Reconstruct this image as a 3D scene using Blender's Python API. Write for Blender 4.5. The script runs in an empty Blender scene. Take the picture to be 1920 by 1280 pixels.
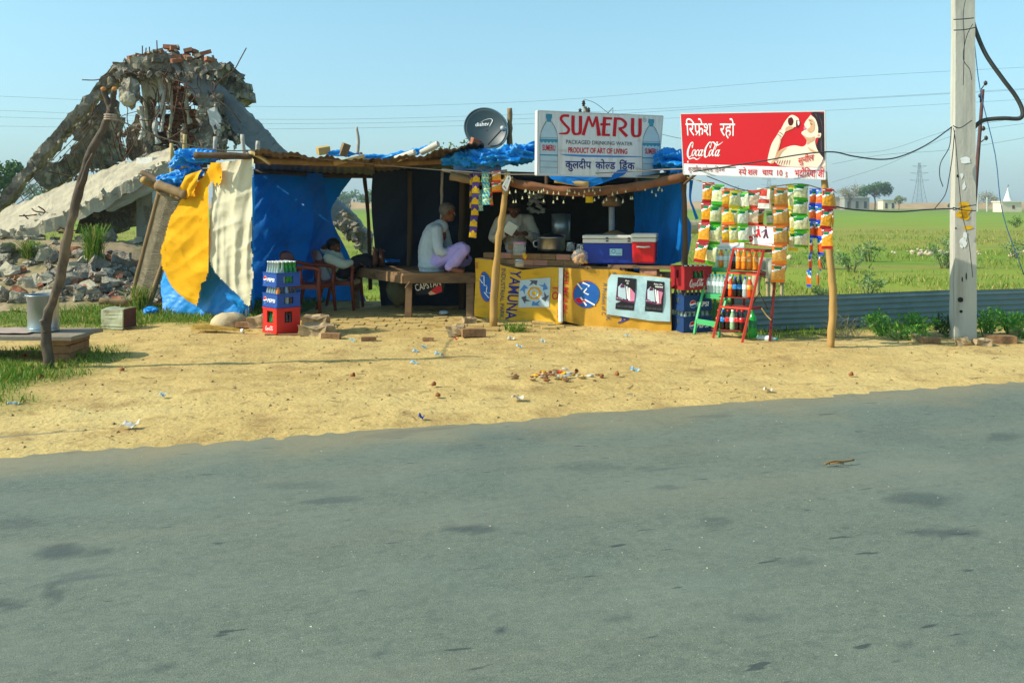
import bpy, bmesh, math, random
from mathutils import Vector, Matrix, Euler, noise
R = math.radians
rnd = random.Random(7)
V = Vector
SC = bpy.context.scene
COL = SC.collection

# ------------------------------------------------------------------ camera, sky, sun, exposure
F = 1700.0                       # focal length in pixels of the 1920-wide photograph
EYE = 1.5                        # eye height above the roadside ground
HOR = 385.0                      # row of the horizon
cam = bpy.data.cameras.new('camera')
cam.sensor_width = 36; cam.lens = 36 * F / 1920; cam.shift_y = -(640 - HOR) / 1920
cam.clip_start = .05; cam.clip_end = 6000
camo = bpy.data.objects.new('camera', cam); COL.objects.link(camo)
camo.location = (0, 0, EYE); camo.rotation_euler = (R(90), 0, 0)
SC.camera = camo
SUN_EL, SUN_AZ = 37, 9          # from the left, a little from behind the camera
w = bpy.data.worlds.new('World'); SC.world = w; w.use_nodes = True
nt = w.node_tree; bg = nt.nodes['Background']
sky = nt.nodes.new('ShaderNodeTexSky'); sky.sky_type = 'NISHITA'; sky.sun_disc = False
sky.sun_elevation = R(SUN_EL); sky.sun_rotation = R(270 - SUN_AZ)
sky.air_density = 1.0; sky.dust_density = 1.0; sky.ozone_density = 1.0
tint = nt.nodes.new('ShaderNodeMix'); tint.data_type = 'RGBA'; tint.blend_type = 'MULTIPLY'
tint.inputs[0].default_value = 1; tint.inputs[7].default_value = (.70, .95, .90, 1)
nt.links.new(sky.outputs[0], tint.inputs[6])
low = nt.nodes.new('ShaderNodeMix'); low.data_type = 'RGBA'; low.blend_type = 'MULTIPLY'; low.inputs[7].default_value = (.72, .74, .92, 1)   # duller air low over the plain
tcw = nt.nodes.new('ShaderNodeTexCoord'); sxw = nt.nodes.new('ShaderNodeSeparateXYZ'); mrw = nt.nodes.new('ShaderNodeMapRange')
mrw.inputs[1].default_value = .22; mrw.inputs[2].default_value = 0.0
nt.links.new(tcw.outputs['Generated'], sxw.inputs[0]); nt.links.new(sxw.outputs[2], mrw.inputs[0]); nt.links.new(mrw.outputs[0], low.inputs[0])
nt.links.new(tint.outputs[2], low.inputs[6]); nt.links.new(low.outputs[2], bg.inputs[0])
bg.inputs[1].default_value = .15
sl = bpy.data.lights.new('sun', 'SUN'); sl.energy = 3.6; sl.angle = R(.5); sl.color = (1, .94, .80)
so = bpy.data.objects.new('sun', sl); COL.objects.link(so)
sd = V((-math.cos(R(SUN_EL)) * math.cos(R(SUN_AZ)), -math.cos(R(SUN_EL)) * math.sin(R(SUN_AZ)), math.sin(R(SUN_EL))))
so.rotation_euler = sd.to_track_quat('Z', 'Y').to_euler(); so.location = (-20, -6, 20)
SC.view_settings.view_transform = 'Standard'; SC.view_settings.look = 'None'
SC.view_settings.exposure = .6; SC.view_settings.gamma = 1; SC.view_settings.use_curve_mapping = False
SC.render.engine = 'CYCLES'; SC.cycles.max_bounces = 8; SC.cycles.transparent_max_bounces = 12
SC.cycles.use_denoising = True

# ------------------------------------------------------------------ helpers
def P(px, py, D): return V(((px - 960) * D / F, D, EYE - (py - HOR) * D / F))
def G(px, py):
    D = EYE * F / (py - HOR); return V(((px - 960) * D / F, D, 0))
def lin(h):
    return tuple((c / 12.92 if c <= .04045 else ((c + .055) / 1.055) ** 2.4) for c in (int(h[i:i + 2], 16) / 255 for i in (0, 2, 4)))
def N3(p, s=1.0): return noise.noise_vector(V(p) * s)
def N1(p, s=1.0): return noise.noise(V(p) * s)
MATS = {}
def M(name, col, rough=.8, var=.15, sc=6, bump=0, bsc=40, metal=0, col2=None, lo=.5, hi=.62, sc2=2, spec=.3, trans=0, clear=0, stretch=(1, 1, 1), dist=.01):
    """procedural material: base colour varied by noise, a second colour in blotches, optional bump, translucency, clear film"""
    if name in MATS: return MATS[name]
    m = bpy.data.materials.new(name); m.use_nodes = True; t = m.node_tree; n, l = t.nodes, t.links
    b = n['Principled BSDF']; b.inputs['Roughness'].default_value = rough; b.inputs['Metallic'].default_value = metal
    b.inputs['Specular IOR Level'].default_value = spec
    tc = n.new('ShaderNodeTexCoord'); mp = n.new('ShaderNodeMapping'); mp.inputs['Scale'].default_value = stretch
    l.new(tc.outputs['Object'], mp.inputs[0])
    nz = n.new('ShaderNodeTexNoise'); nz.inputs['Scale'].default_value = sc; nz.inputs['Detail'].default_value = 6; nz.inputs['Roughness'].default_value = .65
    l.new(mp.outputs[0], nz.inputs['Vector'])
    c = lin(col); rp = n.new('ShaderNodeValToRGB'); e = rp.color_ramp.elements
    e[0].position = .3; e[1].position = .7
    e[0].color = (*[max(0, x * (1 - var)) for x in c], 1); e[1].color = (*[min(1, x * (1 + var)) for x in c], 1)
    l.new(nz.outputs[0], rp.inputs[0]); out = rp.outputs[0]
    if col2:
        n2 = n.new('ShaderNodeTexNoise'); n2.inputs['Scale'].default_value = sc2; n2.inputs['Detail'].default_value = 8; n2.inputs['Roughness'].default_value = .7
        l.new(mp.outputs[0], n2.inputs['Vector']); r2 = n.new('ShaderNodeValToRGB'); r2.color_ramp.elements[0].position = lo; r2.color_ramp.elements[1].position = hi
        l.new(n2.outputs[0], r2.inputs[0]); mx = n.new('ShaderNodeMix'); mx.data_type = 'RGBA'
        l.new(r2.outputs[0], mx.inputs[0]); l.new(out, mx.inputs[6]); mx.inputs[7].default_value = (*lin(col2), 1); out = mx.outputs[2]
    l.new(out, b.inputs['Base Color'])
    if bump:
        n3 = n.new('ShaderNodeTexNoise'); n3.inputs['Scale'].default_value = bsc; n3.inputs['Detail'].default_value = 5
        l.new(mp.outputs[0], n3.inputs['Vector']); bp = n.new('ShaderNodeBump'); bp.inputs['Strength'].default_value = bump; bp.inputs['Distance'].default_value = dist
        l.new(n3.outputs[0], bp.inputs['Height']); l.new(bp.outputs[0], b.inputs['Normal'])
    surf = b.outputs[0]; o = n['Material Output']
    if trans:
        tr = n.new('ShaderNodeBsdfTranslucent'); l.new(out, tr.inputs[0]); ms = n.new('ShaderNodeMixShader'); ms.inputs[0].default_value = trans
        l.new(surf, ms.inputs[1]); l.new(tr.outputs[0], ms.inputs[2]); surf = ms.outputs[0]
    if clear:
        tp = n.new('ShaderNodeBsdfTransparent'); ms = n.new('ShaderNodeMixShader'); ms.inputs[0].default_value = clear
        l.new(surf, ms.inputs[1]); l.new(tp.outputs[0], ms.inputs[2]); surf = ms.outputs[0]
    l.new(surf, o.inputs[0]); MATS[name] = m
    return m

def add_layer(m, vec_scale, sc, lo, hi, col, amt, detail=2):
    """one more blotch colour over a material"""
    t = m.node_tree; n, l = t.nodes, t.links; inp = n['Principled BSDF'].inputs['Base Color']; src = inp.links[0].from_socket
    mp = n.new('ShaderNodeMapping'); mp.inputs['Scale'].default_value = vec_scale; l.new(n['Texture Coordinate'].outputs['Object'], mp.inputs[0])
    z = n.new('ShaderNodeTexNoise'); z.inputs['Scale'].default_value = sc; z.inputs['Detail'].default_value = detail; l.new(mp.outputs[0], z.inputs[0])
    r = n.new('ShaderNodeMapRange'); r.inputs[1].default_value = lo; r.inputs[2].default_value = hi; r.inputs[4].default_value = amt; l.new(z.outputs[0], r.inputs[0])
    x = n.new('ShaderNodeMix'); x.data_type = 'RGBA'; l.new(r.outputs[0], x.inputs[0]); l.new(src, x.inputs[6]); x.inputs[7].default_value = (*lin(col), 1); l.new(x.outputs[2], inp)

W = {}
def link(o, parent=None):
    COL.objects.link(o)
    if parent is not None:
        o.parent = parent; o.matrix_parent_inverse = W.get(parent.name, Matrix()).inverted()
    return o
def props(o, label=None, cat=None, group=None, kind=None):
    if label: o['label'] = label
    if cat: o['category'] = cat
    if group: o['group'] = group
    if kind: o['kind'] = kind
    return o
def thing(name, label, cat, loc=(0, 0, 0), group=None):
    o = bpy.data.objects.new(name, None); o.empty_display_size = .1; o.location = loc
    link(o); W[o.name] = Matrix.Translation(V(loc)); return props(o, label, cat, group)
def place(root, loc, rz=0, rx=0, ry=0, s=1):
    root.location = loc; root.rotation_euler = (rx, ry, rz); root.scale = (s, s, s) if not isinstance(s, tuple) else s
    return root
def copy_tree(o, label=None, group=None, parent=None):
    c = o.copy(); COL.objects.link(c)
    if parent: c.parent = parent
    for ch in o.children: copy_tree(ch, parent=c)
    if label: c['label'] = label
    if group: c['group'] = group
    return c
def pmesh(name, vs, fs, mats, parent=None, smooth=False, mi=None, recentre=True):
    me = bpy.data.meshes.new(name); me.from_pydata(vs, [], fs); me.update()
    return fin(name, me, mats, parent, smooth, recentre)
def fin(name, me, mats, parent, smooth, recentre=True):
    for m in (mats if isinstance(mats, (list, tuple)) else [mats]): me.materials.append(m)
    if smooth: me.polygons.foreach_set('use_smooth', [True] * len(me.polygons))
    o = bpy.data.objects.new(name, me)
    if parent is None and recentre and len(me.vertices):
        xs = [v.co for v in me.vertices]
        c = V(((min(v.x for v in xs) + max(v.x for v in xs)) / 2, (min(v.y for v in xs) + max(v.y for v in xs)) / 2, min(v.z for v in xs)))
        me.transform(Matrix.Translation(-c)); o.location = c
        link(o); W[o.name] = Matrix.Translation(c)
    else:
        link(o, parent); W[o.name] = W.get(parent.name, Matrix()) if parent else Matrix()
        if parent: W[o.name] = Matrix()
    return o

class MB:
    def __init__(s): s.bm = bmesh.new()
    def _mi(s, fs, mi):
        for f in fs: f.material_index = mi
    def box(s, c, size, rot=None, mi=0):
        m = Matrix.Translation(V(c)) @ (rot.to_matrix().to_4x4() if isinstance(rot, Euler) else (rot or Matrix())) @ Matrix.Diagonal((*size, 1))
        r = bmesh.ops.create_cube(s.bm, size=1, matrix=m); s._mi({f for v in r['verts'] for f in v.link_faces}, mi); return r['verts']
    def beam(s, a, b, wd, h, mi=0, up=(0, 0, 1)):
        a, b = V(a), V(b); d = b - a; x = d.normalized(); y = V(up).cross(x)
        if y.length < 1e-4: y = V((0, 1, 0)).cross(x)
        y.normalize(); z = x.cross(y)
        m = Matrix((x, y, z)).transposed().to_4x4(); m.translation = (a + b) / 2
        return s._bx(m, (d.length, wd, h), mi)
    def _bx(s, m, size, mi):
        r = bmesh.ops.create_cube(s.bm, size=1, matrix=m @ Matrix.Diagonal((*size, 1))); s._mi({f for v in r['verts'] for f in v.link_faces}, mi); return r['verts']
    def tube(s, pts, r, seg=8, mi=0, cap=True, wob=0):
        pts = [V(p) for p in pts]; n = len(pts); rs = r if isinstance(r, (list, tuple)) else [r] * n
        rings = []; pu = None
        for i, p in enumerate(pts):
            t = (pts[min(i + 1, n - 1)] - pts[max(i - 1, 0)]).normalized()
            u = (pu - t * pu.dot(t)) if pu else t.orthogonal()
            if u.length < 1e-5: u = t.orthogonal()
            u.normalize(); pu = u; v = t.cross(u); ring = []
            for k in range(seg):
                a = 2 * math.pi * k / seg; q = p + (u * math.cos(a) + v * math.sin(a)) * rs[i]
                if wob: q += N3(q, 1 / (rs[i] * 2.5 + .01)) * rs[i] * wob
                ring.append(s.bm.verts.new(q))
            rings.append(ring)
        fs = []
        for a, b in zip(rings, rings[1:]):
            for k in range(seg): fs.append(s.bm.faces.new((a[k], a[(k + 1) % seg], b[(k + 1) % seg], b[k])))
        if cap: fs.append(s.bm.faces.new(rings[0][::-1])); fs.append(s.bm.faces.new(rings[-1]))
        s._mi(fs, mi); return s
    def lathe(s, prof, seg=14, c=(0, 0, 0), mi=0, mtx=None):
        m = (mtx or Matrix()); c = V(c); rings = []
        for (r, z) in prof:
            if r < 1e-6: rings.append([s.bm.verts.new(c + m @ V((0, 0, z)))])
            else: rings.append([s.bm.verts.new(c + m @ V((r * math.cos(2 * math.pi * k / seg), r * math.sin(2 * math.pi * k / seg), z))) for k in range(seg)])
        fs = []
        for a, b in zip(rings, rings[1:]):
            for k in range(seg):
                k2 = (k + 1) % seg
                q = [a[k % len(a)]] + ([a[k2]] if len(a) > 1 else []) + ([b[k2]] if len(b) > 1 else []) + [b[k % len(b)]]
                if len(q) > 2: fs.append(s.bm.faces.new(q))
        s._mi(fs, mi); return s
    def grid(s, fn, nu, nv, mi=0):
        g = [[s.bm.verts.new(fn(i / nu, j / nv)) for i in range(nu + 1)] for j in range(nv + 1)]
        for j in range(nv):
            for i in range(nu):
                f = s.bm.faces.new((g[j][i], g[j][i + 1], g[j + 1][i + 1], g[j + 1][i]))
                f.material_index = mi((i + .5) / nu, (j + .5) / nv) if callable(mi) else mi
        return s
    def ell(s, c, r, sub=2, mi=0, amp=0, fr=3, mtx=None):
        res = bmesh.ops.create_icosphere(s.bm, subdivisions=sub, radius=1)
        off = V((rnd.random() * 50, rnd.random() * 50, 0)) if amp else None
        for v in res['verts']:
            q = v.co * (1 + (N1(v.co + off, fr) * amp if amp else 0)); q = V((q.x * r[0], q.y * r[1], q.z * r[2]))
            v.co = (mtx @ q if mtx else q) + V(c)
        s._mi({f for v in res['verts'] for f in v.link_faces}, mi); return s
    def poly(s, pts, mi=0):
        f = s.bm.faces.new([s.bm.verts.new(V(p)) for p in pts]); f.material_index = mi; return f
    def flat(s, geo, fn, mi=0):
        vs, fs = geo; bv = [s.bm.verts.new(fn(x, y)) for x, y in vs]
        nf = []
        for f in fs:
            try: q = s.bm.faces.new([bv[i] for i in f]); q.material_index = mi; nf.append(q)
            except ValueError: pass
        seen, k = set(), 0           # strokes that overlap lie a hair above one another
        for f in nf:
            if f in seen: continue
            st, isl = [f], set(); seen.add(f)
            while st:
                q = st.pop(); isl.update(q.verts)
                for e in q.edges:
                    for g in e.link_faces:
                        if g not in seen: seen.add(g); st.append(g)
            f.normal_update(); n = f.normal if f.normal.y < 0 else -f.normal
            for v in isl: v.co += n * (.0003 * (k % 8))
            k += 1
    def build(s, name, mats, parent=None, smooth=False, bevel=0, normals=True):
        if bevel: bmesh.ops.bevel(s.bm, geom=list(s.bm.edges), offset=bevel, segments=2, affect='EDGES', profile=.6)
        if normals: bmesh.ops.recalc_face_normals(s.bm, faces=list(s.bm.faces))
        me = bpy.data.meshes.new(name); s.bm.to_mesh(me); s.bm.free()
        return fin(name, me, mats, parent, smooth)

def crom(pts, n=6):
    """Catmull-Rom through points"""
    pts = [V(p) for p in pts]
    if len(pts) < 3: return [pts[0].lerp(pts[-1], i / n) for i in range(n + 1)]
    q = [pts[0] * 2 - pts[1]] + pts + [pts[-1] * 2 - pts[-2]]; out = []
    for i in range(1, len(q) - 2):
        a, b, c, d = q[i - 1:i + 3]
        for k in range(n):
            t = k / n; out.append(.5 * ((2 * b) + (c - a) * t + (2 * a - 5 * b + 4 * c - d) * t * t + (3 * b - a - 3 * c + d) * t ** 3))
    return out + [pts[-1]]
def lerp_list(l, t):
    if not isinstance(l, (list, tuple)): return l
    x = t * (len(l) - 1); i = min(int(x), len(l) - 2); return l[i] + (l[i + 1] - l[i]) * (x - i)
def along(pts, t):
    """point at chord fraction t of a polyline"""
    L = [0]
    for a, b in zip(pts, pts[1:]): L.append(L[-1] + (b - a).length)
    d = t * L[-1]
    for i in range(len(pts) - 1):
        if d <= L[i + 1] + 1e-9: return pts[i].lerp(pts[i + 1], (d - L[i]) / max(1e-9, L[i + 1] - L[i]))
    return pts[-1].copy()
def branch(pts, r0, r1, n=5, wob=.25, seg=8):
    p = crom(pts, n); k = len(p) - 1
    return p, [r0 + (r1 - r0) * i / k for i in range(k + 1)]
def stick(name, pts, r0, r1, mat, parent=None, wob=.35, n=5, seg=9):
    p, rs = branch(pts, r0, r1, n); b = MB(); b.tube(p, rs, seg, wob=wob); return b.build(name, mat, parent, smooth=True)
def cloth(name, L, Rr, mat, parent=None, nu=50, nv=60, amp=.03, fr=4, diag=.5, edge=0, fray=0, seed=0, uscale=1, swoop=0):
    """hanging sheet between a left and a right edge (each a list of points, top to bottom)"""
    Lc, Rc = crom(L, 6), crom(Rr, 6)
    nrm = ((Rc[0] - Lc[0]).cross(Lc[-1] - Lc[0])).normalized()
    wid = (Rc[0] - Lc[0]).length; hgt = (Lc[-1] - Lc[0]).length
    def fn(u, v):
        a, b = along(Lc, v), along(Rc, v); q = a.lerp(b, u); x = u * wid * uscale; y = v * hgt - swoop * (1 - (2 * u - 1) ** 2)
        ph = N1((x * 1.3 + seed, y * .8, seed)) * 2
        ca, sa = math.cos(diag * 1.571), math.sin(diag * 1.571); al, ac = x * ca + y * sa, y * ca - x * sa; d = .0
        for k, am in ((.8, 1), (1.9, .6), (4.3, .32), (9, .16)): d += am * (.55 - 1.9 * abs(N1((al * k * fr * .5 + seed, ac * k * fr * .11, seed + k))))
        d += N1((x * 28, y * 24, seed)) * .1
        q = q + nrm * d * amp * (.35 + .65 * min(1, v * 5))
        if edge and (u in (0, 1) or v == 1): q += N3(q * 9 + V((seed, 0, 0))) * edge
        return q
    b = MB(); b.grid(fn, nu, nv)
    if fray:
        for i in range(nu):
            a = fn((i + .5) / nu, 1); ln = fray * (.4 + rnd.random())
            b.poly([a, a + V((.008, 0, 0)), a + V((rnd.uniform(-.02, .02), 0, -ln))])
    return b.build(name, mat, parent, smooth=True, normals=False)
def inside(x, y, poly):
    r = False; j = len(poly) - 1
    for i in range(len(poly)):
        (a, b), (c, d) = poly[i], poly[j]
        if (b > y) != (d > y) and x < (c - a) * (y - b) / (d - b) + a: r = not r
        j = i
    return r
def draped(name, outline, D, mat, folds, amp=.04, step=2.0, fray=()):
    """hanging cloth of free outline (seen from the road) at distance D(px, py), its folds a real relief of depth amp"""
    xs, ys = [p[0] for p in outline], [p[1] for p in outline]; x0, y0 = min(xs), min(ys); nx, ny = int((max(xs) - x0) / step) + 1, int((max(ys) - y0) / step) + 1; ids, vs, fs = {}, [], []
    def vid(i, j):
        if (i, j) not in ids:
            x, y = x0 + i * step, y0 + j * step; ids[i, j] = len(vs); w_ = N3((x * .02, y * .02, 3)) * 1.2
            vs.append(P(x + w_.x, y + w_.y, D(x, y) - folds(x, y) * amp - N1((x * .09, y * .09, 1)) * amp * .08))
        return ids[i, j]
    for j in range(ny):
        for i in range(nx):
            x, y = x0 + (i + .5) * step, y0 + (j + .5) * step
            if not inside(x + N1((y * .045, 1, 1)) * 3.5 + N1((y * .4, 2, 1)) * .7, y + N1((x * .05, 5, 1)) * 3 + N1((x * .4, 5, 1)) * .7, outline): continue
            if any(abs(x - a) < b and y > c and N1((x * .9, y * .06, 9)) > .02 + (d - y) * .03 for a, b, c, d in fray): continue
            fs.append((vid(i, j), vid(i, j + 1), vid(i + 1, j + 1), vid(i + 1, j)))
    return pmesh(name, vs, fs, mat, smooth=True)
def ridge(t): t = t % 1; return 1 - abs(2 * t - 1) ** .8 * 1.0
def rock_mesh(name, mat, size, amp=.35, sub=2, flat=0):
    b = MB()
    if flat:   # angular broken piece
        vs = b.box((0, 0, 0), size); bmesh.ops.subdivide_edges(b.bm, edges=list(b.bm.edges), cuts=2, use_grid_fill=True)
        for v in b.bm.verts: v.co += N3(v.co * 6 + V((rnd.random() * 9,) * 3)) * min(size) * amp * .35 + N3(v.co * 2.2 / max(size) + V((flat * 7,) * 3)) * min(size) * amp
    else: b.ell((0, 0, 0), size, sub, amp=amp, fr=1.6)
    bmesh.ops.recalc_face_normals(b.bm, faces=list(b.bm.faces))
    me = bpy.data.meshes.new(name); b.bm.to_mesh(me); b.bm.free(); me.materials.append(mat); return me
def broken(name, outline, D, th, mat, parent, rough=.05, step=.11, fr=2.5, skew=None):
    """broken slab: outline seen from the road, at distance D (number or function of px), real thickness th, rough faces"""
    b = MB(); f = b.poly([P(x, y, D(x, y) if callable(D) else D) for x, y in outline])
    xs = [v.co.x for v in b.bm.verts]; zs = [v.co.z for v in b.bm.verts]
    for ax, lo, hi in ((0, min(xs), max(xs)), (2, min(zs), max(zs))):
        k = lo + step
        while k < hi:
            c = [0, 0, 0]; n = [0, 0, 0]; c[ax] = k; n[ax] = 1
            bmesh.ops.bisect_plane(b.bm, geom=b.bm.verts[:] + b.bm.edges[:] + b.bm.faces[:], plane_co=c, plane_no=n); k += step
    r = bmesh.ops.extrude_face_region(b.bm, geom=b.bm.faces[:])
    ev = [g for g in r['geom'] if isinstance(g, bmesh.types.BMVert)]
    dv = V(skew) if skew else V((0, th, 0))
    for v in ev: v.co += dv
    bmesh.ops.triangulate(b.bm, faces=b.bm.faces[:])
    le = [e for e in b.bm.edges if e.calc_length() > step * 1.3]
    bmesh.ops.subdivide_edges(b.bm, edges=le, cuts=1)
    bd = {v for e_ in b.bm.edges if e_.calc_face_angle(0) > .9 for v in e_.verts}
    for v in b.bm.verts:
        q = v.co.copy(); v.co += N3(q, fr) * rough + N3(q, fr * 3.7) * rough * .6 + N3(q, fr * 9) * rough * .4 + V((rnd.gauss(0, 1), rnd.gauss(0, 1), rnd.gauss(0, 1))) * rough * (.42 if v in bd else .14)
    return b.build(name, mat, parent)
def solid(name, mat, parent, tubes=(), ells=(), voxel=.009, smooth=3, amp=0, fr=14):
    """one continuous skin grown over tapered limbs and ellipsoids"""
    b = MB()
    for pts, rs in tubes:
        n = 5; p = crom(pts, n); k = len(p) - 1; rr = [lerp_list(rs, i / k) for i in range(k + 1)]
        b.tube(p, rr, 12)
        b.ell(p[0], (rr[0],) * 3); b.ell(p[-1], (rr[-1],) * 3)
    for e in ells: b.ell(e[0], e[1], 3, mtx=e[2].to_matrix() if len(e) > 2 else None)
    bmesh.ops.recalc_face_normals(b.bm, faces=b.bm.faces[:])
    me = bpy.data.meshes.new('tmp'); b.bm.to_mesh(me); b.bm.free()
    o = bpy.data.objects.new('tmp', me); COL.objects.link(o)
    m = o.modifiers.new('r', 'REMESH'); m.mode = 'VOXEL'; m.voxel_size = voxel
    m = o.modifiers.new('s', 'SMOOTH'); m.iterations = smooth; m.factor = .5
    dg = bpy.context.evaluated_depsgraph_get(); dg.update()
    me2 = bpy.data.meshes.new_from_object(o.evaluated_get(dg)); bpy.data.objects.remove(o); bpy.data.meshes.remove(me)
    if amp:
        for v in me2.vertices:
            q = v.co; v.co = q + v.normal * amp * ((.45 - 1.5 * abs(N1((q.x + q.z * .4, q.y, q.z * .5), fr * .8))) + N1(q, fr * .6) * .6 + (.2 - .8 * abs(N1((q.x - q.z * .6, q.y, q.z * .8), fr * 2))) * .6)
    me2.name = name
    return fin(name, me2, mat, parent, True)

# ------------------------------------------------------------------ lettering
TX = {}
def tx(body, bold=0, shear=0, sp=1.0):
    k = (body, bold, shear, sp)
    if k not in TX:
        c = bpy.data.curves.new('t', 'FONT'); c.body = body; c.offset = bold; c.shear = shear; c.space_character = sp; c.resolution_u = 3
        o = bpy.data.objects.new('t', c); me = o.to_mesh()
        TX[k] = ([(v.co.x, v.co.y) for v in me.vertices], [tuple(p.vertices) for p in me.polygons])
        o.to_mesh_clear(); bpy.data.objects.remove(o); bpy.data.curves.remove(c)
    return TX[k]
def bounds(g):
    xs = [p[0] for p in g[0]]; ys = [p[1] for p in g[0]]; return min(xs), min(ys), max(xs), max(ys)
def shift(g, dx, dy=0, s=1): return [(x * s + dx, y * s + dy) for x, y in g[0]], g[1]
def join(*gs):
    vs, fs = [], []
    for v, f in gs:
        k = len(vs); vs += v; fs += [tuple(i + k for i in q) for q in f]
    return vs, fs
def ribbon(pts, wd, n=6, curve=True):
    """stroke of width wd (number or list) along 2-D points"""
    p = crom([V((a, b, 0)) for a, b in pts], n) if curve else [V((a, b, 0)) for a, b in pts]
    vs, fs = [], []; k = len(p) - 1
    for i, q in enumerate(p):
        t = (p[min(i + 1, k)] - p[max(i - 1, 0)]).normalized(); nn = V((-t.y, t.x, 0)); h = lerp_list(wd, i / k) / 2
        vs += [(q.x + nn.x * h, q.y + nn.y * h), (q.x - nn.x * h, q.y - nn.y * h)]
        if i: fs.append((2 * i - 2, 2 * i - 1, 2 * i + 1, 2 * i))
    return vs, fs
def shape(pts): return list(pts), [tuple(range(len(pts)))]
def smoothshape(pts, n=5):
    q = crom([V((a, b, 0)) for a, b in pts + pts[:1]], n)[:-1]; return shape([(p.x, p.y) for p in q])
def disc(cx, cy, rx, ry, n=24, a0=0, a1=360): return shape([(cx + rx * math.cos(R(a0 + (a1 - a0) * i / n)), cy + ry * math.sin(R(a0 + (a1 - a0) * i / n))) for i in range(n + (a1 - a0 < 360))])
def clipx(g, fr):
    """half form of a Devanagari letter: cut its right bar away"""
    b = bmesh.new(); bv = [b.verts.new((x, y, 0)) for x, y in g[0]]
    for f in g[1]:
        try: b.faces.new([bv[i] for i in f])
        except ValueError: pass
    x0, _, x1, _ = bounds(g)
    bmesh.ops.bisect_plane(b, geom=b.verts[:] + b.edges[:] + b.faces[:], plane_co=(x0 + (x1 - x0) * fr, 0, 0), plane_no=(1, 0, 0), clear_outer=True)
    b.verts.index_update(); r = ([(v.co.x, v.co.y) for v in b.verts], [tuple(v.index for v in f.verts) for f in b.faces]); b.free(); return r
def deva(*tok, bold=.012):
    """Devanagari run; '/x' = half form of x, '^' = rakar under the previous letter, '\\\\' = slanting rakar"""
    x = 0; out = []
    for t in tok:
        if t[0] == '/': g = clipx(tx(t[1], bold), .70 if t[1] != 'क' else .80)
        elif t[0] == '^':
            cx = x - .27; out.append(ribbon([(cx - .16, -.16), (cx, -.03), (cx + .14, -.2)], .055, curve=False)); continue
        elif t[0] == '\\':
            out.append(ribbon([(x - .42, .22), (x - .66, .02)], .06, curve=False)); continue
        elif t[0] == ' ': x += .22 * len(t); continue
        else: g = tx(t, bold)
        b = bounds(g); out.append(shift(g, x - b[0])); x += b[2] - b[0] - .012
    return join(*out)
def fit(mb, g, box, fn, mi, turn=0):
    """lettering g stretched into box (u0, v0, u1, v1) of the surface fn(u, v); turn = quarter turns clockwise"""
    if isinstance(g, str): g = tx(g)
    vs = g[0]
    for _ in range(turn % 4): vs = [(y, -x) for x, y in vs]
    g = (vs, g[1]); x0, y0, x1, y1 = bounds(g); u0, v0, u1, v1 = box
    mb.flat(g, lambda x, y: fn(u0 + (x - x0) / (x1 - x0) * (u1 - u0), v0 + (y - y0) / (y1 - y0) * (v1 - v0)), mi)
def plane(o, du, dv, lift=0):
    o, du, dv = V(o), V(du), V(dv); n = du.cross(dv).normalized()
    return lambda u, v, z=0: o + du * u + dv * v + n * (lift + z)
def layer(fn, z): return lambda u, v: fn(u, v, z)
def coca_cola():
    g = []
    g.append(ribbon([(.2, .78), (.27, .62), (.24, .95), (.1, .86), (.0, .45), (.06, .1), (.2, .06), (.34, .22)], [.03, .05, .04, .09, .13, .11, .06, .03]))
    g.append(ribbon([(.06, .1), (.2, -.06), (.5, .0), (.72, -.1), (.95, .02)], [.04, .07, .07, .06, .02]))
    def oo(x): return ribbon([(x + .13, .5), (x + .04, .4), (x + .03, .2), (x + .1, .12), (x + .2, .28), (x + .2, .46), (x + .12, .5)], [.06, .07, .08, .06, .07, .06, .05])
    def cc(x): return ribbon([(x + .22, .42), (x + .14, .5), (x + .05, .38), (x + .04, .2), (x + .12, .13), (x + .24, .26)], [.06, .05, .07, .08, .06, .03])
    def aa(x): return join(oo(x), ribbon([(x + .26, .52), (x + .2, .2), (x + .26, .12), (x + .34, .22)], [.07, .08, .06, .03]))
    g += [oo(.3), cc(.54), aa(.76), shape([(1.1, .38), (1.18, .42), (1.17, .5), (1.09, .46)])]
    g.append(ribbon([(1.42, .78), (1.5, .62), (1.5, .92), (1.36, .96), (1.2, .6), (1.22, .16), (1.36, .05), (1.5, .2)], [.03, .05, .04, .08, .12, .12, .06, .03]))
    g.append(ribbon([(1.46, .94), (1.62, .99), (1.8, .84), (2.0, .82), (2.26, 1.02)], [.04, .07, .09, .08, .02]))
    g += [oo(1.48), ribbon([(1.84, .5), (1.92, .92), (1.83, .96), (1.74, .4), (1.78, .14), (1.88, .2)], [.04, .05, .05, .08, .08, .03]), aa(1.92)]
    return join(*[([(x + y * .18, y) for x, y in q[0]], q[1]) for q in g])
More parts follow.
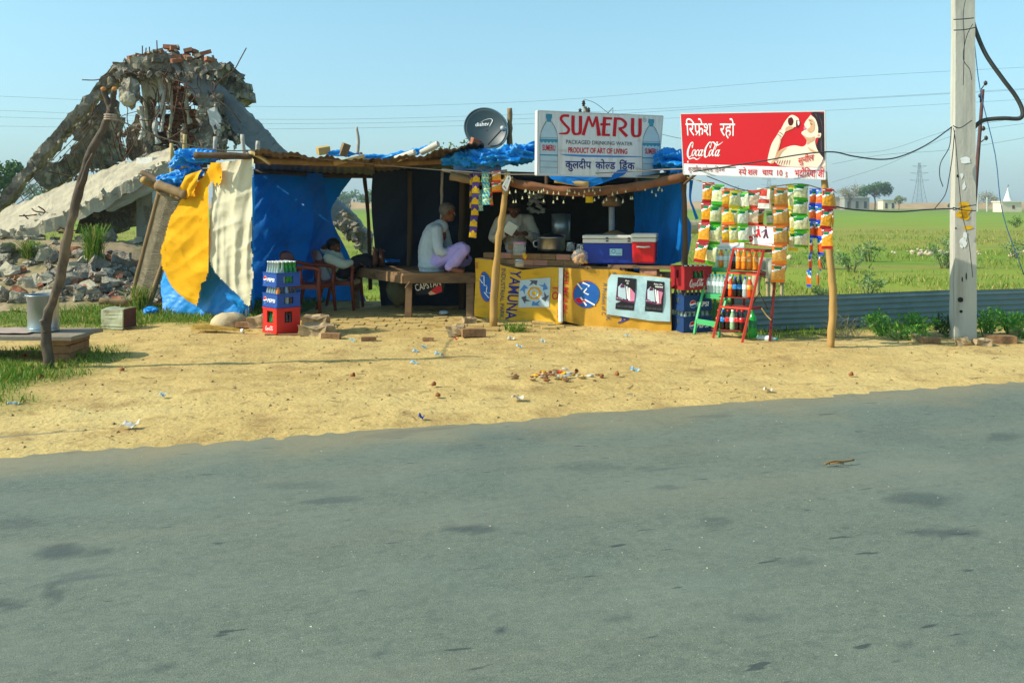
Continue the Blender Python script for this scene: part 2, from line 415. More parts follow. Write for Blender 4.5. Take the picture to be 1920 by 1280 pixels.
def sumeru():
    t = .13; g = []
    g.append(ribbon([(.52, .98), (.2, .96), (.1, .78), (.3, .52), (.5, .3), (.4, .08), (.0, .04)], [t, t, t, t, t, t, .06]))
    def U(x): return ribbon([(x, 1), (x, .3), (x + .06, .08), (x + .2, .05), (x + .33, .1), (x + .38, .3), (x + .38, 1)], [.17, .17, .15, .1, .15, .17, .17])
    g.append(U(.72))
    g.append(join(ribbon([(1.24, 0), (1.52, 1)], [.17, .12], curve=False), ribbon([(1.52, 1), (1.72, .45)], [.12, .1], curve=False), ribbon([(1.72, .45), (1.92, 1)], [.1, .12], curve=False), ribbon([(1.92, 1), (2.06, 0)], [.12, .2], curve=False)))
    g.append(join(ribbon([(2.34, 1), (2.28, 0)], .17, curve=False), ribbon([(2.3, .93), (2.72, .93)], .12, curve=False), ribbon([(2.12, .6), (2.64, .62)], .12, curve=False), ribbon([(2.24, .06), (2.62, .06)], .12, curve=False)))
    g.append(join(ribbon([(2.9, 1), (2.84, 0)], .17, curve=False), ribbon([(2.9, .94), (3.2, .92), (3.42, .72), (3.34, .5), (3.06, .42)], [.12, .13, .15, .13, .1]), ribbon([(3.1, .42), (3.5, .02)], [.14, .17], curve=False)))
    g.append(U(3.78))
    return join(*g)
def pepsi_globe(cx, cy, r, mb, fn, red, blue, white):
    mb.flat(disc(cx, cy, r, r), layer(fn, .002), white)
    mb.flat(shape([(cx + r * .92 * math.cos(R(a)), cy + r * .92 * math.sin(R(a))) for a in range(15, 176, 10)] + [(cx - r * .3, cy + r * .1), (cx + r * .3, cy + r * .35)]), layer(fn, .004), red)
    mb.flat(shape([(cx + r * .92 * math.cos(R(a)), cy + r * .92 * math.sin(R(a))) for a in range(195, 356, 10)] + [(cx + r * .3, cy - r * .1), (cx - r * .3, cy - r * .35)]), layer(fn, .004), blue)

# ------------------------------------------------------------------ ground, road, field
ED, EN, E0 = V((.954, .299, 0)), V((-.299, .954, 0)), V((-3.08, 5.45, 0))
def road_d(x, y): return (V((x, y, 0)) - E0).dot(EN)
def fence_y(x): return 10.82 + (x - 3.1) * .28
def gz(x, y):
    d = road_d(x, y); t = max(-1, min(1, d / .16)); q = .35 + .65 * max(0, min(1, (d - .1) / .7)); s = (V((x, y, 0)) - E0).dot(ED)
    z = -.016 + .016 * t + N1((x * .9, y * .9, 0)) * .02 * q + N1((x * 3.1, y * 3.1, 4)) * .013 * q + N1((x * 9, y * 9, 9)) * .007
    if .2 < d < 2.2:      # old tyre tracks running along the road
        k = math.exp(-((s + .2) / 2.6) ** 2)
        for a, ph in ((.55, 0), (.8, 1), (1.12, 2), (1.3, 3)):
            z -= .024 * k * math.exp(-((d - a - .05 * math.sin(s * 1.3 + ph) - .08 * s) / .035) ** 2)
    return z
def grassy(x, y):
    """0..1: where grass takes over from bare dirt"""
    n = N1((x * 1.1, y * 1.1, 2)) * .5 + N1((x * 3, y * 3, 5)) * .25
    g = 0
    if x < -2.9: g = max(g, min(1, (y - 10.9 - (x + 5) * .15) * 1.3 + n))
    if x < -3.2: g = max(g, 1.25 - math.hypot((x + 4.75) / 1.15, (y - 8.1) / 1.55) * 1.1 + n * 1.3)
    if x > 2.6: g = max(g, (y - fence_y(x) + .75) * 1.8 + n * 1.4)
    if y > 14.3: g = 1
    return max(0, min(1, g))
def ground_mat():
    m = M('sandy_dirt', 'c8aa6a', .95, .16, 3.2, .7, 22, col2='a98a4e', lo=.45, hi=.72, sc2=1.1, spec=.15, dist=.02)
    t = m.node_tree; n, l = t.nodes, t.links; b = n['Principled BSDF']; src = b.inputs['Base Color'].links[0].from_socket
    tc = n['Texture Coordinate']
    vz = n.new('ShaderNodeTexNoise'); vz.inputs['Scale'].default_value = 34; vz.inputs['Detail'].default_value = 3; l.new(tc.outputs['Object'], vz.inputs[0])
    r = n.new('ShaderNodeValToRGB'); r.color_ramp.elements[0].position = .60; r.color_ramp.elements[1].position = .70; l.new(vz.outputs[0], r.inputs[0])
    q = n.new('ShaderNodeMath'); q.operation = 'MULTIPLY'; q.inputs[1].default_value = .45; l.new(r.outputs[0], q.inputs[0])
    mx = n.new('ShaderNodeMix'); mx.data_type = 'RGBA'; l.new(q.outputs[0], mx.inputs[0]); l.new(src, mx.inputs[6]); mx.inputs[7].default_value = (*lin('7c5c38'), 1)
    at = n.new('ShaderNodeAttribute'); at.attribute_name = 'grassy'
    m2 = n.new('ShaderNodeMix'); m2.data_type = 'RGBA'; l.new(at.outputs['Fac'], m2.inputs[0]); l.new(mx.outputs[2], m2.inputs[6]); m2.inputs[7].default_value = (*lin('6f7a34'), 1)
    l.new(mx.outputs[2], b.inputs['Base Color'])
    add_layer(m, (1, 1, 1), .55, .50, .68, 'dcc584', .6, 5); add_layer(m, (1, 1, 1), 2.1, .56, .72, '8f6c40', .65, 6); add_layer(m, (.5, 1.6, 1), 7, .58, .70, '9c7f4a', .5, 4); add_layer(m, (1, 1, 1), 70, .62, .72, '6e5636', .6, 2); add_layer(m, (1, 1, 1), 110, .62, .70, 'e6d8a8', .5, 2)
    l.new(b.inputs['Base Color'].links[0].from_socket, m2.inputs[6]); l.new(m2.outputs[2], b.inputs['Base Color']); return m
def build_ground():
    x0, x1, y0, y1, st = -9.3, 9.6, 3.4, 15.4, .042
    nx, ny = int((x1 - x0) / st), int((y1 - y0) / st); vs, ids, gr, du = [], {}, [], []
    for j in range(ny + 1):
        y = y0 + j * st
        for i in range(nx + 1):
            x = x0 + i * st; d = road_d(x, y)
            if d < -.6: continue
            ids[i, j] = len(vs); z = gz(x, y)
            if y > 14.2: z -= (y - 14.2) * .1
            vs.append((x, y, z)); gr.append(grassy(x, y)); du.append(max(0, min(.75, (1.25 - d) * .9 + N1((x * .7 - y * .3, y * 2.2, 6)) * .7)) * max(0, min(1, (x + 1.5) / 4)))
    fs = [(ids[i, j], ids[i + 1, j], ids[i + 1, j + 1], ids[i, j + 1]) for (i, j) in ids if (i + 1, j) in ids and (i, j + 1) in ids and (i + 1, j + 1) in ids]
    o = pmesh('dirt_ground', vs, fs, ground_mat(), smooth=True, recentre=False); props(o, kind='structure')
    a = o.data.attributes.new('grassy', 'FLOAT', 'POINT'); a.data.foreach_set('value', gr)
    a = o.data.attributes.new('pale_dust', 'FLOAT', 'POINT'); a.data.foreach_set('value', du)
build_ground()

def road_mat():
    m = M('asphalt', '697160', .85, .10, 2.2, .5, 160, spec=.35, dist=.004, col2='56635a', lo=.52, hi=.75, sc2=.5)
    t = m.node_tree; n, l = t.nodes, t.links; b = n['Principled BSDF']; src = b.inputs['Base Color'].links[0].from_socket; tc = n['Texture Coordinate']
    def layer_(vec_scale, sc, lo, hi, col, amt, detail=2, inv=False):
        nonlocal src
        mp = n.new('ShaderNodeMapping'); mp.inputs['Scale'].default_value = vec_scale; l.new(tc.outputs['Object'], mp.inputs[0])
        z = n.new('ShaderNodeTexNoise'); z.inputs['Scale'].default_value = sc; z.inputs['Detail'].default_value = detail; l.new(mp.outputs[0], z.inputs[0])
        r = n.new('ShaderNodeValToRGB'); r.color_ramp.elements[0].position = lo; r.color_ramp.elements[1].position = hi; l.new(z.outputs[0], r.inputs[0])
        q = n.new('ShaderNodeMath'); q.operation = 'MULTIPLY'; q.inputs[1].default_value = amt; l.new(r.outputs[0], q.inputs[0])
        x = n.new('ShaderNodeMix'); x.data_type = 'RGBA'; l.new(q.outputs[0], x.inputs[0]); l.new(src, x.inputs[6]); x.inputs[7].default_value = (*lin(col), 1); src = x.outputs[2]; return q
    layer_((1, 1, 1), 240, .56, .66, 'a3a597', .5)           # pale chips in the surface
    layer_((1, 1, 1), 150, .56, .70, '3a4240', .6)            # dark pits
    layer_((1, 1, 1), 60, .67, .71, 'b3b09c', .35)
    layer_((1, 1.3, 1), 14, .46, .68, '4c564f', .4, 6)
    layer_((.8, 1.2, 1), 38, .5, .66, '88907f', .22, 4)
    layer_((.8, 1.2, 1), 75, .52, .64, '465049', .26, 2)
    layer_((.5, 1, 1), 2.2, .45, .7, '7d8676', .3, 6)
    layer_((.35, 1.1, 1), 1.7, .665, .70, '3c464b', .5, 3)      # old oil stains
    layer_((.6, 2.4, 1), 6, .69, .73, '2e3639', .7, 2)
    layer_((.08, 1.6, 1), 1.3, .5, .8, '84836f', .45, 4)          # wheel paths with a little dust
    # blown sand along the shoulder: the local y axis is the distance from the edge
    sx = n.new('ShaderNodeSeparateXYZ'); l.new(tc.outputs['Object'], sx.inputs[0])
    z = n.new('ShaderNodeTexNoise'); z.inputs['Scale'].default_value = 1.6; z.inputs['Detail'].default_value = 7; l.new(tc.outputs['Object'], z.inputs[0])
    a = n.new('ShaderNodeMath'); a.operation = 'MULTIPLY_ADD'; l.new(z.outputs[0], a.inputs[0]); a.inputs[1].default_value = 1.3; l.new(sx.outputs[1], a.inputs[2])
    r = n.new('ShaderNodeMapRange'); r.inputs[1].default_value = .05; r.inputs[2].default_value = 1.05; r.inputs[3].default_value = 0; r.inputs[4].default_value = .6; l.new(a.outputs[0], r.inputs[0])
    x = n.new('ShaderNodeMix'); x.data_type = 'RGBA'; l.new(r.outputs[0], x.inputs[0]); l.new(src, x.inputs[6]); x.inputs[7].default_value = (*lin('a08c62'), 1)
    at = n.new('ShaderNodeAttribute'); at.attribute_name = 'stain'; y_ = n.new('ShaderNodeMix'); y_.data_type = 'RGBA'; l.new(at.outputs['Fac'], y_.inputs[0]); l.new(x.outputs[2], y_.inputs[6]); y_.inputs[7].default_value = (*lin('2f3a3e'), 1)
    l.new(y_.outputs[2], b.inputs['Base Color']); return m
# the road: a fine sheet near the camera that carries the old oil stains, coarse beyond
RX = [-120] + [-4 + k * .04 for k in range(376)] + [220]; RY = [-14] + [-4.9 + k * .04 for k in range(138)]
STAINS = [(118, 1028, 62, 17, .6), (190, 1027, 24, 8, .4), (18, 1125, 34, 11, .6), (100, 1105, 18, 22, .5), (882, 985, 64, 8, .6), (1735, 930, 70, 15, .45), (1770, 992, 75, 8, .55), (905, 1127, 11, 3.5, .8), (935, 1172, 12, 4, .8), (1160, 1150, 30, 5, .4), (1205, 1130, 12, 3, .8), (1175, 1134, 9, 3, .8), (1150, 1139, 9, 2.5, .8), (1500, 1045, 50, 8, .3), (1340, 975, 30, 14, .3), (1110, 870, 60, 10, .25), (1250, 908, 30, 4, .4), (1880, 815, 40, 8, .4), (40, 975, 60, 12, .3), (620, 1185, 12, 4, .6), (700, 1216, 12, 4, .6), (1160, 1232, 14, 4, .6), (1700, 1200, 30, 4, .4), (300, 1240, 24, 5, .4), (1420, 1150, 60, 10, .3), (560, 905, 70, 7, .2)]
ang = math.atan2(ED.y, ED.x); st = []; rv = []
for y in RY:
    for x in RX:
        q = E0 + ED * x + EN * y; rv.append((x, y, 0)); v = 0
        if q.y > 2:
            px, py = 960 + q.x * F / q.y, HOR + EYE * F / q.y
            if -200 < px < 2100:
                for cx, cy, a_, b_, s_ in STAINS:
                    if abs(px - cx) < a_ * 1.6 and abs(py - cy) < b_ * 1.8:
                        e_ = 1.15 - ((px - cx) / a_) ** 2 - ((py - cy) / b_) ** 2 + N1((q.x * 6, q.y * 6, 0)) * .9; v = max(v, s_ * max(0, min(1, e_ * 1.6)))
        st.append(v)
nx_ = len(RX); ro = pmesh('road', rv, [(j * nx_ + i, j * nx_ + i + 1, (j + 1) * nx_ + i + 1, (j + 1) * nx_ + i) for j in range(len(RY) - 1) for i in range(nx_ - 1)], road_mat(), recentre=False); props(ro, kind='structure')
at_ = ro.data.attributes.new('stain', 'FLOAT', 'POINT'); at_.data.foreach_set('value', st)
ro.location = E0 + V((0, 0, -.016)); ro.rotation_euler = (0, 0, ang)

def field_mat():
    m = M('meadow', '6c8a2c', .95, .22, .35, .6, 3, spec=.1, dist=.05); t = m.node_tree; n, l = t.nodes, t.links; b = n['Principled BSDF']; tc = n['Texture Coordinate']
    src = b.inputs['Base Color'].links[0].from_socket
    sx = n.new('ShaderNodeSeparateXYZ'); l.new(tc.outputs['Object'], sx.inputs[0])
    mp = n.new('ShaderNodeMapping'); mp.inputs['Scale'].default_value = (.06, .25, 1); l.new(tc.outputs['Object'], mp.inputs[0])
    z = n.new('ShaderNodeTexNoise'); z.inputs['Scale'].default_value = 1; z.inputs['Detail'].default_value = 6; l.new(mp.outputs[0], z.inputs[0])
    lg = n.new('ShaderNodeMath'); lg.operation = 'LOGARITHM'; lg.inputs[1].default_value = 10; l.new(sx.outputs[1], lg.inputs[0])
    ad = n.new('ShaderNodeMath'); ad.operation = 'MULTIPLY_ADD'; l.new(z.outputs[0], ad.inputs[0]); ad.inputs[1].default_value = .35; l.new(lg.outputs[0], ad.inputs[2])
    mr = n.new('ShaderNodeMapRange'); mr.inputs[1].default_value = 1.1 + .175; mr.inputs[2].default_value = 2.8 + .175; l.new(ad.outputs[0], mr.inputs[0])
    rp = n.new('ShaderNodeValToRGB'); e = rp.color_ramp.elements
    stops = [(.0, '7d8f30'), (.12, '929a3c'), (.2, '74882f'), (.26, '97953f'), (.36, '9c9348'), (.44, '8a9c3c'), (.56, '84a038'), (.68, '7a9636'), (.78, '6c8440'), (.84, 'a08c5a'), (1, '8f8560')]
    e[0].position, e[0].color = stops[0][0], (*lin(stops[0][1]), 1); e[1].position, e[1].color = stops[-1][0], (*lin(stops[-1][1]), 1)
    for p, c in stops[1:-1]: q = e.new(p); q.color = (*lin(c), 1)
    l.new(mr.outputs[0], rp.inputs[0])
    x = n.new('ShaderNodeMix'); x.data_type = 'RGBA'; x.inputs[0].default_value = .72; l.new(src, x.inputs[6]); l.new(rp.outputs[0], x.inputs[7]); l.new(x.outputs[2], b.inputs['Base Color'])
    add_layer(m, (.12, .5, 1), 1, .5, .66, '98854a', .6, 6); add_layer(m, (.3, 1, 1), .8, .54, .66, '5d8430', .55, 6); add_layer(m, (.5, 2.2, 1), 1.6, .6, .7, '55703a', .5, 5); return m
b = MB(); b.poly([(-2500, 9.2, -.07), (2500, 9.2, -.07), (2500, 4200, -.07), (-2500, 4200, -.07)])
fo = b.build('field', field_mat()); fo.data.transform(Matrix.Translation(fo.location)); fo.location = (0, 0, 0); props(fo, kind='structure')
b = MB(); b.poly([(-400, -60, -.12), (400, -60, -.12), (400, 9.3, -.12), (-400, 9.3, -.12)])
props(b.build('verge_ground', M('verge_soil', '8d7a4c', .95, .2, 1)), kind='structure')

# ------------------------------------------------------------------ grass (nobody could count it)
GR = [M('grass_green', '648a2c', .7, .25, 20, trans=.3), M('grass_olive', '8a9238', .75, .25, 20, trans=.3), M('grass_straw', 'b7a662', .8, .2, 20, trans=.2)]
def blades(spots, h0, h1, wd, mix, lean=.5, seed=1):
    r = random.Random(seed); vs, fs, mi = [], [], []
    for (x, y, z, s) in spots:
        h = r.uniform(h0, h1) * s; a = r.uniform(0, 6.283); k = r.uniform(.1, lean) * h; ww = wd * (.6 + .8 * r.random()) * s
        ca, sa = math.cos(a), math.sin(a); i = len(vs)
        vs += [(x - sa * ww, y + ca * ww, z), (x + sa * ww, y - ca * ww, z), (x + ca * k * .4 + sa * ww * .7, y + sa * k * .4 - ca * ww * .7, z + h * .6), (x + ca * k, y + sa * k, z + h)]
        fs += [(i, i + 1, i + 2), (i, i + 2, i + 3)]; u = r.random(); m = 0 if u < mix[0] else 1 if u < mix[1] else 2; mi += [m, m]
    return vs, fs, mi
def grass(name, *args, **k):
    vs, fs, mi = blades(*args, **k); o = pmesh(name, vs, fs, GR, recentre=False); o.data.polygons.foreach_set('material_index', mi)
    return props(o, kind='stuff')
sp = []
for _ in range(85000):
    x, y = rnd.uniform(-7, 7.5) if _ % 3 else rnd.uniform(-6.2, -2.8), rnd.uniform(6.3, 14.6) if _ % 3 else rnd.uniform(6.3, 13.4)
    if abs(x) > .62 * y: continue
    g = grassy(x, y)
    if g > .25 and rnd.random() < g * 1.1 and not (-3.3 < x < 2.6 and y < 13.5): sp.append((x, y, gz(x, y) - .008, (.55 + .6 * g) * (.5 + N1((x * 2, y * 2, 1)) * .5 + .35)))
grass('roadside_grass', sp, .03, .11, .0055, (.62, .9), .8)
sp = []
for _ in range(52000):
    y = 12 * (55 / 12) ** (rnd.random() ** 1.1); x = rnd.uniform(-.62, .62) * y
    n = N1((x * .25, y * .25, 3)) + N1((x * .9, y * .9, 8)) * .6
    if n < -.1 or (x < 2.2 and y < 14): continue
    sp.append((x, y, -.075, .5 + n * .9 + y * .012))
grass('field_grass', sp, .05, .15, .009, (.35, .85), .8, seed=3)

# ------------------------------------------------------------------ far things: trees, temple, pylons, poles
BARK = M('bark', '6b5a45', .9, .3, 12, .6, 30)
LEAF = [M('leaf_dark', '3d5f2a', .7, .3, 3, trans=.25), M('leaf_mid', '5a7a34', .7, .3, 3, trans=.25), M('leaf_dry', '8d8358', .8, .3, 3, trans=.2)]
def tree(name, label, base, h, crown_r, crown_z, nleaf, leaf, mats, clumps=14, flat=.6, group=None, seed=1, trunk=.04, spread=1.0, bare=False):
    r = random.Random(seed); base = V(base); t = thing(name, label, 'tree', base, group)
    tb = MB(); top = base + V((r.uniform(-.05, .05) * h, 0, h * .55)); p, rs = branch([base, base.lerp(top, .5) + V((h * .03, 0, 0)), top], trunk * h, trunk * h * .5); tb.tube(p, rs, 7)
    cs = []
    for k in range(clumps):
        a = r.uniform(0, 6.283); q = crown_r * math.sqrt(r.random()) * spread; z = crown_z + r.uniform(-1, 1) * crown_r * flat * (1 - .5 * (q / crown_r))
        c = base + V((q * math.cos(a), q * math.sin(a) * .8, z)); cs.append(c)
        s = base.lerp(top, r.uniform(.5, 1)); pp, rr = branch([s, s.lerp(c, .5) + V((0, 0, .06 * h)), c], trunk * h * .35, trunk * h * .08, 3); tb.tube(pp, rr, 5)
        if bare:
            for _ in range(7):
                e = c + V((r.gauss(0, 1), r.gauss(0, 1), r.gauss(.5, .7))) * crown_r * .3; tb.tube([s.lerp(c, .6), s.lerp(c, .8).lerp(e, .5), e], [trunk * h * .1, trunk * h * .07, trunk * h * .03], 4)
    tb.build('trunk', BARK, t, smooth=True)
    vs, fs, mi = [], [], []
    for k in range(nleaf):
        c = r.choice(cs); d = V((r.gauss(0, 1), r.gauss(0, 1), r.gauss(0, .75))); d = d.normalized() * crown_r * .36 * r.random() ** .45
        q = c + d; u = V((r.gauss(0, 1), r.gauss(0, 1), r.gauss(0, 1))).normalized(); v = u.orthogonal().normalized(); s = leaf * r.uniform(.5, 1.3); i = len(vs)
        vs += [q - u * s, q + v * s * .55, q + u * s, q - v * s * .55]; fs.append((i, i + 1, i + 2, i + 3)); mi.append(r.randrange(len(mats)))
    o = pmesh('crown', vs, fs, mats, t); o.data.polygons.foreach_set('material_index', mi); return t
def far(px, D): return V(((px - 960) * D / F, D, -.07))
tree('tree', 'broad dark green tree in the far field left of the pylon', far(1640, 300), 10, 4.6, 6.6, 2600, .42, [LEAF[0], LEAF[0], LEAF[1]], 16, .45, 'far trees', 3, .03)
tree('bare_tree', 'pale half bare tree in the far field behind the snack packets', far(1594, 310), 9.5, 4.6, 6.2, 900, .3, [LEAF[2]], 16, .5, 'far trees', 4, .025, bare=True)
tree('small_tree', 'small grey green tree right of the broad dark far tree', far(1685, 330), 5.5, 2.6, 3.4, 700, .34, [LEAF[1], LEAF[2]], 9, .5, 'far trees', 5, .03)
tree('bare_tree', 'thin hazy bare tree between the concrete pole and the temple', far(1850, 260), 6.3, 3.6, 3.8, 900, .2, [LEAF[2]], 14, .6, 'far trees', 6, .02, bare=True)
tree('small_tree', 'low bush tree at the far field edge just behind the concrete pole', far(1787, 300), 2.8, 1.8, 1.5, 500, .3, [LEAF[0], LEAF[1]], 7, .5, 'far trees', 8, .04)
tree('tree', 'green tree at the left picture edge behind the ruin', far(-15, 70), 5.4, 2.1, 3.6, 2400, .16, [LEAF[0], LEAF[1]], 12, .7, None, 9, .03)
tree('tree', 'sparse young tree whose tops show left of the satellite dish', far(858, 34), 4.25, 1.0, 3.6, 520, .085, [LEAF[1], LEAF[2]], 11, .65, None, 11, .02)
for k, (px, D, h, r_) in enumerate(((655, 380, 8, 6), (690, 350, 8, 5), (1380, 420, 9, 7), (100, 300, 9, 7), (55, 330, 10, 7), (620, 420, 6, 5))):
    tree('tree', ['hazy tree on the horizon seen above the sleeping man\'s chair', 'hazy tree on the horizon beside the thin pole inside the stall', 'hazy tree on the horizon seen between hanging snack strips', 'hazy tree on the horizon under the ruin\'s left beam', 'hazy tree on the horizon left of the one under the ruin\'s beam', 'low hazy tree on the horizon in the tarp gap'][k], far(px, D), h, r_, h * .55, 500, .6, [LEAF[0], LEAF[1]], 9, .5, 'far trees', 20 + k, .03)
LIME = M('limewash', 'f3d9bd', .8, .06, 2); WHT = M('white_paint', 'e8e6e0', .6, .06, 3)
t = thing('temple', 'small pale pink temple with a white spire at the far right', 'temple', far(1897, 212))
c = far(1897, 212); b = MB(); b.box(c + V((0, 2, 1.15)), (4.6, 4, 2.3)); b.build('wall', LIME, t)
b = MB(); b.box(c + V((0, 2, 2.42)), (5.1, 4.5, .26)); b.build('roof_slab', M('pale_trim', 'f0e2d0', .8), t)
b = MB(); b.lathe([(1.0, 2.55), (.95, 2.7), (.62, 3.7), (.3, 4.8), (.16, 5.3), (.22, 5.4), (0, 5.75)], 10, c + V((.2, 2, 0))); b.build('spire', WHT, t, True)
b = MB(); b.box(c + V((.4, -.02, 1.15)), (.6, .06, .8)); b.build('window', M('maroon', '8a4038', .7), t)
b = MB(); b.tube([c + V((.2, 2, 5.7)), c + V((.2, 2, 6.4))], .04, 5); b.poly([c + V((.2, 2, 6.4)), c + V((.6, 2, 6.3)), c + V((.2, 2, 6.1))]); b.build('flag', M('dark_red', '5a2020'), t)
def shed(px, D, wd, h, label, col, n=3):
    c = far(px, D); t = thing('farm_building', label, 'building', c, 'far farm buildings'); b = MB(); b.box(c + V((0, 2.5, h / 2)), (wd, 5, h)); b.build('wall', M('plaster_' + col, col, .9, .15, .5), t)
    b = MB(); b.box(c + V((0, 2.5, h + .13)), (wd + .6, 5.6, .26)); b.build('roof_slab', M('slab_grey', 'b5ab9c', .9), t)
    for k in range(n): b = MB(); b.box(c + V((-wd / 2 + wd * (k + .5) / n, -.03, h * .42)), (wd / n * .35, .08, h * .6)); b.build('doorway', M('dark_gap', '3c3a38', .9), t)
shed(1572, 335, 9, 4.5, 'long pale farm building behind the bare far tree', 'b3a892', 2); shed(1607, 330, 9, 4.2, 'grey farm building between the bare tree and the dark tree', '98968e', 3)
shed(1668, 345, 5, 3.4, 'small cream hut right of the broad dark far tree', 'e6d8b4', 2); shed(660, 430, 4, 6, 'tiny white block on the horizon in the tarp gap', 'dfe2e0', 2)
STEEL = M('galvanised', '7d8890', .5, .1, 4, metal=.3)
def pylon(px, D, h, label, wd=.22):
    c = far(px, D); t = thing('pylon', label, 'pylon', c, 'far pylons'); b = MB()
    def wz(z): return h * (.12 * (1 - z) ** 1.6 + .018)
    N = 9; lv = [k / N for k in range(N + 1)]
    for a, z in zip(lv, lv[1:]):
        for sx, sy in ((1, 1), (1, -1), (-1, 1), (-1, -1)):
            p = c + V((sx * wz(a), sy * wz(a), a * h)); q = c + V((sx * wz(z), sy * wz(z), z * h)); b.tube([p, q], wd * .6, 4, cap=False)
            q2 = c + V((-sx * wz(z), sy * wz(z), z * h)); b.tube([p, q2], wd * .35, 3, cap=False)
    b.build('lattice', STEEL, t)
    for z, l in ((.62, .22), (.78, .2), (.93, .16)):
        b = MB()
        for s in (-1, 1):
            for dz in (0, -.05): b.tube([c + V((0, 0, (z + dz) * h)), c + V((s * l * h, 0, z * h))], wd * .45, 4)
        b.build('cross_arm', STEEL, t)
    return t
pylon(1724, 520, 26, 'lattice power pylon standing far off left of the concrete pole'); pylon(72, 900, 38, 'faint power pylon far off under the ruin\'s left beam', .3)
pylon(1442, 900, 36, 'faint power pylon on the horizon behind the snack strips', .3)
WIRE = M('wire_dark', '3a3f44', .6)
def cable(name, label, pts, r, mat=WIRE, n=10, cat='cable', group=None):
    b = MB(); b.tube(crom(pts, n), r, 6); o = b.build(name, mat, smooth=True); return props(o, label, cat, group)
def sag(a, b, d, n=9): return [V(a).lerp(V(b), k / n) - V((0, 0, d * 4 * (k / n) * (1 - k / n))) for k in range(n + 1)]
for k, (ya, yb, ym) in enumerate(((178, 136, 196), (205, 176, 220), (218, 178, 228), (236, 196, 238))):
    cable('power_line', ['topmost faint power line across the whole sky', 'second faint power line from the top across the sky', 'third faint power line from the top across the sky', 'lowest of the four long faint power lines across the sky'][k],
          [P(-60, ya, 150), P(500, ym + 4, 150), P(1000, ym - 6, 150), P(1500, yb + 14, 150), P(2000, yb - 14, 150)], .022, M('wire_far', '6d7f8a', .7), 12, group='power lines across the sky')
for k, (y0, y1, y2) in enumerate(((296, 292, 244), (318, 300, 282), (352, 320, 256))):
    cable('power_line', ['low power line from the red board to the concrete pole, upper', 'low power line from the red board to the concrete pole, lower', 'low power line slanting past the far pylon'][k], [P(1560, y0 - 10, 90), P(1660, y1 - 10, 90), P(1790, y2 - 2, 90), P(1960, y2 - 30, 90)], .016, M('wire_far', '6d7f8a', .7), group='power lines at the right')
# utility pole behind the water board
c = far(1097, 44); t = thing('utility_pole', 'electric pole whose insulators show above the white water board', 'pole', c)
b = MB(); b.tube([c, c + V((0, 0, 6.35))], [.13, .1], 8); b.build('shaft', M('pole_grey', '8c8578', .9, .2, 4), t, True)
for dx, dz in ((-.08, 6.35), (-.25, 5.95), (.16, 6.0)): b = MB(); b.lathe([(0, 0), (.09, .02), (.05, .08), (.1, .12), (.06, .2), (.09, .24), (0, .32)], 8, c + V((dx, -.12, dz))); b.build('insulator', M('insulator_brown', '3a2a24', .3), t, True)
b = MB(); b.tube([c + V((-.35, 0, 5.95)), c + V((1.3, 0, 5.8))], .03, 5); b.tube([c + V((.7, 0, 5.6)), c + V((1.35, 0, 6.3)), c + V((1.35, 0, 5.4))], .03, 5); b.build('bracket', M('iron', '3b3836', .7), t)
cable('power_line', 'thin wire rising to the insulators above the white water board', [c + V((1.3, 0, 5.9)), c + V((.5, -.1, 6.5)), c + V((-.05, -.1, 6.7))], .012)
cable('power_line', 'thin wire falling from the utility pole toward the red board', sag(c + V((1.35, 0, 5.9)), P(1290, 262, 40), .15), .012)
# thin rusty iron pole at the right
c = far(1822, 40); top = P(1843, 168, 40); t = thing('iron_pole', 'thin leaning rusty pole close behind the concrete pole', 'pole', c)
b = MB(); b.tube([c, top], [.1, .07], 7); b.build('shaft', M('rust_dark', '5a3a34', .8, .3, 3), t, True)
for px, py in ((1848, 156), (1838, 180), (1844, 241), (1849, 259)):
    q = P(px, py, 39.9); b = MB(); b.tube([P(1836 + (212 - py) * .06, py + 12, 40), q], .025, 5); b.ell(q, (.09, .09, .12), 1); b.build('insulator', M('insulator_brown', '3a2a24', .3), t, True)
for k, (px, D) in enumerate(((1833, 230), (1851, 225))):
    b = MB(); c = far(px, D); b.tube([c, c + V((0, 0, 3.6))], [.22, .2], 6); props(b.build('field_post', M('pole_pale', 'c2beb0', .9)), ['pale far post nearest the leaning rusty pole', 'pale far post in front of the thin bare tree'][k], 'post', 'pale posts in the far field')
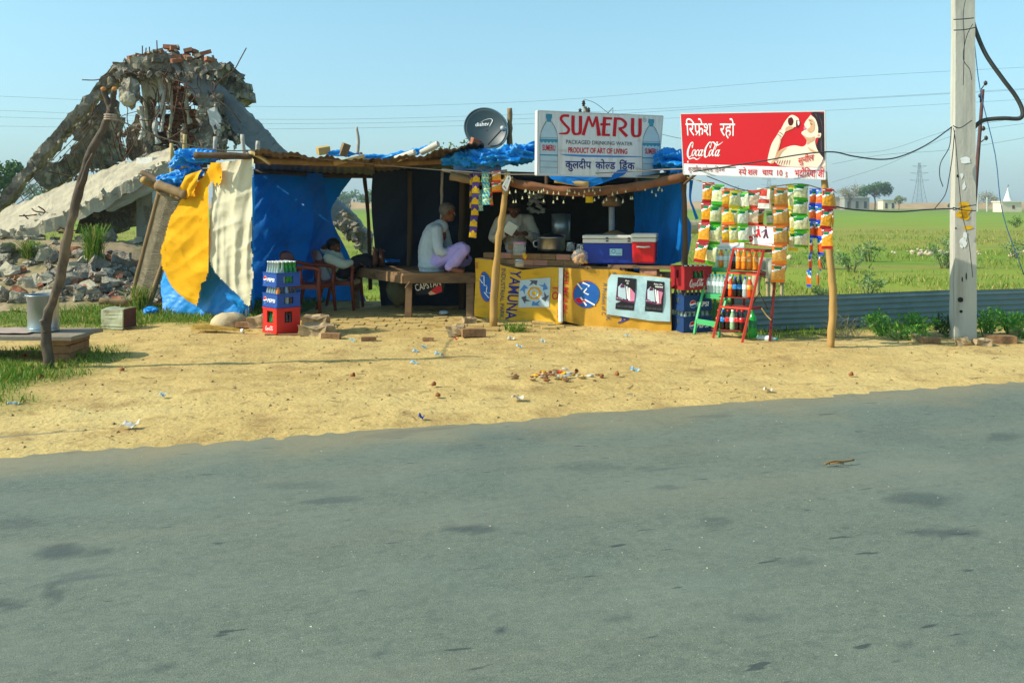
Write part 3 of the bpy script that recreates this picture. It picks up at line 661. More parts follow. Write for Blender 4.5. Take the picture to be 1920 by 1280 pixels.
# berm of dry soil, bushes and stones in the meadow
b = MB()
b.grid(lambda u, v: V((-260 + 760 * u, 420 + 14 * v, -.3 + 3.0 * math.sin(math.pi * v) * (1 + N1((u * 30, v, 0)) * .5))), 90, 4); props(b.build('earth_bank', M('dry_bank', 'b49468', .95, .2, .1), smooth=True), kind='structure')
BUSH = [M('bush_green', '5d8a38', .7, .3, 8, trans=.3), M('bush_pale', '8fa070', .75, .3, 8, trans=.3)]
def bush(name, label, base, r_, h, n, leaf, mats, group=None, seed=1, stems=7, cat='bush', up=.8):
    r = random.Random(seed); base = V(base); t = thing(name, label, cat, base, group); b = MB(); vs, fs, mi = [], [], []
    for k in range(stems):
        a = r.uniform(0, 6.283); q = r_ * math.sqrt(r.random()); tip = base + V((q * math.cos(a), q * math.sin(a), h * r.uniform(.55, 1) * (1 - .4 * q / r_)))
        p = crom([base + V((q * .2 * math.cos(a), q * .2 * math.sin(a), -.02)), base.lerp(tip, .5) + V((0, 0, h * .1)), tip], 4); b.tube(p, [.012 * h + .002] * 4 + [.008 * h] * 4 + [.003 * h], 4)
        for j in range(n // stems):
            s = p[min(len(p) - 1, int((.15 + .85 * r.random() ** .7) * len(p)))]; d = V((r.gauss(0, 1), r.gauss(0, 1), r.gauss(.2, .7))).normalized()
            c = s + d * leaf * r.uniform(.3, 2.2); u = (d + V((0, 0, r.uniform(-.3, up)))).normalized(); v = u.orthogonal().normalized(); v = Matrix.Rotation(r.uniform(0, 6.28), 3, u) @ v; z = leaf * r.uniform(.5, 1.2); i = len(vs)
            vs += [c, c + u * z + v * z * .4, c + u * z * 2, c + u * z - v * z * .4]; fs.append((i, i + 1, i + 2, i + 3)); mi.append(r.randrange(len(mats)))
    b.build('stem', BARK if up < .9 else BUSH[0], t); o = pmesh('foliage', vs, fs, mats, t); o.data.polygons.foreach_set('material_index', mi); return t
for k, (px, py, s) in enumerate(((1632, 486, .95), (1596, 505, .8), (1628, 545, .62), (1550, 500, .9), (1772, 498, 1.0), (1785, 470, 1.0), (1900, 480, .8), (1540, 553, .35), (1905, 425, 1.2))):
    g = G(px, py); bush('field_bush', ['pale weed bush right of the snack post, tallest in the meadow', 'pale weed bush just right of the snack post', 'lone pale weed close behind the sheet metal fence', 'pale weed bush directly behind the snack post', 'pale weed bush left of the concrete pole, near the stones', 'pale weed bush left of the concrete pole, farther off', 'green weed by the stones at the right edge', 'low grey weed behind the fence near the snack post', 'dark round shrub far off below the temple'][k],
        g + V((0, 0, -.07)), .5 * s, .75 * s, 330, .045 * s + .01, [BUSH[1], BUSH[1], BUSH[0]] if k < 8 else [BUSH[0], LEAF[0]], 'weeds in the meadow', 40 + k)
STONE = M('stone_pale', 'c9b598', .9, .25, 5, .5, 14, col2='9a8468', sc2=4); sm = [rock_mesh('field_stone', STONE, (.2, .17, .13)) for _ in range(3)]
for k in range(46):
    px = rnd.choice((rnd.uniform(1655, 1790), rnd.uniform(1700, 1790), rnd.uniform(1828, 1850), rnd.uniform(1895, 1930), rnd.uniform(1440, 1480))); g = G(px, rnd.gauss(473, 3)); o = bpy.data.objects.new('field_stone', rnd.choice(sm))
    link(o); place(o, g + V((0, 0, -.02)), rnd.uniform(0, 6), rnd.uniform(0, 6), 0, rnd.uniform(.18, .55)); props(o, 'pale stone in the broken row across the meadow', 'stone', 'stones across the meadow')
def calf(label, base, s, rz, seed):
    t = thing('calf', label, 'calf', (0, 0, 0), 'pale cattle in the meadow'); W[t.name] = Matrix()
    T = [([(-.45, 0, .72), (0, 0, .68), (.38, 0, .74)], [.17, .22, .19]), ([(.38, 0, .76), (.58, 0, .78), (.72, 0, .62)], [.14, .10, .08]), ([(.70, 0, .64), (.80, 0, .5), (.86, 0, .40)], [.085, .07, .05])]
    for sy in (-.1, .1):
        T += [([(.34, sy, .66), (.36, sy, .36), (.35, sy, .04)], [.085, .045, .035]), ([(-.44, sy, .7), (-.38, sy, .5), (-.5, sy, .32), (-.46, sy, .04)], [.12, .085, .042, .036]), ([(.66, sy * .8, .68), (.62, sy * 1.9, .66)], [.03, .015])]
    T.append(([(-.6, 0, .8), (-.68, 0, .6), (-.67, 0, .3)], [.03, .018, .03]))
    solid('body', M('pale_hide', 'b8a684', .8, .15, 5), t, T, voxel=.02); return place(t, base, rz, s=s)
calf('pale calf grazing in the meadow right of the blue tarp', G(1300, 464) + V((0, 0, -.06)), 1.15, R(200), 1)
calf('pale calf behind the fence half hidden by the orange snack strip', V(((1442 - 960) * 14.8 / F, 14.8, -.07)), .8, R(235), 2)

# ------------------------------------------------------------------ collapsed building
CON = M('old_concrete', '958a79', .95, .3, 3, 1, 11, col2='5f574c', lo=.46, hi=.62, sc2=2.4, spec=.1, dist=.09)
add_layer(CON, (1, 1, 1), 5, .56, .64, 'cbbfa6', .7, 6)
CONL = M('pale_concrete', 'b3a88f', .95, .16, 3, .7, 22, col2='9b8f7a', lo=.5, hi=.72, sc2=1.6, spec=.1, dist=.02)
CONB = M('bluish_concrete', '7b8182', .9, .16, 3, .5, 22, col2='6d7275', lo=.5, hi=.7, sc2=2, spec=.15)
PLAS = M('white_plaster', 'cfccc3', .9, .1, 2, .3, 12, col2='a39a8a', lo=.56, hi=.66, sc2=2.5)
BRICK = M('old_brick', 'a56a4c', .95, .25, 5, .6, 20, col2='7f6a58', lo=.5, hi=.66, sc2=3)
BRWALL = M('exposed_brick', '8a5f44', .95, .3, 6, .8, 18, col2='5f5248', lo=.48, hi=.62, sc2=4, dist=.03)
RUST = M('rust', '5e4436', .85, .25, 20, spec=.2)
ruin = thing('ruined_building', 'collapsed concrete building with leaning slabs and bare twisted rods behind the stall', 'ruin', (-7.4, 18, 0))
def rb(name, outline, D, th, mat, **k): return broken(name, outline, D, th, mat, ruin, **k)
rb('leaning_beam', [(-60, 420), (12, 352), (62, 291), (125, 219), (175, 163), (205, 130), (236, 118), (240, 144), (205, 163), (175, 190), (125, 246), (62, 318), (12, 379), (-55, 440)], lambda x, y: 17.2 + x * .004, .28, CON, rough=.038)
rb('hanging_slab', [(62, 335), (70, 312), (95, 305), (118, 300), (140, 262), (128, 240), (165, 205), (190, 178), (214, 180), (212, 218), (228, 222), (222, 262), (232, 290), (208, 316), (160, 310), (120, 340), (96, 352), (75, 350)], lambda x, y: 17.5 + (x - 60) * .012, .14, CON, rough=.07)
rb('hanging_slab', [(242, 232), (258, 214), (275, 225), (284, 300), (262, 308), (238, 294), (236, 262)], 18.6, .2, CON, rough=.08)
rb('top_deck', [(203, 138), (215, 122), (240, 110), (300, 100), (330, 104), (392, 112), (420, 122), (410, 142), (340, 138), (262, 134), (214, 152)], 17.6, .8, CON, rough=.09, step=.1)
rb('broken_chunk', [(400, 132), (412, 118), (430, 124), (450, 148), (448, 178), (440, 196), (424, 186), (410, 166)], 18.2, .7, CON, rough=.13, step=.1)
rb('cross_slab', [(313, 104), (326, 100), (345, 112), (400, 150), (448, 192), (520, 270), (610, 352), (698, 440), (692, 476), (640, 436), (560, 365), (478, 290), (420, 228), (380, 196), (345, 160)], lambda x, y: 17.6 + (x - 313) * .0006, .22, CONB, rough=.022)
rb('cross_slab_edge', [(640, 398), (660, 410), (694, 448), (690, 478), (650, 445), (620, 420)], 17.3, .2, CON, rough=.07, step=.1)
rb('column', [(368, 180), (392, 172), (414, 180), (418, 215), (412, 290), (372, 290), (370, 235)], 17.4, .5, CON, rough=.07, step=.12)
rb('column', [(426, 202), (440, 206), (446, 262), (440, 272), (428, 262)], 17.7, .3, CON, rough=.06, step=.12)
rb('column', [(265, 180), (282, 186), (284, 300), (262, 310), (266, 250)], 18.3, .3, CON, rough=.06, step=.12)
rb('plaster_wall', [(262, 142), (310, 140), (312, 195), (300, 178), (292, 192), (280, 178), (268, 186)], 18.2, .15, PLAS, rough=.02, step=.2)
rb('plaster_wall', [(276, 252), (300, 246), (302, 330), (276, 330)], 18.7, .14, PLAS, rough=.02, step=.3)
rb('plaster_wall', [(330, 252), (372, 240), (376, 330), (328, 330)], 18.7, .14, PLAS, rough=.02, step=.3)
b = MB()
for j in range(31):
    for i in range(6):
        px, py = 286 + i * 21 + (j % 2) * 10 - 4, 334 - j * 7.3
        if rnd.random() < .1 or py < 118 + abs(px - 335) * .6 or (px < 300 and 190 < py < 245): continue
        b.box(P(px, py, 18.75 + rnd.uniform(-.06, .1)), (.225, .22, .071), Euler((rnd.uniform(-.08, .08), rnd.uniform(-.05, .05), rnd.uniform(-.12, .12))))
b.build('brick_wall', BRWALL, ruin)
def crumble(pts, n, size, mat, D, spread=.12):
    c = crom([P(x, y, D) for x, y in pts], 8); b = MB()
    for k in range(n):
        q = along(c, rnd.random()) + V((rnd.gauss(0, spread), rnd.uniform(-.1, .45), rnd.gauss(0, spread))); z = size * rnd.uniform(.4, 1.3)
        vs = b.box(q, (z * rnd.uniform(1, 2.2), z * 1.1, z * rnd.uniform(.35, .8)), Euler((rnd.random() * 3, rnd.random() * 3, rnd.random() * 3)))
        for v in vs: v.co += V((rnd.gauss(0, 1), rnd.gauss(0, 1), rnd.gauss(0, 1))) * z * .16
    props(b.build('crumbled_edge', mat, ruin), kind='stuff')
crumble([(206, 145), (260, 138), (330, 140), (410, 142)], 80, .07, CON, 17.5, .06); crumble([(208, 128), (250, 108), (330, 101), (410, 116), (446, 150)], 60, .055, CON, 17.6, .04); crumble([(215, 190), (180, 200), (122, 255), (70, 320)], 26, .05, CON, 17.4, .05)
crumble([(80, 350), (150, 325), (220, 312), (235, 285), (222, 215)], 50, .06, CON, 18.6, .06); crumble([(345, 160), (380, 200), (420, 232), (470, 290)], 34, .055, CONL, 17.5, .05); crumble([(370, 200), (372, 290)], 24, .06, CON, 17.35, .05); crumble([(412, 190), (414, 280)], 24, .07, CON, 17.35, .04)
crumble([(0, 444), (70, 420), (170, 378), (240, 342), (322, 302)], 80, .05, CONL, 15.0, .035); crumble([(640, 420), (690, 470)], 30, .08, CON, 17.3, .06)
for pts, w_ in (([(300, 150), (306, 200), (302, 246)], .05), ([(318, 150), (322, 210), (316, 258)], .035), ([(352, 150), (350, 200), (356, 232)], .04), ([(276, 148), (272, 196), (277, 236)], .045), ([(296, 200), (290, 240), (297, 268)], .05), ([(262, 200), (268, 240), (262, 262)], .05), ([(345, 232), (342, 262), (348, 290)], .04)):
    c = crom([P(x, y, 17.9) for x, y in pts], 5); b = MB(); b.tube(c, [w_ * rnd.uniform(.6, 1.4) for _ in c], 6, wob=.6); b.build('hanging_shard', rnd.choice((PLAS, CONL)), ruin)
rb('plaster_patch', [(390, 205), (404, 200), (414, 222), (412, 248), (402, 250), (394, 232)], 17.33, .07, PLAS, rough=.015, step=.14)
b = MB(); b.ell(P(243, 174, 17.5), (.19, .14, .28), 3, amp=.35, fr=3); b.build('dangling_lump', CON, ruin)
b = MB(); b.ell(P(240, 186, 17.3), (.14, .08, .14), 3, amp=.2, fr=3); b.build('dangling_lump', CONL, ruin)
for k in range(28):      # bricks left on the deck
    px = rnd.uniform(248, 402); ly = rnd.random() < .35; b = MB()
    b.box(P(px, rnd.choice((90, 97, 103, 108, 113)) + abs(px - 322) * .14 + rnd.uniform(-2, 3), 17.6 + rnd.uniform(-.05, .5)), (.23 * rnd.uniform(.6, 1), .11, .075), Euler((rnd.uniform(-.3, .3), rnd.uniform(-.35, .35), rnd.uniform(-.9, .9)))); b.build('brick', BRICK if rnd.random() < .75 else CON, ruin)
# tilted floor slab in front, its top turned to the sun
def slab(name, near, farr, th, mat, nu=60, nv=10, rough=.05):
    nr, fr_ = [P(*p) for p in near], [P(*p) for p in farr]; b = MB()
    def top(u, v): q = along(nr, u).lerp(along(fr_, u), v); return q + N3(q, 3) * rough + N3(q, 9) * rough * .45 + (V((0, 0, N1((q.x * 6, q.y * 6, 0)) * .09)) if v in (0, 1) else V())
    b.grid(top, nu, nv); r = bmesh.ops.extrude_face_region(b.bm, geom=b.bm.faces[:])
    for v in [g for g in r['geom'] if isinstance(g, bmesh.types.BMVert)]: v.co += V((0, 0, -th)) + N3(v.co, 5) * .05
    return b.build(name, mat, ruin)
slab('floor_slab', [(-80, 470, 14.9), (0, 446, 15), (70, 420, 15), (170, 378, 15.1), (240, 340, 15.2), (325, 300, 15.4)], [(-80, 415, 16.9), (0, 398, 17), (80, 362, 17), (160, 333, 17), (240, 302, 17), (322, 277, 17)], .22, CONL)
rb('lintel', [(188, 378), (240, 352), (296, 328), (302, 346), (250, 370), (200, 396)], 15.5, .3, PLAS, rough=.015, step=.2)
rb('under_slab', [(140, 440), (150, 405), (200, 384), (262, 372), (262, 420), (215, 436), (175, 432)], 16.6, .25, CON, rough=.04)
b = MB(); b.box(P(280, 400, 16.3) + V((0, .2, -.2)), (.42, .42, 2.4), Euler((0, 0, R(-28)))); b.build('column', PLAS, ruin, bevel=.01)
b = MB(); b.box(P(300, 330, 18.2), (.16, .3, 1.2)); b.build('column', CON, ruin)
def rod(pts, D, r=.011, name='reinforcing_rod'):
    b = MB(); b.tube(crom([P(x, y, D + rnd.uniform(-.15, .15)) for x, y in pts], 5), r, 5); b.build(name, RUST, ruin, True)
for pts in ([(267, 104), (267, 86)], [(273, 104), (274, 90)], [(281, 103), (280, 88)], [(295, 100), (294, 76)], [(400, 172), (412, 152), (438, 132), (450, 112), (462, 90)], [(400, 172), (404, 160), (398, 155), (400, 178), (430, 204), (452, 230)],
            [(154, 150), (182, 150), (205, 142), (216, 146)], [(300, 136), (326, 160), (346, 190), (330, 176)], [(318, 120), (335, 150), (330, 195), (326, 215)], [(296, 134), (320, 150), (318, 190)], [(350, 155), (342, 195), (336, 192)], [(300, 190), (340, 205), (366, 205)],
            [(285, 252), (310, 262), (350, 240)], [(260, 225), (285, 225), (300, 205)], [(305, 140), (312, 170), (300, 230)], [(330, 150), (352, 160), (366, 178), (352, 200)], [(262, 250), (240, 290), (230, 302)], [(215, 150), (240, 136), (262, 142)], [(318, 128), (306, 150), (316, 172)], [(340, 196), (352, 250), (362, 280)], [(170, 235), (176, 195), (180, 190)], [(228, 330), (190, 320), (150, 322)], [(92, 322), (130, 330), (168, 332)]):
    rod(pts, 17.25 if pts[0][0] > 220 else 17.6)
for k in range(12): rod([(20 + k * 17, 372 - k * 14 + 6), (34 + k * 17 + rnd.uniform(-6, 6), 402 - k * 12), (40 + k * 17, 415 - k * 11)], 18.2, .008, 'mesh_wire')
for k in range(5): rod([(10, 398 - k * 9), (60, 362 - k * 12), (130, 292 - k * 12), (185, 222 - k * 6)], 18.25, .008, 'mesh_wire')
for k in range(7): rod([(206 + k * 9, 236), (214 + k * 9, 268), (224 + k * 8, 300)], 18.4, .008, 'mesh_wire')
for pts in ([(36, 405), (56, 404), (68, 402)], [(44, 402), (52, 410), (54, 413)], [(60, 391), (66, 396), (84, 399)], [(72, 387), (84, 396), (83, 408)]): rod(pts, 15.5, .012)
for k in range(9): rod([(80 + rnd.uniform(0, 60), 420 + rnd.uniform(0, 16)), (108 + rnd.uniform(0, 40), 424 + rnd.uniform(0, 14))], 14.9, .011)
r3 = random.Random(31)
for k in range(30):
    x, y = r3.uniform(222, 372), r3.uniform(118, 250); pts = [(x, y)]; a = r3.uniform(.6, 2.4)
    for j in range(4): a += r3.gauss(0, .5); x += math.cos(a) * r3.uniform(9, 20); y += math.sin(a) * r3.uniform(9, 20); pts.append((x, y))
    rod(pts, 17.4 + r3.uniform(-.1, .5), r3.uniform(.006, .011), 'bent_wire')
# rubble: a heap of earth with every visible chunk lying on it
def heap_z(x, y):
    k = math.exp(-((y - 15.3) / 1.25) ** 2) * (1 / (1 + math.exp((x + 5.75) * 3.2)))
    return k * (1.0 + .25 * N1((x * .8, y, 3))) + .18 * math.exp(-((y - 13.7) / .8) ** 2) / (1 + math.exp((x + 5.6) * 4)) - .03
b = MB(); b.grid(lambda u, v: V((-11.5 + 7.3 * u, 12.7 + 4.6 * v, heap_z(-11.5 + 7.3 * u, 12.7 + 4.6 * v) + N1((u * 60, v * 40, 1)) * .03)), 110, 60)
props(b.build('rubble_mound', M('rubble_dust', 'a08b6c', .95, .25, 6, .8, 30, col2='7f7a45', lo=.5, hi=.66, sc2=1.3), smooth=True), kind='structure')
CH = [[rock_mesh('concrete_chunk', CON, (.34, .24, .17), .45, flat=k + 1) for k in range(3)] + [rock_mesh('concrete_chunk', CONL, (.28, .22, .18), .5, flat=k + 4) for k in range(3)],
      [rock_mesh('brick_chunk', BRICK, (.23, .12, .085), .3, flat=k + 7) for k in range(3)],
      [rock_mesh('small_rubble_stone', CONL, (.12, .10, .08), .4, flat=k + 11) for k in range(2)] + [rock_mesh('small_rubble_stone', CON, (.13, .09, .08), .4, flat=k + 15) for k in range(2)]]
LB = ['rough grey chunk of broken concrete on the rubble heap', 'broken red brick lying on the rubble heap', 'small pale stone on the rubble heap']
for k in range(285):
    kd = 0 if k < 60 else 1 if k < 110 else 2; x, y = rnd.uniform(-10, -4.75), rnd.choice((rnd.uniform(13.1, 15.4), rnd.uniform(13.1, 14.6)))
    if abs(x + .4) > .58 * y: x = -rnd.uniform(5.2, 8)
    me = rnd.choice(CH[kd]); o = bpy.data.objects.new(me.name.split('.')[0], me); link(o)
    place(o, (x, y, heap_z(x, y) + .03), rnd.uniform(0, 6), rnd.uniform(-.6, .6), rnd.uniform(-.6, .6), rnd.uniform(.5, 1.05)); props(o, LB[kd], ('concrete chunk', 'brick', 'stone')[kd], ('concrete chunks on the rubble heap', 'bricks on the rubble heap', 'stones on the rubble heap')[kd])
def tuft(label, base, n, h, spread, seed, mix=(.75, .92)):
    r = random.Random(seed); vs, fs, mi = [], [], []
    for k in range(n):
        a = r.uniform(0, 6.283); hh = h * r.uniform(.45, 1); o = spread * r.uniform(.1, 1); q = V(base) + V((r.gauss(0, .05), r.gauss(0, .05), 0)); d = V((math.cos(a), math.sin(a), 0)); sd_ = V((-d.y, d.x, 0)) * .006
        pts = [q, q + d * o * .25 + V((0, 0, hh * .6)), q + d * o * .65 + V((0, 0, hh)), q + d * o * 1.1 + V((0, 0, hh * r.uniform(.7, 1.05)))]; i = len(vs)
        for j, p in enumerate(pts): ww = sd_ * (1.2, 1, .7, .1)[j]; vs += [p - ww, p + ww]
        m = 0 if r.random() < mix[0] else 1 if r.random() < .7 else 2
        for j in range(3): fs.append((i + 2 * j, i + 2 * j + 1, i + 2 * j + 3, i + 2 * j + 2)); mi.append(m)
    o = pmesh('grass_tuft', vs, fs, GR); o.data.polygons.foreach_set('material_index', mi); return props(o, label, 'grass tuft')
tuft('tall green grass tuft growing out of the rubble heap', P(178, 492, 14.2), 260, .62, .38, 1)
tuft('wide low grass patch on the rubble heap left of the forked pole', P(58, 485, 14.4), 240, .3, .45, 2)
tuft('dry grass tuft under the leaning woven cot', P(262, 585, 12.75), 120, .4, .25, 3, (.45, .8))
tuft('low green tuft at the foot of the front post', P(965, 632, 10.8), 120, .18, .22, 4)
# path of pale dirt in front of the heap
b = MB(); b.grid(lambda u, v: V((-9.5 + 4.5 * u, 12.75 + .55 * v, .035 + N1((u * 20, v * 3, 1)) * .03 - (.06 if v in (0, 1) else 0))), 60, 6); props(b.build('dirt_path', M('pale_path', 'c8b083', .95, .12, 4, .5, 20), smooth=True), kind='structure')

# ------------------------------------------------------------------ stall: posts, beams, roof, tarp walls
WOOD = M('weathered_wood', '8d7350', .85, .22, 5, .6, 20, col2='6b5436', lo=.5, hi=.66, sc2=3, stretch=(1, 1, .25))
WOODD = M('dark_wood', '5b4834', .85, .25, 5, .6, 20, stretch=(1, 1, .3))
WOODL = M('pale_pole_wood', 'b08a4e', .8, .2, 6, .5, 20, col2='7f6238', lo=.52, hi=.64, sc2=3, stretch=(1, 1, .3))
BAM = M('bamboo', 'c2a366', .7, .15, 6)
TARP = M('blue_tarp', '0b7ace', .5, .14, 3, .25, 30, spec=.35, trans=.3, col2='0a5490', lo=.5, hi=.7, sc2=1.5)
TARPL = M('bright_blue_tarp', '1494e4', .42, .14, 3, .3, 30, spec=.45, trans=.1, col2='0c74c8', lo=.5, hi=.7, sc2=2)
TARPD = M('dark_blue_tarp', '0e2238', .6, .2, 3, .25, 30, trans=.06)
SHEET = M('rusted_sheet', '7a6a58', .7, .22, 4, metal=.15, col2='6a4630', lo=.5, hi=.64, sc2=2.5)
stall = thing('roadside_stall', 'roadside tea stall of poles, blue tarpaulins and corrugated roof sheets', 'stall', (-.6, 12.5, 0))
stick('post', [(-3.50, 12.04, -.05), (-3.51, 12.04, 1.1), (-3.49, 12.04, 2.2)], .04, .036, WOOD, stall)
stick('post', [V((-.235, 11.2, -.05)), P(932, 480, 11.2), P(943, 400, 11.2), P(952, 322, 11.2)], .05, .036, WOODL, stall, wob=.5)
b = MB(); b.tube(crom([P(942, 340, 11.14), P(960, 338, 11.14), P(958, 346, 11.27), P(942, 346, 11.27), P(943, 338, 11.14), P(962, 333, 11.14)], 5), .014, 6); b.build('rope_lashing', M('rope', 'a98f62', .9, .2, 30), stall, True)
stick('post', [P(1283, 505, 10.95) - V((0, 0, .74)), P(1284, 420, 10.95), P(1282, 332, 10.95)], .034, .03, WOODD, stall)
stick('post', [P(955, 300, 11.9), P(956, 250, 11.9), P(955, 203, 11.9)], .038, .034, WOOD, stall, wob=.5)
stick('post', [P(695, 482, 13.9) - V((0, 0, .5)), P(690, 400, 13.9), P(683, 330, 13.9), P(676, 288, 13.6)], .032, .028, WOODD, stall)
stick('post', [P(670, 290, 13.2), P(672, 262, 13.2), P(668, 238, 13.2)], .026, .02, M('silver_wood', 'aea596', .8, .15, 8), stall)
for px, py, D, h in ((347, 252, 13.4, .5), (322, 268, 12.6, .75), (404, 257, 12.4, .35), (454, 252, 12.5, .4), (484, 264, 12.2, .3)):
    q = P(px, py, D); stick('stake', [q - V((rnd.uniform(-.04, .04), 0, h)), q], .032 if px != 404 else .022, .027, BAM if px < 350 else M('pale_stake', 'b9b0a0', .8, .15, 8), stall)
stick('beam', [P(364, 291, 11.75), P(420, 292, 11.75), P(474, 293, 11.8)], .045, .045, WOODD, stall)
stick('beam', [P(470, 287, 11.8), P(486, 293, 11.75), P(506, 306, 11.6)], .035, .026, BAM, stall)
stick('beam', [P(474, 300, 11.85), P(690, 307, 11.9), P(860, 300, 11.9)], .05, .045, WOOD, stall)
stick('beam', [P(845, 330, 11.45), P(905, 341, 11.4), P(948, 348, 11.3)], .055, .05, WOOD, stall)
stick('beam', [P(940, 338, 11.3), P(1010, 352, 11.15), P(1090, 360, 11.05), P(1180, 352, 11), P(1292, 330, 10.9)], .06, .055, M('reddish_log', '84583a', .85, .25, 6, .5, 20), stall)
stick('beam', [P(1040, 337, 10.95), P(1104, 346, 10.9)], .038, .04, BAM, stall)
stick('beam', [P(830, 318, 11.5), P(890, 326, 11.4), P(950, 322, 11.3)], .028, .024, M('silver_wood', 'aea596', .8), stall)
stick('beam', [P(473, 322, 13.9), P(700, 330, 13.9), P(900, 322, 13.9)], .04, .04, WOODD, stall)
stick('beam', [P(295, 346, 12.3), P(322, 356, 12.2), P(350, 366, 12.1)], .065, .06, WOOD, stall, wob=.2)
stick('beam', [P(268, 324, 13.2), P(300, 340, 12.7), P(330, 356, 12.3)], .045, .045, WOODD, stall)
def roof(pf, pb, n, amp=.0095, wl=.085):
    a, c = [P(*p) for p in pf], [P(*p) for p in pb]; ln = (a[-1] - a[0]).length; b = MB()
    def fn(u, v): q = along(a, u).lerp(along(c, u), v); return q + V((0, (N1((u * 7, .5, n)) * .16 if v == 0 else 0), amp * (1 + .5 * N1((u * 9, v, 1))) * math.sin(u * ln / wl * 6.283) + N1((u * 3.1 + n, v * 2, 5)) * .035 + .02 * math.sin(u * 23) * (1 - v)))
    b.grid(fn, n, 14); return b.build('roof_sheet', SHEET, stall, smooth=True)
roof([(478, 283, 11.12), (580, 290, 11.12), (700, 303, 11.15)], [(478, 322, 14.5), (590, 330, 14.5), (705, 334, 14.5)], 200)
roof([(682, 305, 11.12), (770, 292, 11.1), (908, 266, 11.1)], [(690, 332, 14.5), (790, 326, 14.5), (905, 318, 14.5)], 200)
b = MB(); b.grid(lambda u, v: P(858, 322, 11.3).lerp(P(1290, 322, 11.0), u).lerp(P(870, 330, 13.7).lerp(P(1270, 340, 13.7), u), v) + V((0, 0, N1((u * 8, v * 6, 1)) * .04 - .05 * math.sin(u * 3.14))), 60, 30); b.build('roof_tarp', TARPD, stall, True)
# blue back wall with its torn opening, side walls, dark partitions
cloth('tarp_wall', [P(470, 300, 12.1), P(472, 450, 12.2), P(474, 610, 12.3)], [P(476, 318, 14.1), P(476, 450, 14.1), P(476, 565, 14.2)], TARP, stall, 30, 40, .03, 3, seed=1)
cloth('tarp_wall', [P(474, 316, 14.1), P(474, 450, 14.1), P(474, 574, 14.15)], [P(662, 330, 14.1), P(636, 366, 14.0), P(621, 398, 14.0), P(634, 440, 14.1), P(652, 476, 14.1), P(690, 572, 14.15)], TARP, stall, 70, 60, .09, 2.2, .45, seed=2)
cloth('tarp_wall', [P(575, 325, 13.7), P(588, 420, 13.7), P(560, 540, 13.8)], [P(604, 325, 13.75), P(622, 420, 13.8), P(640, 480, 13.9)], TARP, stall, 24, 40, .06, 3, .5, seed=21)
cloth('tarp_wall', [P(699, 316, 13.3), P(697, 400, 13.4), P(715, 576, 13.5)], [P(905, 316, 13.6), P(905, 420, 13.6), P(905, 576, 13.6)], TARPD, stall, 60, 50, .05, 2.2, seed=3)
cloth('tarp_wall', [P(860, 318, 13.4), P(860, 420, 13.4), P(860, 590, 13.4)], [P(1200, 330, 13.3), P(1200, 440, 13.3), P(1200, 590, 13.3)], M('dark_wall_cloth', '26251f', .9, .3, 3, .3, 20), stall, 60, 40, .05, 2, seed=4)  # kitchen back wall, one near-black brown all over
cloth('tarp_wall', [P(1186, 338, 12.9), P(1188, 420, 12.9), P(1190, 520, 12.9)], [P(1287, 333, 11.0), P(1283, 420, 11.05), P(1280, 488, 11.05)], TARP, stall, 50, 50, .05, 3, .25, seed=5)
cloth('tarp_flap', [P(1293, 338, 10.9), P(1292, 372, 10.9), P(1298, 392, 10.9), P(1304, 412, 10.9)], [P(1300, 338, 10.9), P(1296, 372, 10.9), P(1302, 390, 10.9), P(1310, 410, 10.9)], TARP, stall, 4, 20, .01, 3, seed=6)
cloth('tarp_flap', [P(1286, 400, 11.05), P(1288, 440, 11.05), P(1284, 490, 11.05)], [P(1296, 418, 11.1), P(1298, 440, 11.1), P(1288, 496, 11.1)], TARP, stall, 8, 20, .03, 4, seed=7)
cloth('tarp_valance', [P(1026, 322, 10.98), P(1034, 336, 10.9), P(1062, 345, 10.88)], [P(1178, 318, 10.95), P(1166, 330, 10.9), P(1110, 351, 10.88)], TARP, stall, 40, 14, .015, 4, seed=8)
stick('post', [(-1.55, 13.3, 0), (-1.5, 13.3, 1.0), (-1.5, 13.3, 2.0)], .04, .035, WOODD, stall)
stick('post', [P(866, 590, 13.1), P(866, 440, 13.1), P(868, 322, 13.1)], .05, .045, WOODD, stall)
stick('post', [P(828, 440, 13.0), P(828, 380, 13), P(829, 322, 13)], .022, .02, M('pale_stake', 'b9b0a0', .8), stall)
# pavers under the stall
b = MB()
for i in range(17):
    for j in range(9):
        x, y = -2.75 + i * .2 + (j % 2) * .1, 10.72 + j * .17
        ed = N1((x * 3, y * 3, 1)) * .25 + (y - 10.85)
        if ed < -.02 + .1 * abs(math.sin(i * 1.7)) or x > .62 or rnd.random() < .04: continue
        b.box((x, y, -.021 + rnd.uniform(-.012, .010)), (.192, .162, .07), Euler((rnd.uniform(-.03, .03), rnd.uniform(-.03, .03), rnd.uniform(-.08, .08))))
po = b.build('paved_floor', M('dusty_paver', 'c2a566', .95, .1, 5, .5, 26, col2='ad9055', sc2=3), bevel=.008); props(po, kind='structure')

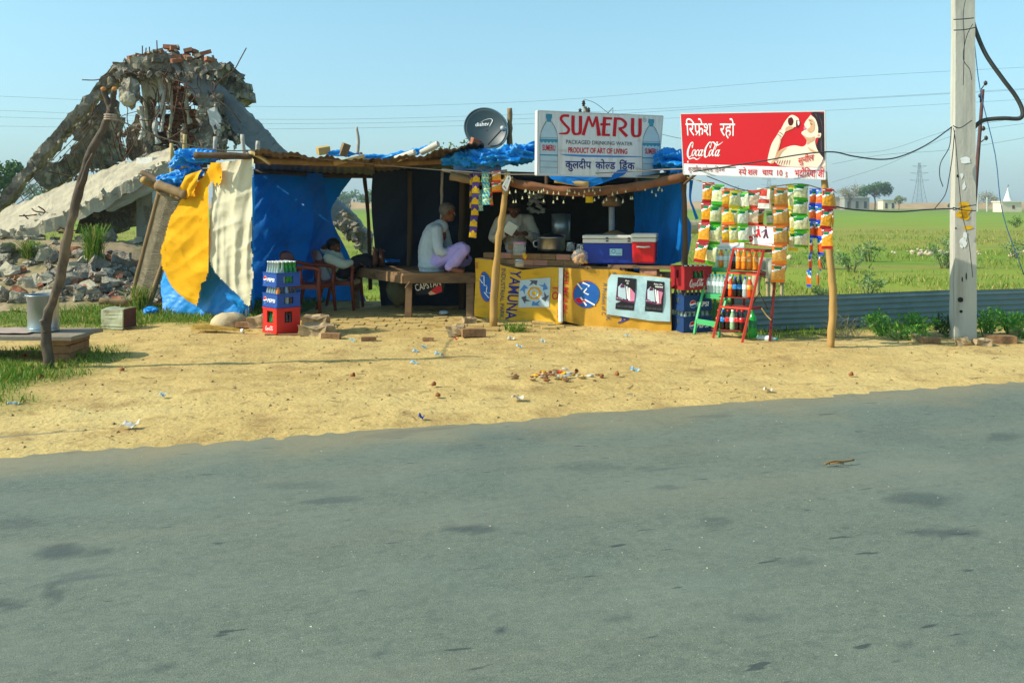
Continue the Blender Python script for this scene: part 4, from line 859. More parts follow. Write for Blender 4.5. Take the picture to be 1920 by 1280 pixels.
# ------------------------------------------------------------------ cloths, mat, tarps around the stall
YEL = M('yellow_cloth', 'f2ae16', .8, .12, 5, .5, 60, col2='c07f10', lo=.6, hi=.72, sc2=5, trans=.12, spec=.15)
CRM = M('cream_sackcloth', 'e4d9b8', .9, .10, 4, .5, 70, col2='c9b88c', lo=.55, hi=.72, sc2=3, trans=.1, spec=.1)
def yfold(x, y):
    r_ = math.hypot(x - 446, (y - 270) * .9) + N1((x * .012, y * .012, 2)) * 45; m_ = .5 + .7 * N1((x * .016, y * .010, 8))
    return ridge(r_ / 47) * 1.0 * (.3 + m_) + ridge(r_ / 21 + N1((x * .02, y * .02, 4))) * .3 * max(0, m_) + N1((x * .022, y * .014, 5)) * 1.2 + (.5 - 1.6 * abs(N1((x * .022 + y * .026, (y - x) * .005, 6)))) * .7
props(draped('yellow_cloth', [(396, 305), (414, 305), (417, 322), (416, 342), (408, 347), (402, 370), (398, 404), (397, 450), (392, 472), (393, 500), (387, 526), (377, 532), (375, 548), (368, 572), (348, 562), (322, 536), (307, 506), (299, 474), (308, 456), (312, 433), (322, 404), (338, 377), (358, 351), (381, 332)], lambda x, y: 11.88 + (410 - x) * .0062, YEL, yfold, .05, fray=((384, 12, 505, 545), (404, 14, 330, 344))), 'yellow cloth with a frayed edge hanging on the left corner of the stall', 'cloth')
def cfold(x, y):
    a_ = x + (y - 400) * .05 + N1((x * .008, y * .006, 2)) * 30
    return (.5 - 1.7 * abs(N1((a_ * .05, y * .004, 3)))) * 1.1 + N1((x * .03, y * .008, 5)) * 1.1 + (.5 - 1.7 * abs(N1((x * .018 + y * .034, (y - x) * .006, 6)))) * .55 * (.4 + math.exp(-((y - 430) / 60) ** 2))
props(draped('cream_sheet', [(402, 306), (440, 301), (474, 296), (473, 400), (472, 480), (475, 520), (471, 548), (468, 576), (459, 570), (448, 553), (432, 540), (404, 511), (389, 480), (391, 440), (394, 404), (400, 350)], lambda x, y: 11.74 + (473 - x) * .0035, CRM, cfold, .045), 'cream sackcloth sheet hanging at the stall\'s front left corner', 'cloth')
props(cloth('yellow_rag', [P(346, 330, 12.15), P(340, 352, 12.15), P(346, 374, 12.15)], [P(380, 318, 12.0), P(372, 340, 12.0), P(360, 362, 12.0)], YEL, None, 16, 16, .05, 5, .5, .02, .03, seed=12), 'small torn yellow rag knotted over the log end', 'rag')
props(cloth('blue_tarp', [P(312, 470, 12.72), P(302, 530, 12.7), P(306, 590, 12.5)], [P(398, 465, 12.25), P(446, 530, 12.1), P(448, 592, 12.05)], TARPL, None, 60, 60, .05, 3, .4, .01, .03, seed=14), 'bright blue tarpaulin showing below the yellow cloth at the ground', 'tarpaulin')
props(cloth('torn_tarp_strip', [P(420, 548, 11.93), P(424, 560, 11.9), P(440, 572, 11.9)], [P(462, 560, 11.86), P(464, 566, 11.86), P(466, 580, 11.86)], TARPL, None, 30, 10, .03, 6, .4, .01, .12, seed=15), 'frayed blue tarpaulin strip at the bottom of the cream sheet', 'tarpaulin')
def bundle(name, label, pts, rad, mat, seed, flat=.62, ridge=.8):
    p = crom([P(*q) for q in pts], 26); k = len(p) - 1; b = MB(); b.tube(p, [rad * (.55 + .45 * math.sin(math.pi * min(.97, max(.03, i / k))) + .25 * N1((i * .16, seed, 0))) for i in range(k + 1)], 56)
    for v in b.bm.verts:
        q = v.co + V((seed * 3, 0, 0)); w1 = V((q.x * 2.6, q.y * 7, q.z * 7)) + N3(q, 3) * .8
        d = .75 - 1.9 * abs(N1(w1)) - .9 * abs(N1(w1 * 2.3 + V((5, 0, 0)))) - .5 * abs(N1(w1 * 5))
        c = min(p, key=lambda t: (t - v.co).length_squared); o_ = v.co - c; v.co = c + o_ * (1 + d * ridge * 1.3) + N3(q, 2.6) * rad * .45; v.co.z = c.z + (v.co.z - c.z) * flat
    o = b.build(name, mat, smooth=True); return props(o, label, 'tarpaulin')
bundle('tarp_bundle', 'crumpled bright blue tarpaulin bundled on the roof left of the water board', [(838, 300, 11.5), (880, 300, 11.4), (925, 296, 11.3), (965, 292, 11.25), (1002, 282, 11.3), (1018, 300, 11.4)], .15, TARPL, 1)
bundle('tarp_bundle', 'crumpled blue tarpaulin squeezed between the water board and the red board', [(1225, 310, 11.3), (1255, 303, 11.2), (1285, 308, 11.1), (1300, 316, 11.1)], .17, TARPL, 2)
bundle('tarp_bundle', 'blue tarpaulin crumpled on the roof above the yellow cloth', [(330, 310, 12.4), (350, 297, 12.3), (380, 294, 12.2), (404, 292, 12.1)], .13, TARPL, 3)
bundle('tarp_bundle', 'blue tarpaulin stuffed over the log ends left of the yellow cloth', [(305, 335, 12.7), (330, 338, 12.5), (352, 330, 12.35), (372, 316, 12.3)], .12, TARPL, 4)
bundle('tarp_bundle', 'blue tarpaulin rolled along the corrugated roof left of its middle', [(612, 288, 12.0), (640, 287, 12.0), (672, 288, 12.0)], .055, TARPL, 5)
bundle('tarp_bundle', 'blue tarpaulin rolled along the corrugated roof right of the thin silver pole', [(674, 294, 12.0), (720, 296, 12.0), (772, 286, 12.0), (810, 276, 12.0)], .06, TARPL, 6)
bundle('tarp_bundle', 'small blue tarpaulin scrap on the ground beside the woven cot', [(270, 586, 12.3), (284, 582, 12.3), (296, 584, 12.3)], .075, TARPL, 7)
props(cloth('faded_tarp', [P(846, 280, 11.5), P(850, 300, 11.45), P(850, 320, 11.42)], [P(938, 282, 11.5), P(940, 300, 11.4), P(940, 324, 11.3)], M('faded_tarp', '5b7fae', .7, .3, 8, trans=.1, col2='8d97a0', sc2=8), None, 30, 14, .05, 4, seed=16), 'faded grey blue tarpaulin under the satellite dish', 'tarpaulin')
cp = M('pale_tube', 'd0c6ae', .7, .15, 6)
for a, c, r_, lb in (((742, 298, 11.8), (778, 286, 11.7), .045, 'pale rolled sheet lying on the roof, left one'), ((790, 286, 11.8), (822, 270, 11.7), .04, 'pale rolled sheet sticking up from the roof, right one')):
    b = MB(); b.tube([P(*a), P(*c)], r_, 12, wob=.15); b.tube([P(*c), P(*c) + (P(*c) - P(*a)) * .02], r_ * .7, 12); props(b.build('rolled_sheet', cp, smooth=False), lb, 'rolled sheet')
for k, (px, py, D, mt, lb) in enumerate(((606, 282, 12, BAM, 'yellowish broken brick on the roof\'s left part'), (646, 281, 12, WOOD, 'wooden block standing on the rolled blue tarp on the roof'), (893, 268, 11.9, BRICK, 'red brick on the roof just under the satellite dish'), (888, 255, 12.2, BRICK, 'red brick behind the left rim of the satellite dish'))):
    b = MB(); b.box(P(px, py, D), (.16, .12, .10) if k != 1 else (.10, .1, .17), Euler((.2, .3 - .5 * (k == 0), .5)), 0); props(b.build('brick' if k != 1 else 'wooden_block', mt, bevel=.006), lb, 'brick' if k != 1 else 'block')
for px, py, D, l, a, lb in ((655, 300, 11.55, .4, -.25, 'pale wooden batten on the roof edge near the thin silver pole'), (690, 302, 11.5, .3, .05, 'short brown batten at the roof sheet overlap')):
    b = MB(); b.box(P(px, py, D), (l, .07, .05), Euler((0, a, .1))); props(b.build('batten', BAM if a < 0 else WOOD, bevel=.006), lb, 'batten')
# woven string cot leaning on the stall
cot = thing('string_cot', 'woven string cot leaning upright against the stall\'s left side', 'cot', G(258, 592))
A, B_, C_, D_ = P(242, 580, 13.05), P(276, 584, 12.85), P(300, 354, 12.85), P(344, 370, 12.72)
stick('rail', [A, A.lerp(C_, .5), C_], .035, .035, WOOD, cot); stick('rail', [B_, B_.lerp(D_, .5), D_], .035, .035, WOOD, cot)
stick('rail', [A.lerp(C_, .1), B_.lerp(D_, .1)], .03, .03, WOOD, cot); stick('rail', [A.lerp(C_, .97), B_.lerp(D_, .97)], .035, .035, WOOD, cot)
b = MB(); nrm = (B_ - A).cross(C_ - A).normalized()
for s in range(2):
    for k in range(150):
        t = .1 + .87 * k / 150; u0 = A.lerp(C_, t); o_ = (.06 if s else -.06)
        v0 = B_.lerp(D_, max(.1, min(.97, t + o_ + rnd.uniform(-.01, .01)))); m = u0.lerp(v0, .5) + nrm * (.035 + (.006 if k % 2 else -.006))
        b.tube([u0, m, v0], .0075, 3, cap=False)
b.build('woven_bed', M('old_rope', 'a3957c', .95, .25, 12, .4, 40), cot)
for q, d in ((A.lerp(C_, .06), V((-.42, -.05, .02))), (B_.lerp(D_, .06), V((-.02, -.1, -.02)))): stick('leg', [q, q + d], .05, .045, WOOD, cot)
stick('leg', [C_, C_ + V((-.12, -.3, .12))], .05, .05, WOODL, cot)
# forked branch pole in front with its wire
fp = thing('forked_pole', 'dark crooked forked branch pole standing at the left of the lot', 'pole', G(98, 690))
stick('trunk', [V((-4.27, 8.4, -.1)), P(86, 610, 8.4), P(108, 540, 8.4), P(128, 440, 8.4), P(150, 350, 8.4), P(168, 290, 8.4), P(196, 235, 8.4), P(208, 205, 8.4)], .047, .033, M('dark_branch', '5a4c40', .85, .3, 9, .7, 24, col2='7d6a52', sc2=4, stretch=(1, 1, .4)), fp, wob=.45, seg=12)
for pts, r0 in (([P(208, 212, 8.4), P(202, 190, 8.4), P(194, 168, 8.38)], .03), ([P(208, 208, 8.4), P(212, 185, 8.4), P(215, 168, 8.38)], .03), ([P(88, 622, 8.38), P(82, 606, 8.36), P(79, 600, 8.34)], .032)): stick('branch', pts, r0, r0 * .8, MATS['dark_branch'], fp)
for q in ((194, 167), (215, 167)): b = MB(); b.ell(P(*q, 8.37), (.026, .026, .02), 2); b.build('cut_end', M('cut_wood', 'c98a4a', .8), fp)
b = MB()
for k in range(3): b.tube([P(207, 216 + k * 4, 8.4) + V((.052 * math.cos(a), .052 * math.sin(a), 0)) for a in [i * .63 for i in range(11)]], .008, 5)
b.build('cloth_tie', M('pale_tie', 'b7a08c', .9), fp)
stick('broken_strip', [P(150, 352, 8.35), P(164, 310, 8.34), P(174, 288, 8.33)], .02, .012, MATS['dark_branch'], fp)
cable('wire', 'wire strung from the forked pole over the stall front to the red board', [P(207, 218, 8.35)] + sag(P(215, 222, 8.4), P(470, 282, 11.5), .1)[1:] + sag(P(470, 282, 11.5), P(950, 327, 11.1), .03)[1:] + sag(P(950, 327, 11.1), P(1245, 318, 10.6), .02)[1:] + [P(1380, 314, 9.75)], .0075, M('pale_wire', '8d8272', .7), 3, 'wire')

# ------------------------------------------------------------------ boards with lettering
SW = M('sign_white', 'e4e2e0', .45, .05, 2, spec=.4, col2='d3cec6', lo=.56, hi=.75, sc2=3); add_layer(SW, (5, 5, .5), 3, .52, .75, 'b5aa98', .55, 5); add_layer(SW, (1, 1, 1), 9, .62, .72, 'a89a84', .5, 4); RED = M('sign_red', 'd3101c', .4, .04, 2, spec=.4); INK = M('ink_red', 'cc1226', .6); SKIN = M('print_skin', 'fae3c8', .5, .05, 3); HAIR = M('print_hair', '2c2026', .5)
NAVY = M('ink_navy', '262a78', .6); GREY = M('ink_grey', '55565e', .6); TEAL = M('print_teal', '3f8ea6', .5, .15, 9); PALEB = M('print_pale_blue', 'b9cdd6', .5, .1, 6); SKYB = M('print_blue', '4f86c6', .5); WP = M('white_print', 'f2f0ec', .5); BLK = M('black_print', '18151a', .5)
BLUE = M('print_royal', '1e5fae', .5, .1, 5); PINK = M('print_pink', 'd87fa0', .5, .15, 8); PURP = M('print_purple', '5a2a4c', .5); DRED = M('print_dark_red', '5a1418', .4); PLUM = M('ink_plum', '8c2f3c', .6)
FRAME = M('board_frame', 'cfcdc8', .5, .1, 3); MATS_S = [WP, RED, INK, SKIN, HAIR, NAVY, GREY, TEAL, PALEB, SKYB, BLK, BLUE, PINK, PURP, DRED, PLUM]
iWP, iRED, iINK, iSKIN, iHAIR, iNAVY, iGREY, iTEAL, iPALE, iSKY, iBLK, iBLUE, iPINK, iPURP, iDRED, iPLUM = range(16)
def surf(x0, D0, x1, D1):
    def Dl(px): return 1 / (1 / D0 + (1 / D1 - 1 / D0) * (px - x0) / (x1 - x0))
    a, b_ = P(x0, 300, D0), P(x1, 300, D1); n = V((0, 0, 1)).cross(b_ - a).normalized()
    n = n if n.y < 0 else -n
    return lambda px, py, z=0: P(px, py, Dl(px)) + n * z
def fq(mb, g, q, sf, mi, z=.004, turn=0):
    """lettering stretched into the quad q = TL, TR, BR, BL"""
    def fn(u, v):
        x = (q[3][0] * (1 - u) + q[2][0] * u) * (1 - v) + (q[0][0] * (1 - u) + q[1][0] * u) * v
        y = (q[3][1] * (1 - u) + q[2][1] * u) * (1 - v) + (q[0][1] * (1 - u) + q[1][1] * u) * v
        return sf(x, y, z)
    fit(mb, g, (0, 0, 1, 1), fn, mi, turn)
def rect(x0, y0, x1, y1): return ((x0, y0), (x1, y0), (x1, y1), (x0, y1))
def quadgeo(pts, sf, mb, mi, z=.003): mb.poly([sf(x, y, z) for x, y in pts], mi)
def board(name, parent, q, sf, mat, th=.035, back=None, fr=.02, frmat=None):
    b = MB(); f = [sf(x, y) for x, y in q]; n = sf(0, 300, 1) - sf(0, 300, 0); k = [p - n * th for p in f]
    b.poly(f, 0); b.poly(k[::-1], 0)
    for i in range(4): b.poly([f[i], k[i], k[(i + 1) % 4], f[(i + 1) % 4]], 0)
    o = b.build(name, mat, parent)
    if fr:
        for i in range(4): bb = MB(); bb.beam(f[i] - n * (th * .5), f[(i + 1) % 4] - n * (th * .5), fr, th + .008, up=n); bb.build('frame_bar', frmat or FRAME, parent)
    return o
# white water board
T = lambda pts, s, ox, oy: [(ox + x * s, oy + y * s) for x, y in pts]
wb = thing('water_board', 'white advertising board for drinking water with a bottle printed at each end', 'sign', P(1122, 330, 10.9))
sf = surf(1008, 10.45, 1242, 11.25); k6 = lambda pts: T(pts, .15104, 1000, 190)
board('panel', wb, [(1008.5, 208), (1243, 218), (1233.5, 333), (1007.5, 328)], sf, SW, .05, fr=.014)
b = MB(); fq(b, sumeru(), k6([(318, 160), (1345, 205), (1342, 458), (316, 422)]), sf, iINK)
fq(b, tx('PACKAGED DRINKING WATER', .004), k6([(405, 478), (1228, 508), (1228, 552), (405, 530)]), sf, iGREY)
fq(b, tx('PRODUCT OF ART OF LIVING', .022), k6([(430, 570), (1165, 590), (1165, 658), (430, 640)]), sf, iINK)
fq(b, deva('कुलदीप', '  ', 'को', '/ल', 'ड', '  ', 'िडं', '^', 'क', bold=.017), k6([(395, 705), (1258, 730), (1258, 885), (395, 870)]), sf, iNAVY)
quadgeo(k6([(325, 655), (700, 668), (1345, 684), (1345, 692), (1000, 698), (600, 692), (395, 676)]), sf, b, iSKY)
fq(b, join(ribbon([(math.cos(R(a)), math.sin(R(a))) for a in range(0, 361, 30)], .16), ribbon([(-.5, .3), (.3, .3), (.3, -.5)], .2, curve=False)), k6([(1355, 208), (1402, 210), (1402, 260), (1355, 258)]), sf, iGREY)
def print_bottle(x0, x1, y0, y1, sl):
    H = y1 - y0; Wd = x1 - x0; m = lambda pts: k6([(x0 + a * Wd, y0 + c * H + sl * a) for a, c in pts])
    body = [(.36, .12), (.64, .12), (.66, .16), (.84, .22), (.96, .33), (.99, .44), (.99, .99), (.02, .99), (0, .44), (.06, .33), (.18, .22), (.34, .16)]
    quadgeo(m(body), sf, b, iPALE, .003); quadgeo(m([(.34, 0), (.68, 0), (.68, .07), (.34, .07)]), sf, b, iTEAL, .004); quadgeo(m([(.38, .07), (.64, .07), (.62, .13), (.4, .13)]), sf, b, iTEAL, .005)
    quadgeo(m([(0, .415), (1, .415), (1, .45), (.9, .475), (.8, .455), (.7, .48), (.6, .455), (.5, .48), (.4, .455), (.3, .48), (.2, .455), (.1, .478), (0, .45)]), sf, b, iTEAL, .005)
    quadgeo(m([(0, .67), (1, .67), (1, .69), (0, .69)]), sf, b, iTEAL, .005); quadgeo(m([(0, .39), (1, .39), (1, .395), (0, .395)]), sf, b, iGREY, .005)
    fq(b, tx('SUMERU', .02), m([(.14, .51), (.86, .51), (.86, .61), (.14, .61)]), sf, iINK, .006)
    for c in (.78, .88): quadgeo(m([(.02, c), (.99, c), (.99, c + .006), (.02, c + .006)]), sf, b, iGREY, .005)
    for s in (0, 1): fq(b, ribbon([((.36, .64)[s], -.12), ((.18, .84)[s], -.22), ((.02, .98)[s], -.4), ((.01, .99)[s], -.99)], .014), m([((0, .36), (.64, 1))[s][0], .12] and ((0, .12) if s == 0 else (.64, .12), (.36, .12) if s == 0 else (1, .12), (.36, .99) if s == 0 else (1, .99), (0, .99) if s == 0 else (.64, .99))), sf, iGREY, .006)
print_bottle(78, 302, 156, 905, 6); print_bottle(1352, 1568, 220, 930, 6)
b.build('lettering', MATS_S, wb)
for px in (1030, 1200):
    bb = MB(); bb.tube([sf(px, 225, -.07), sf(px, 345, -.07)], .02, 6); bb.build('support', WOODD, wb)
# red cola board
cb = thing('cola_board', 'red soft drink board picturing a woman drinking, with a white lower strip', 'sign', P(1412, 330, 9.9))
sf = surf(1276, 10.3, 1548, 9.6); k5 = lambda pts: T(pts, .15625, 1270, 190)
board('panel', cb, k5([(36, 150), (1770, 118), (1778, 938), (75, 875)]), sf, WP, .03, fr=.012)
b = MB(); quadgeo(k5([(42, 156), (1764, 126), (1768, 790), (1350, 788), (70, 746)]), sf, b, iRED, .002)
quadgeo(k5([(1600, 140), (1650, 128), (1764, 140), (1766, 690), (1720, 660), (1660, 560), (1700, 420), (1660, 220)]), sf, b, iHAIR, .0035)
q = smoothshape([(1600, 165), (1570, 205), (1545, 235), (1522, 285), (1535, 300), (1520, 322), (1528, 345), (1492, 372), (1500, 402), (1545, 432), (1548, 510), (1500, 545), (1400, 530), (1290, 560), (1200, 615), (1170, 705), (1215, 765), (1360, 786), (1580, 788), (1764, 786), (1762, 700), (1690, 600), (1655, 500), (1668, 440), (1715, 435), (1725, 385), (1690, 380), (1690, 320), (1660, 220)], 4)
b.flat(q, lambda x, y: sf(*k5([(x, y)])[0], .005), iSKIN)
def ps(pts, mi, z, sm=4): b.flat(smoothshape(pts, sm), lambda x, y: sf(*k5([(x, y)])[0], z), mi)
ps([(1236, 340), (1195, 410), (1130, 520), (1086, 690), (1095, 735), (1150, 742), (1190, 650), (1240, 470), (1290, 375)], iSKIN, .006)
ps([(1245, 335), (1300, 235), (1368, 166), (1440, 192), (1462, 235), (1430, 300), (1400, 312), (1330, 345), (1285, 372)], iSKIN, .007)
ps([(1335, 205), (1375, 195), (1395, 240), (1380, 285), (1345, 290), (1328, 245)], iDRED, .009); ps([(1430, 225), (1460, 240), (1462, 290), (1440, 315), (1425, 290)], iDRED, .009); ps([(1440, 235), (1466, 245), (1464, 280), (1450, 290)], iWP, .010)
SKS = len(MATS_S); MATS_S.append(M('print_skin_tan', 'dcaa82', .5)); MATS_S.append(M('print_hair_sheen', '5a4650', .5))
for g_ in ([(1500, 400), (1548, 430), (1600, 436), (1650, 425), (1640, 470), (1590, 500), (1556, 520), (1552, 470)], [(1195, 620), (1240, 585), (1320, 555), (1260, 610), (1210, 690), (1185, 720)], [(1215, 420), (1232, 470), (1200, 580), (1165, 690), (1120, 735), (1160, 742), (1195, 650), (1245, 470)], [(1575, 215), (1600, 300), (1560, 340), (1590, 380), (1640, 350), (1650, 270), (1620, 215)], [(1300, 320), (1340, 300), (1400, 318), (1350, 345), (1300, 362)], [(1560, 545), (1640, 590), (1680, 610), (1600, 600)], [(1690, 395), (1712, 400), (1700, 425), (1682, 418)]): ps(g_, SKS, .0078)
for g_ in ([(1650, 150), (1690, 220), (1700, 320), (1692, 230), (1668, 155)], [(1690, 150), (1735, 260), (1740, 420), (1730, 270)], [(1725, 420), (1735, 520), (1730, 640), (1720, 520)], [(1700, 480), (1712, 560), (1740, 660), (1716, 580)]): ps(g_, SKS + 1, .0045)
ps([(1518, 305), (1545, 318), (1550, 335), (1520, 345)], iPINK, .008); ps([(1590, 255), (1612, 272), (1625, 280), (1605, 282)], iHAIR, .008); ps([(1560, 222), (1600, 232), (1625, 250), (1600, 240)], iHAIR, .008)
for a in ((1205, 400, 1250, 432), (1225, 375, 1268, 405)): b.flat(ribbon([(a[0], a[1]), ((a[0] + a[2]) / 2, (a[1] + a[3]) / 2 - 6), (a[2], a[3])], 8), lambda x, y: sf(*k5([(x, y)])[0], .009), iPLUM)
for i in range(6): b.flat(ribbon([(1180 + i * 32, 770), (1200 + i * 30, 735 - i * 3), (1215 + i * 28, 700)], [3, 8, 2]), lambda x, y: sf(*k5([(x, y)])[0], .008), iPLUM)
b.flat(ribbon([(1755, 690), (1735, 740), (1710, 785)], 9), lambda x, y: sf(*k5([(x, y)])[0], .008), iPINK)
fq(b, deva('िरफे', '\\', 'श', '   ', 'रहो', bold=.008), k5([(95, 205), (695, 205), (690, 452), (110, 445)]), sf, iWP)
fq(b, coca_cola(), k5([(115, 478), (550, 485), (530, 705), (115, 705)]), sf, iWP)
fq(b, deva('कुलदीप', '  ', 'को', '/ल', 'ड', '  ', 'िडं', '^', '/क', 'स', bold=.004), k5([(128, 768), (570, 775), (570, 868), (128, 865)]), sf, iPLUM, .005)
fq(b, join(deva('/स', 'पे', ' ', 'शल', '   ', 'चाय', bold=.012), shift(tx('10', .01), 5.25, 0, .95), shift(deva('रु'), 6.55, 0, .7)), k5([(735, 788), (1322, 800), (1322, 915), (735, 905)]), sf, iINK, .005)
fq(b, deva('सुनील', bold=.01), k5([(1450, 660), (1640, 610), (1640, 740), (1450, 780)]), sf, iINK, .011)
fq(b, deva('भदौिरया', ' ', 'जी', bold=.012), k5([(1408, 790), (1766, 785), (1768, 925), (1410, 915)]), sf, iINK, .011)
b.flat(disc(128, 727, 9, 13, 8), lambda x, y: sf(*k5([(x, y)])[0], .005), iWP)
b.build('lettering', MATS_S, cb)
stick('support', [P(1557, 652, 9.58) - V((0, 0, .05)), P(1562, 560, 9.58), P(1556, 480, 9.6), P(1550, 400, 9.65), P(1545, 322, 9.68)], .042, .034, WOODL, cb, wob=.4)
bb = MB(); bb.tube([sf(1310, 320, -.05), P(1283, 345, 10.9)], .018, 6); bb.tube([sf(1300, 240, -.05), P(1284, 336, 10.9)], .014, 6); bb.build('support', WOODD, cb)

# ------------------------------------------------------------------ counter with banners and goods
ct = thing('brick_counter', 'low brick shop counter topped with planks and a course of loose bricks', 'counter', (.6, 11.9, 0))
MUD = M('mud_brick', '9c7650', .95, .2, 6, .6, 24, col2='7c5c42', sc2=4); BRK = [MUD, M('brick_pinkish', 'b98268', .95, .2, 6, .6, 24), M('brick_brown', '8d6b48', .95, .2, 6, .6, 24)]
def cl(t, off=0): return P(897, 500, 12.15).lerp(P(1262, 500, 10.95), t) + V((0, off, 0))
b = MB()
for i, (t0, t1) in enumerate(((.02, .99),)):
    p, q = cl(t0, .3), cl(t1, .3); p.z = q.z = .33; b.beam(p, q, .42, .66)
b.build('base_wall', MUD, ct)
for t0, t1, z, w_ in ((.1, .62, .70, .4), (.5, .78, .715, .36), (.72, 1.04, .74, .34)):
    p, q = cl(t0, .2), cl(t1, .2); p.z = q.z = z; b = MB(); b.beam(p, q, w_, .035); b.build('plank', M('counter_plank', '8a6a4c', .9, .2, 5, .4, 20, stretch=(1, 1, .4)), ct)
r2 = random.Random(4)
for rowz, t0, t1 in ((0, .0, .56), (1, .0, .56), (0, .70, .98)):
    n = int((t1 - t0) / .078)
    for k in range(n):
        if t0 == .7 and k % 2: continue
        q = cl(t0 + .04 + (k + .5 * (rowz % 2)) * .078, .10 + r2.uniform(-.012, .012)); q.z = (.755 if t0 < .5 else .68) + rowz * .078
        a = (cl(1) - cl(0)); b = MB(); b.box(q, (.225, .11, .073), Euler((0, 0, math.atan2(a.y, a.x) + r2.uniform(-.05, .05)))); b.build('brick', r2.choice(BRK), ct, bevel=.008)
q = cl(.19, .2); b = MB(); b.box((q.x, q.y, .945), (.11, .09, .07)); b.build('brick', MUD, ct, bevel=.006)
BAN = M('yellow_banner', 'd8a824', .55, .08, 3, .2, 30, col2='b9800f', lo=.55, hi=.75, sc2=2.5, spec=.3); add_layer(BAN, (1, 1, 3), 5, .55, .72, '9a7a30', .5, 6); BAN2 = M('dirty_yellow_banner', 'c4932a', .6, .12, 3, .2, 30, col2='96690f', lo=.5, hi=.72, sc2=2, spec=.3); POST = M('poster_paper', 'a8c6cb', .6, .06, 4, col2='8fb0b8', sc2=3)
def interp(tab, x):
    for (a, ya), (b_, yb) in zip(tab, tab[1:]):
        if x <= b_: return ya + (yb - ya) * max(0, (x - a)) / (b_ - a)
    return tab[-1][1]
base_s = surf(897, 12.02, 1262, 10.82)
def ban_s(px, py, z=0):
    return base_s(px, py, z + math.sin((px * .8 + py * .25) * .09) * .010 + N1((px * .03, py * .02, 2)) * .03 + .02)
def ban_s2(px, py, z=0): return ban_s(px, py, z + .03)
BT = [None]
def banner(name, label, x0, x1, top, bot, mat, fn, extras, cat='banner', emblem=None):
    t = thing(name, label, cat, fn((x0 + x1) / 2, interp(bot, (x0 + x1) / 2)))
    b = MB(); b.grid(lambda u, v: (lambda px: fn(px, interp(top, px) * (1 - v) + interp(bot, px) * v))(x0 + (x1 - x0) * u), 90, 40); b.build('fabric', mat, t, True)
    b = MB(); BT[0] = t
    if not extras(b): b.build('lettering', MATS_S[:16] + [BAN, YEL], t)
    if emblem: b = MB(); oval(b, fn, *emblem); b.build('emblem', MATS_S, t)
    return t
k7 = lambda pts: T(pts, .21875, 880, 400)
def oval(b, fn, cx, cy, rx, ry, tilt):
    def rot(g): c, s = math.cos(R(tilt)), math.sin(R(tilt)); return [(cx + x * c - y * s, cy + x * s + y * c) for x, y in g[0]], g[1]
    b.flat(rot(disc(-rx * .07, 0, rx, ry * 1.03)), lambda x, y: fn(x, y, .006), iINK); b.flat(rot(disc(0, 0, rx, ry)), lambda x, y: fn(x, y, .009), iBLUE)
    b.flat(rot(join(ribbon([(-rx * .95, -ry * .55), (-rx * .45, -ry * .25)], rx * .12, curve=False), ribbon([(-rx * .6, -ry * .75), (-rx * .05, -ry * .72), (-rx * .25, -ry * .1), (rx * .2, -ry * .05)], rx * .13, curve=False), ribbon([(rx * .2, ry * .02), (-rx * .05, ry * .38), (rx * .9, ry * .5)], rx * .12, curve=False), ribbon([(-rx * .35, ry * .35), (rx * .3, ry * .78)], rx * .12, curve=False))), lambda x, y: fn(x, y, .013), iWP)
def exA(b):
    fq(b, tx('INDUSTRIAL PARK', .01), ((941, 503), (949, 503), (946, 596), (938, 596)), ban_s, iGREY, .008, 1); b.build('lettering', MATS_S[:16], BT[0]); b = MB()
    fq(b, tx('YAMUNA', .012), ((958, 505), (979, 508), (970, 598), (949, 598)), ban_s, iNAVY, .008, 1); b.build('lettering', MATS_S[:16], BT[0]); b = MB()
    fq(b, tx('TO', .01), ((1037, 534), (1050, 534), (1049, 561), (1036, 561)), ban_s, iINK, .008, 1); b.build('lettering', MATS_S[:16], BT[0]); b = MB()
    fq(b, tx('AN AR', .01), ((1050, 535), (1056, 535), (1054, 595), (1048, 595)), ban_s, iINK, .008, 1); b.build('lettering', MATS_S[:16], BT[0]); b = MB()
    fq(b, tx('PARK', .0), ((892, 492), (899, 492), (899, 504), (893, 504)), ban_s, iPLUM, .008, 1)
    b.build('lettering', MATS_S[:16], BT[0]); b = MB()
    g = [(976, 525), (1033, 520), (1031, 575), (974, 576)]
    n = 8
    for i in range(n):
        for j in range(n):
            bl = lambda u, v: ((g[0][0] * (1 - u) + g[1][0] * u) * (1 - v) + (g[3][0] * (1 - u) + g[2][0] * u) * v, (g[0][1] * (1 - u) + g[1][1] * u) * (1 - v) + (g[3][1] * (1 - u) + g[2][1] * u) * v)
            quadgeo([bl(i / n, j / n), bl((i + 1) / n, j / n), bl((i + 1) / n, (j + 1) / n), bl(i / n, (j + 1) / n)], ban_s, b, iPALE, .006)
    cx, cy = 1004, 549; hx = lambda r_, a: (cx + r_ * math.cos(R(a)), cy + r_ * .92 * math.sin(R(a)))
    for k in range(6):
        a = k * 60 + 15; m = iTEAL if k in (0, 2, 3, 5) else iGREY; m = iSKY if k in (1, 3, 5) else iGREY
        quadgeo([hx(18, a - 24), hx(23, a), hx(28, a - 6), hx(26, a + 26), hx(16, a + 26), hx(20, a + 8)], ban_s, b, m, .012)
    b.flat(disc(cx, cy, 14, 13, 6), lambda x, y: ban_s(x, y, .011), 17); b.flat(disc(cx, cy, 9, 8.5, 10), lambda x, y: ban_s(x, y, .014), iPALE); b.flat(disc(cx, cy, 5, 4.5, 8), lambda x, y: ban_s(x, y, .017), 16); b.build('printed_square', MATS_S[:16] + [BAN, YEL], BT[0]); return True
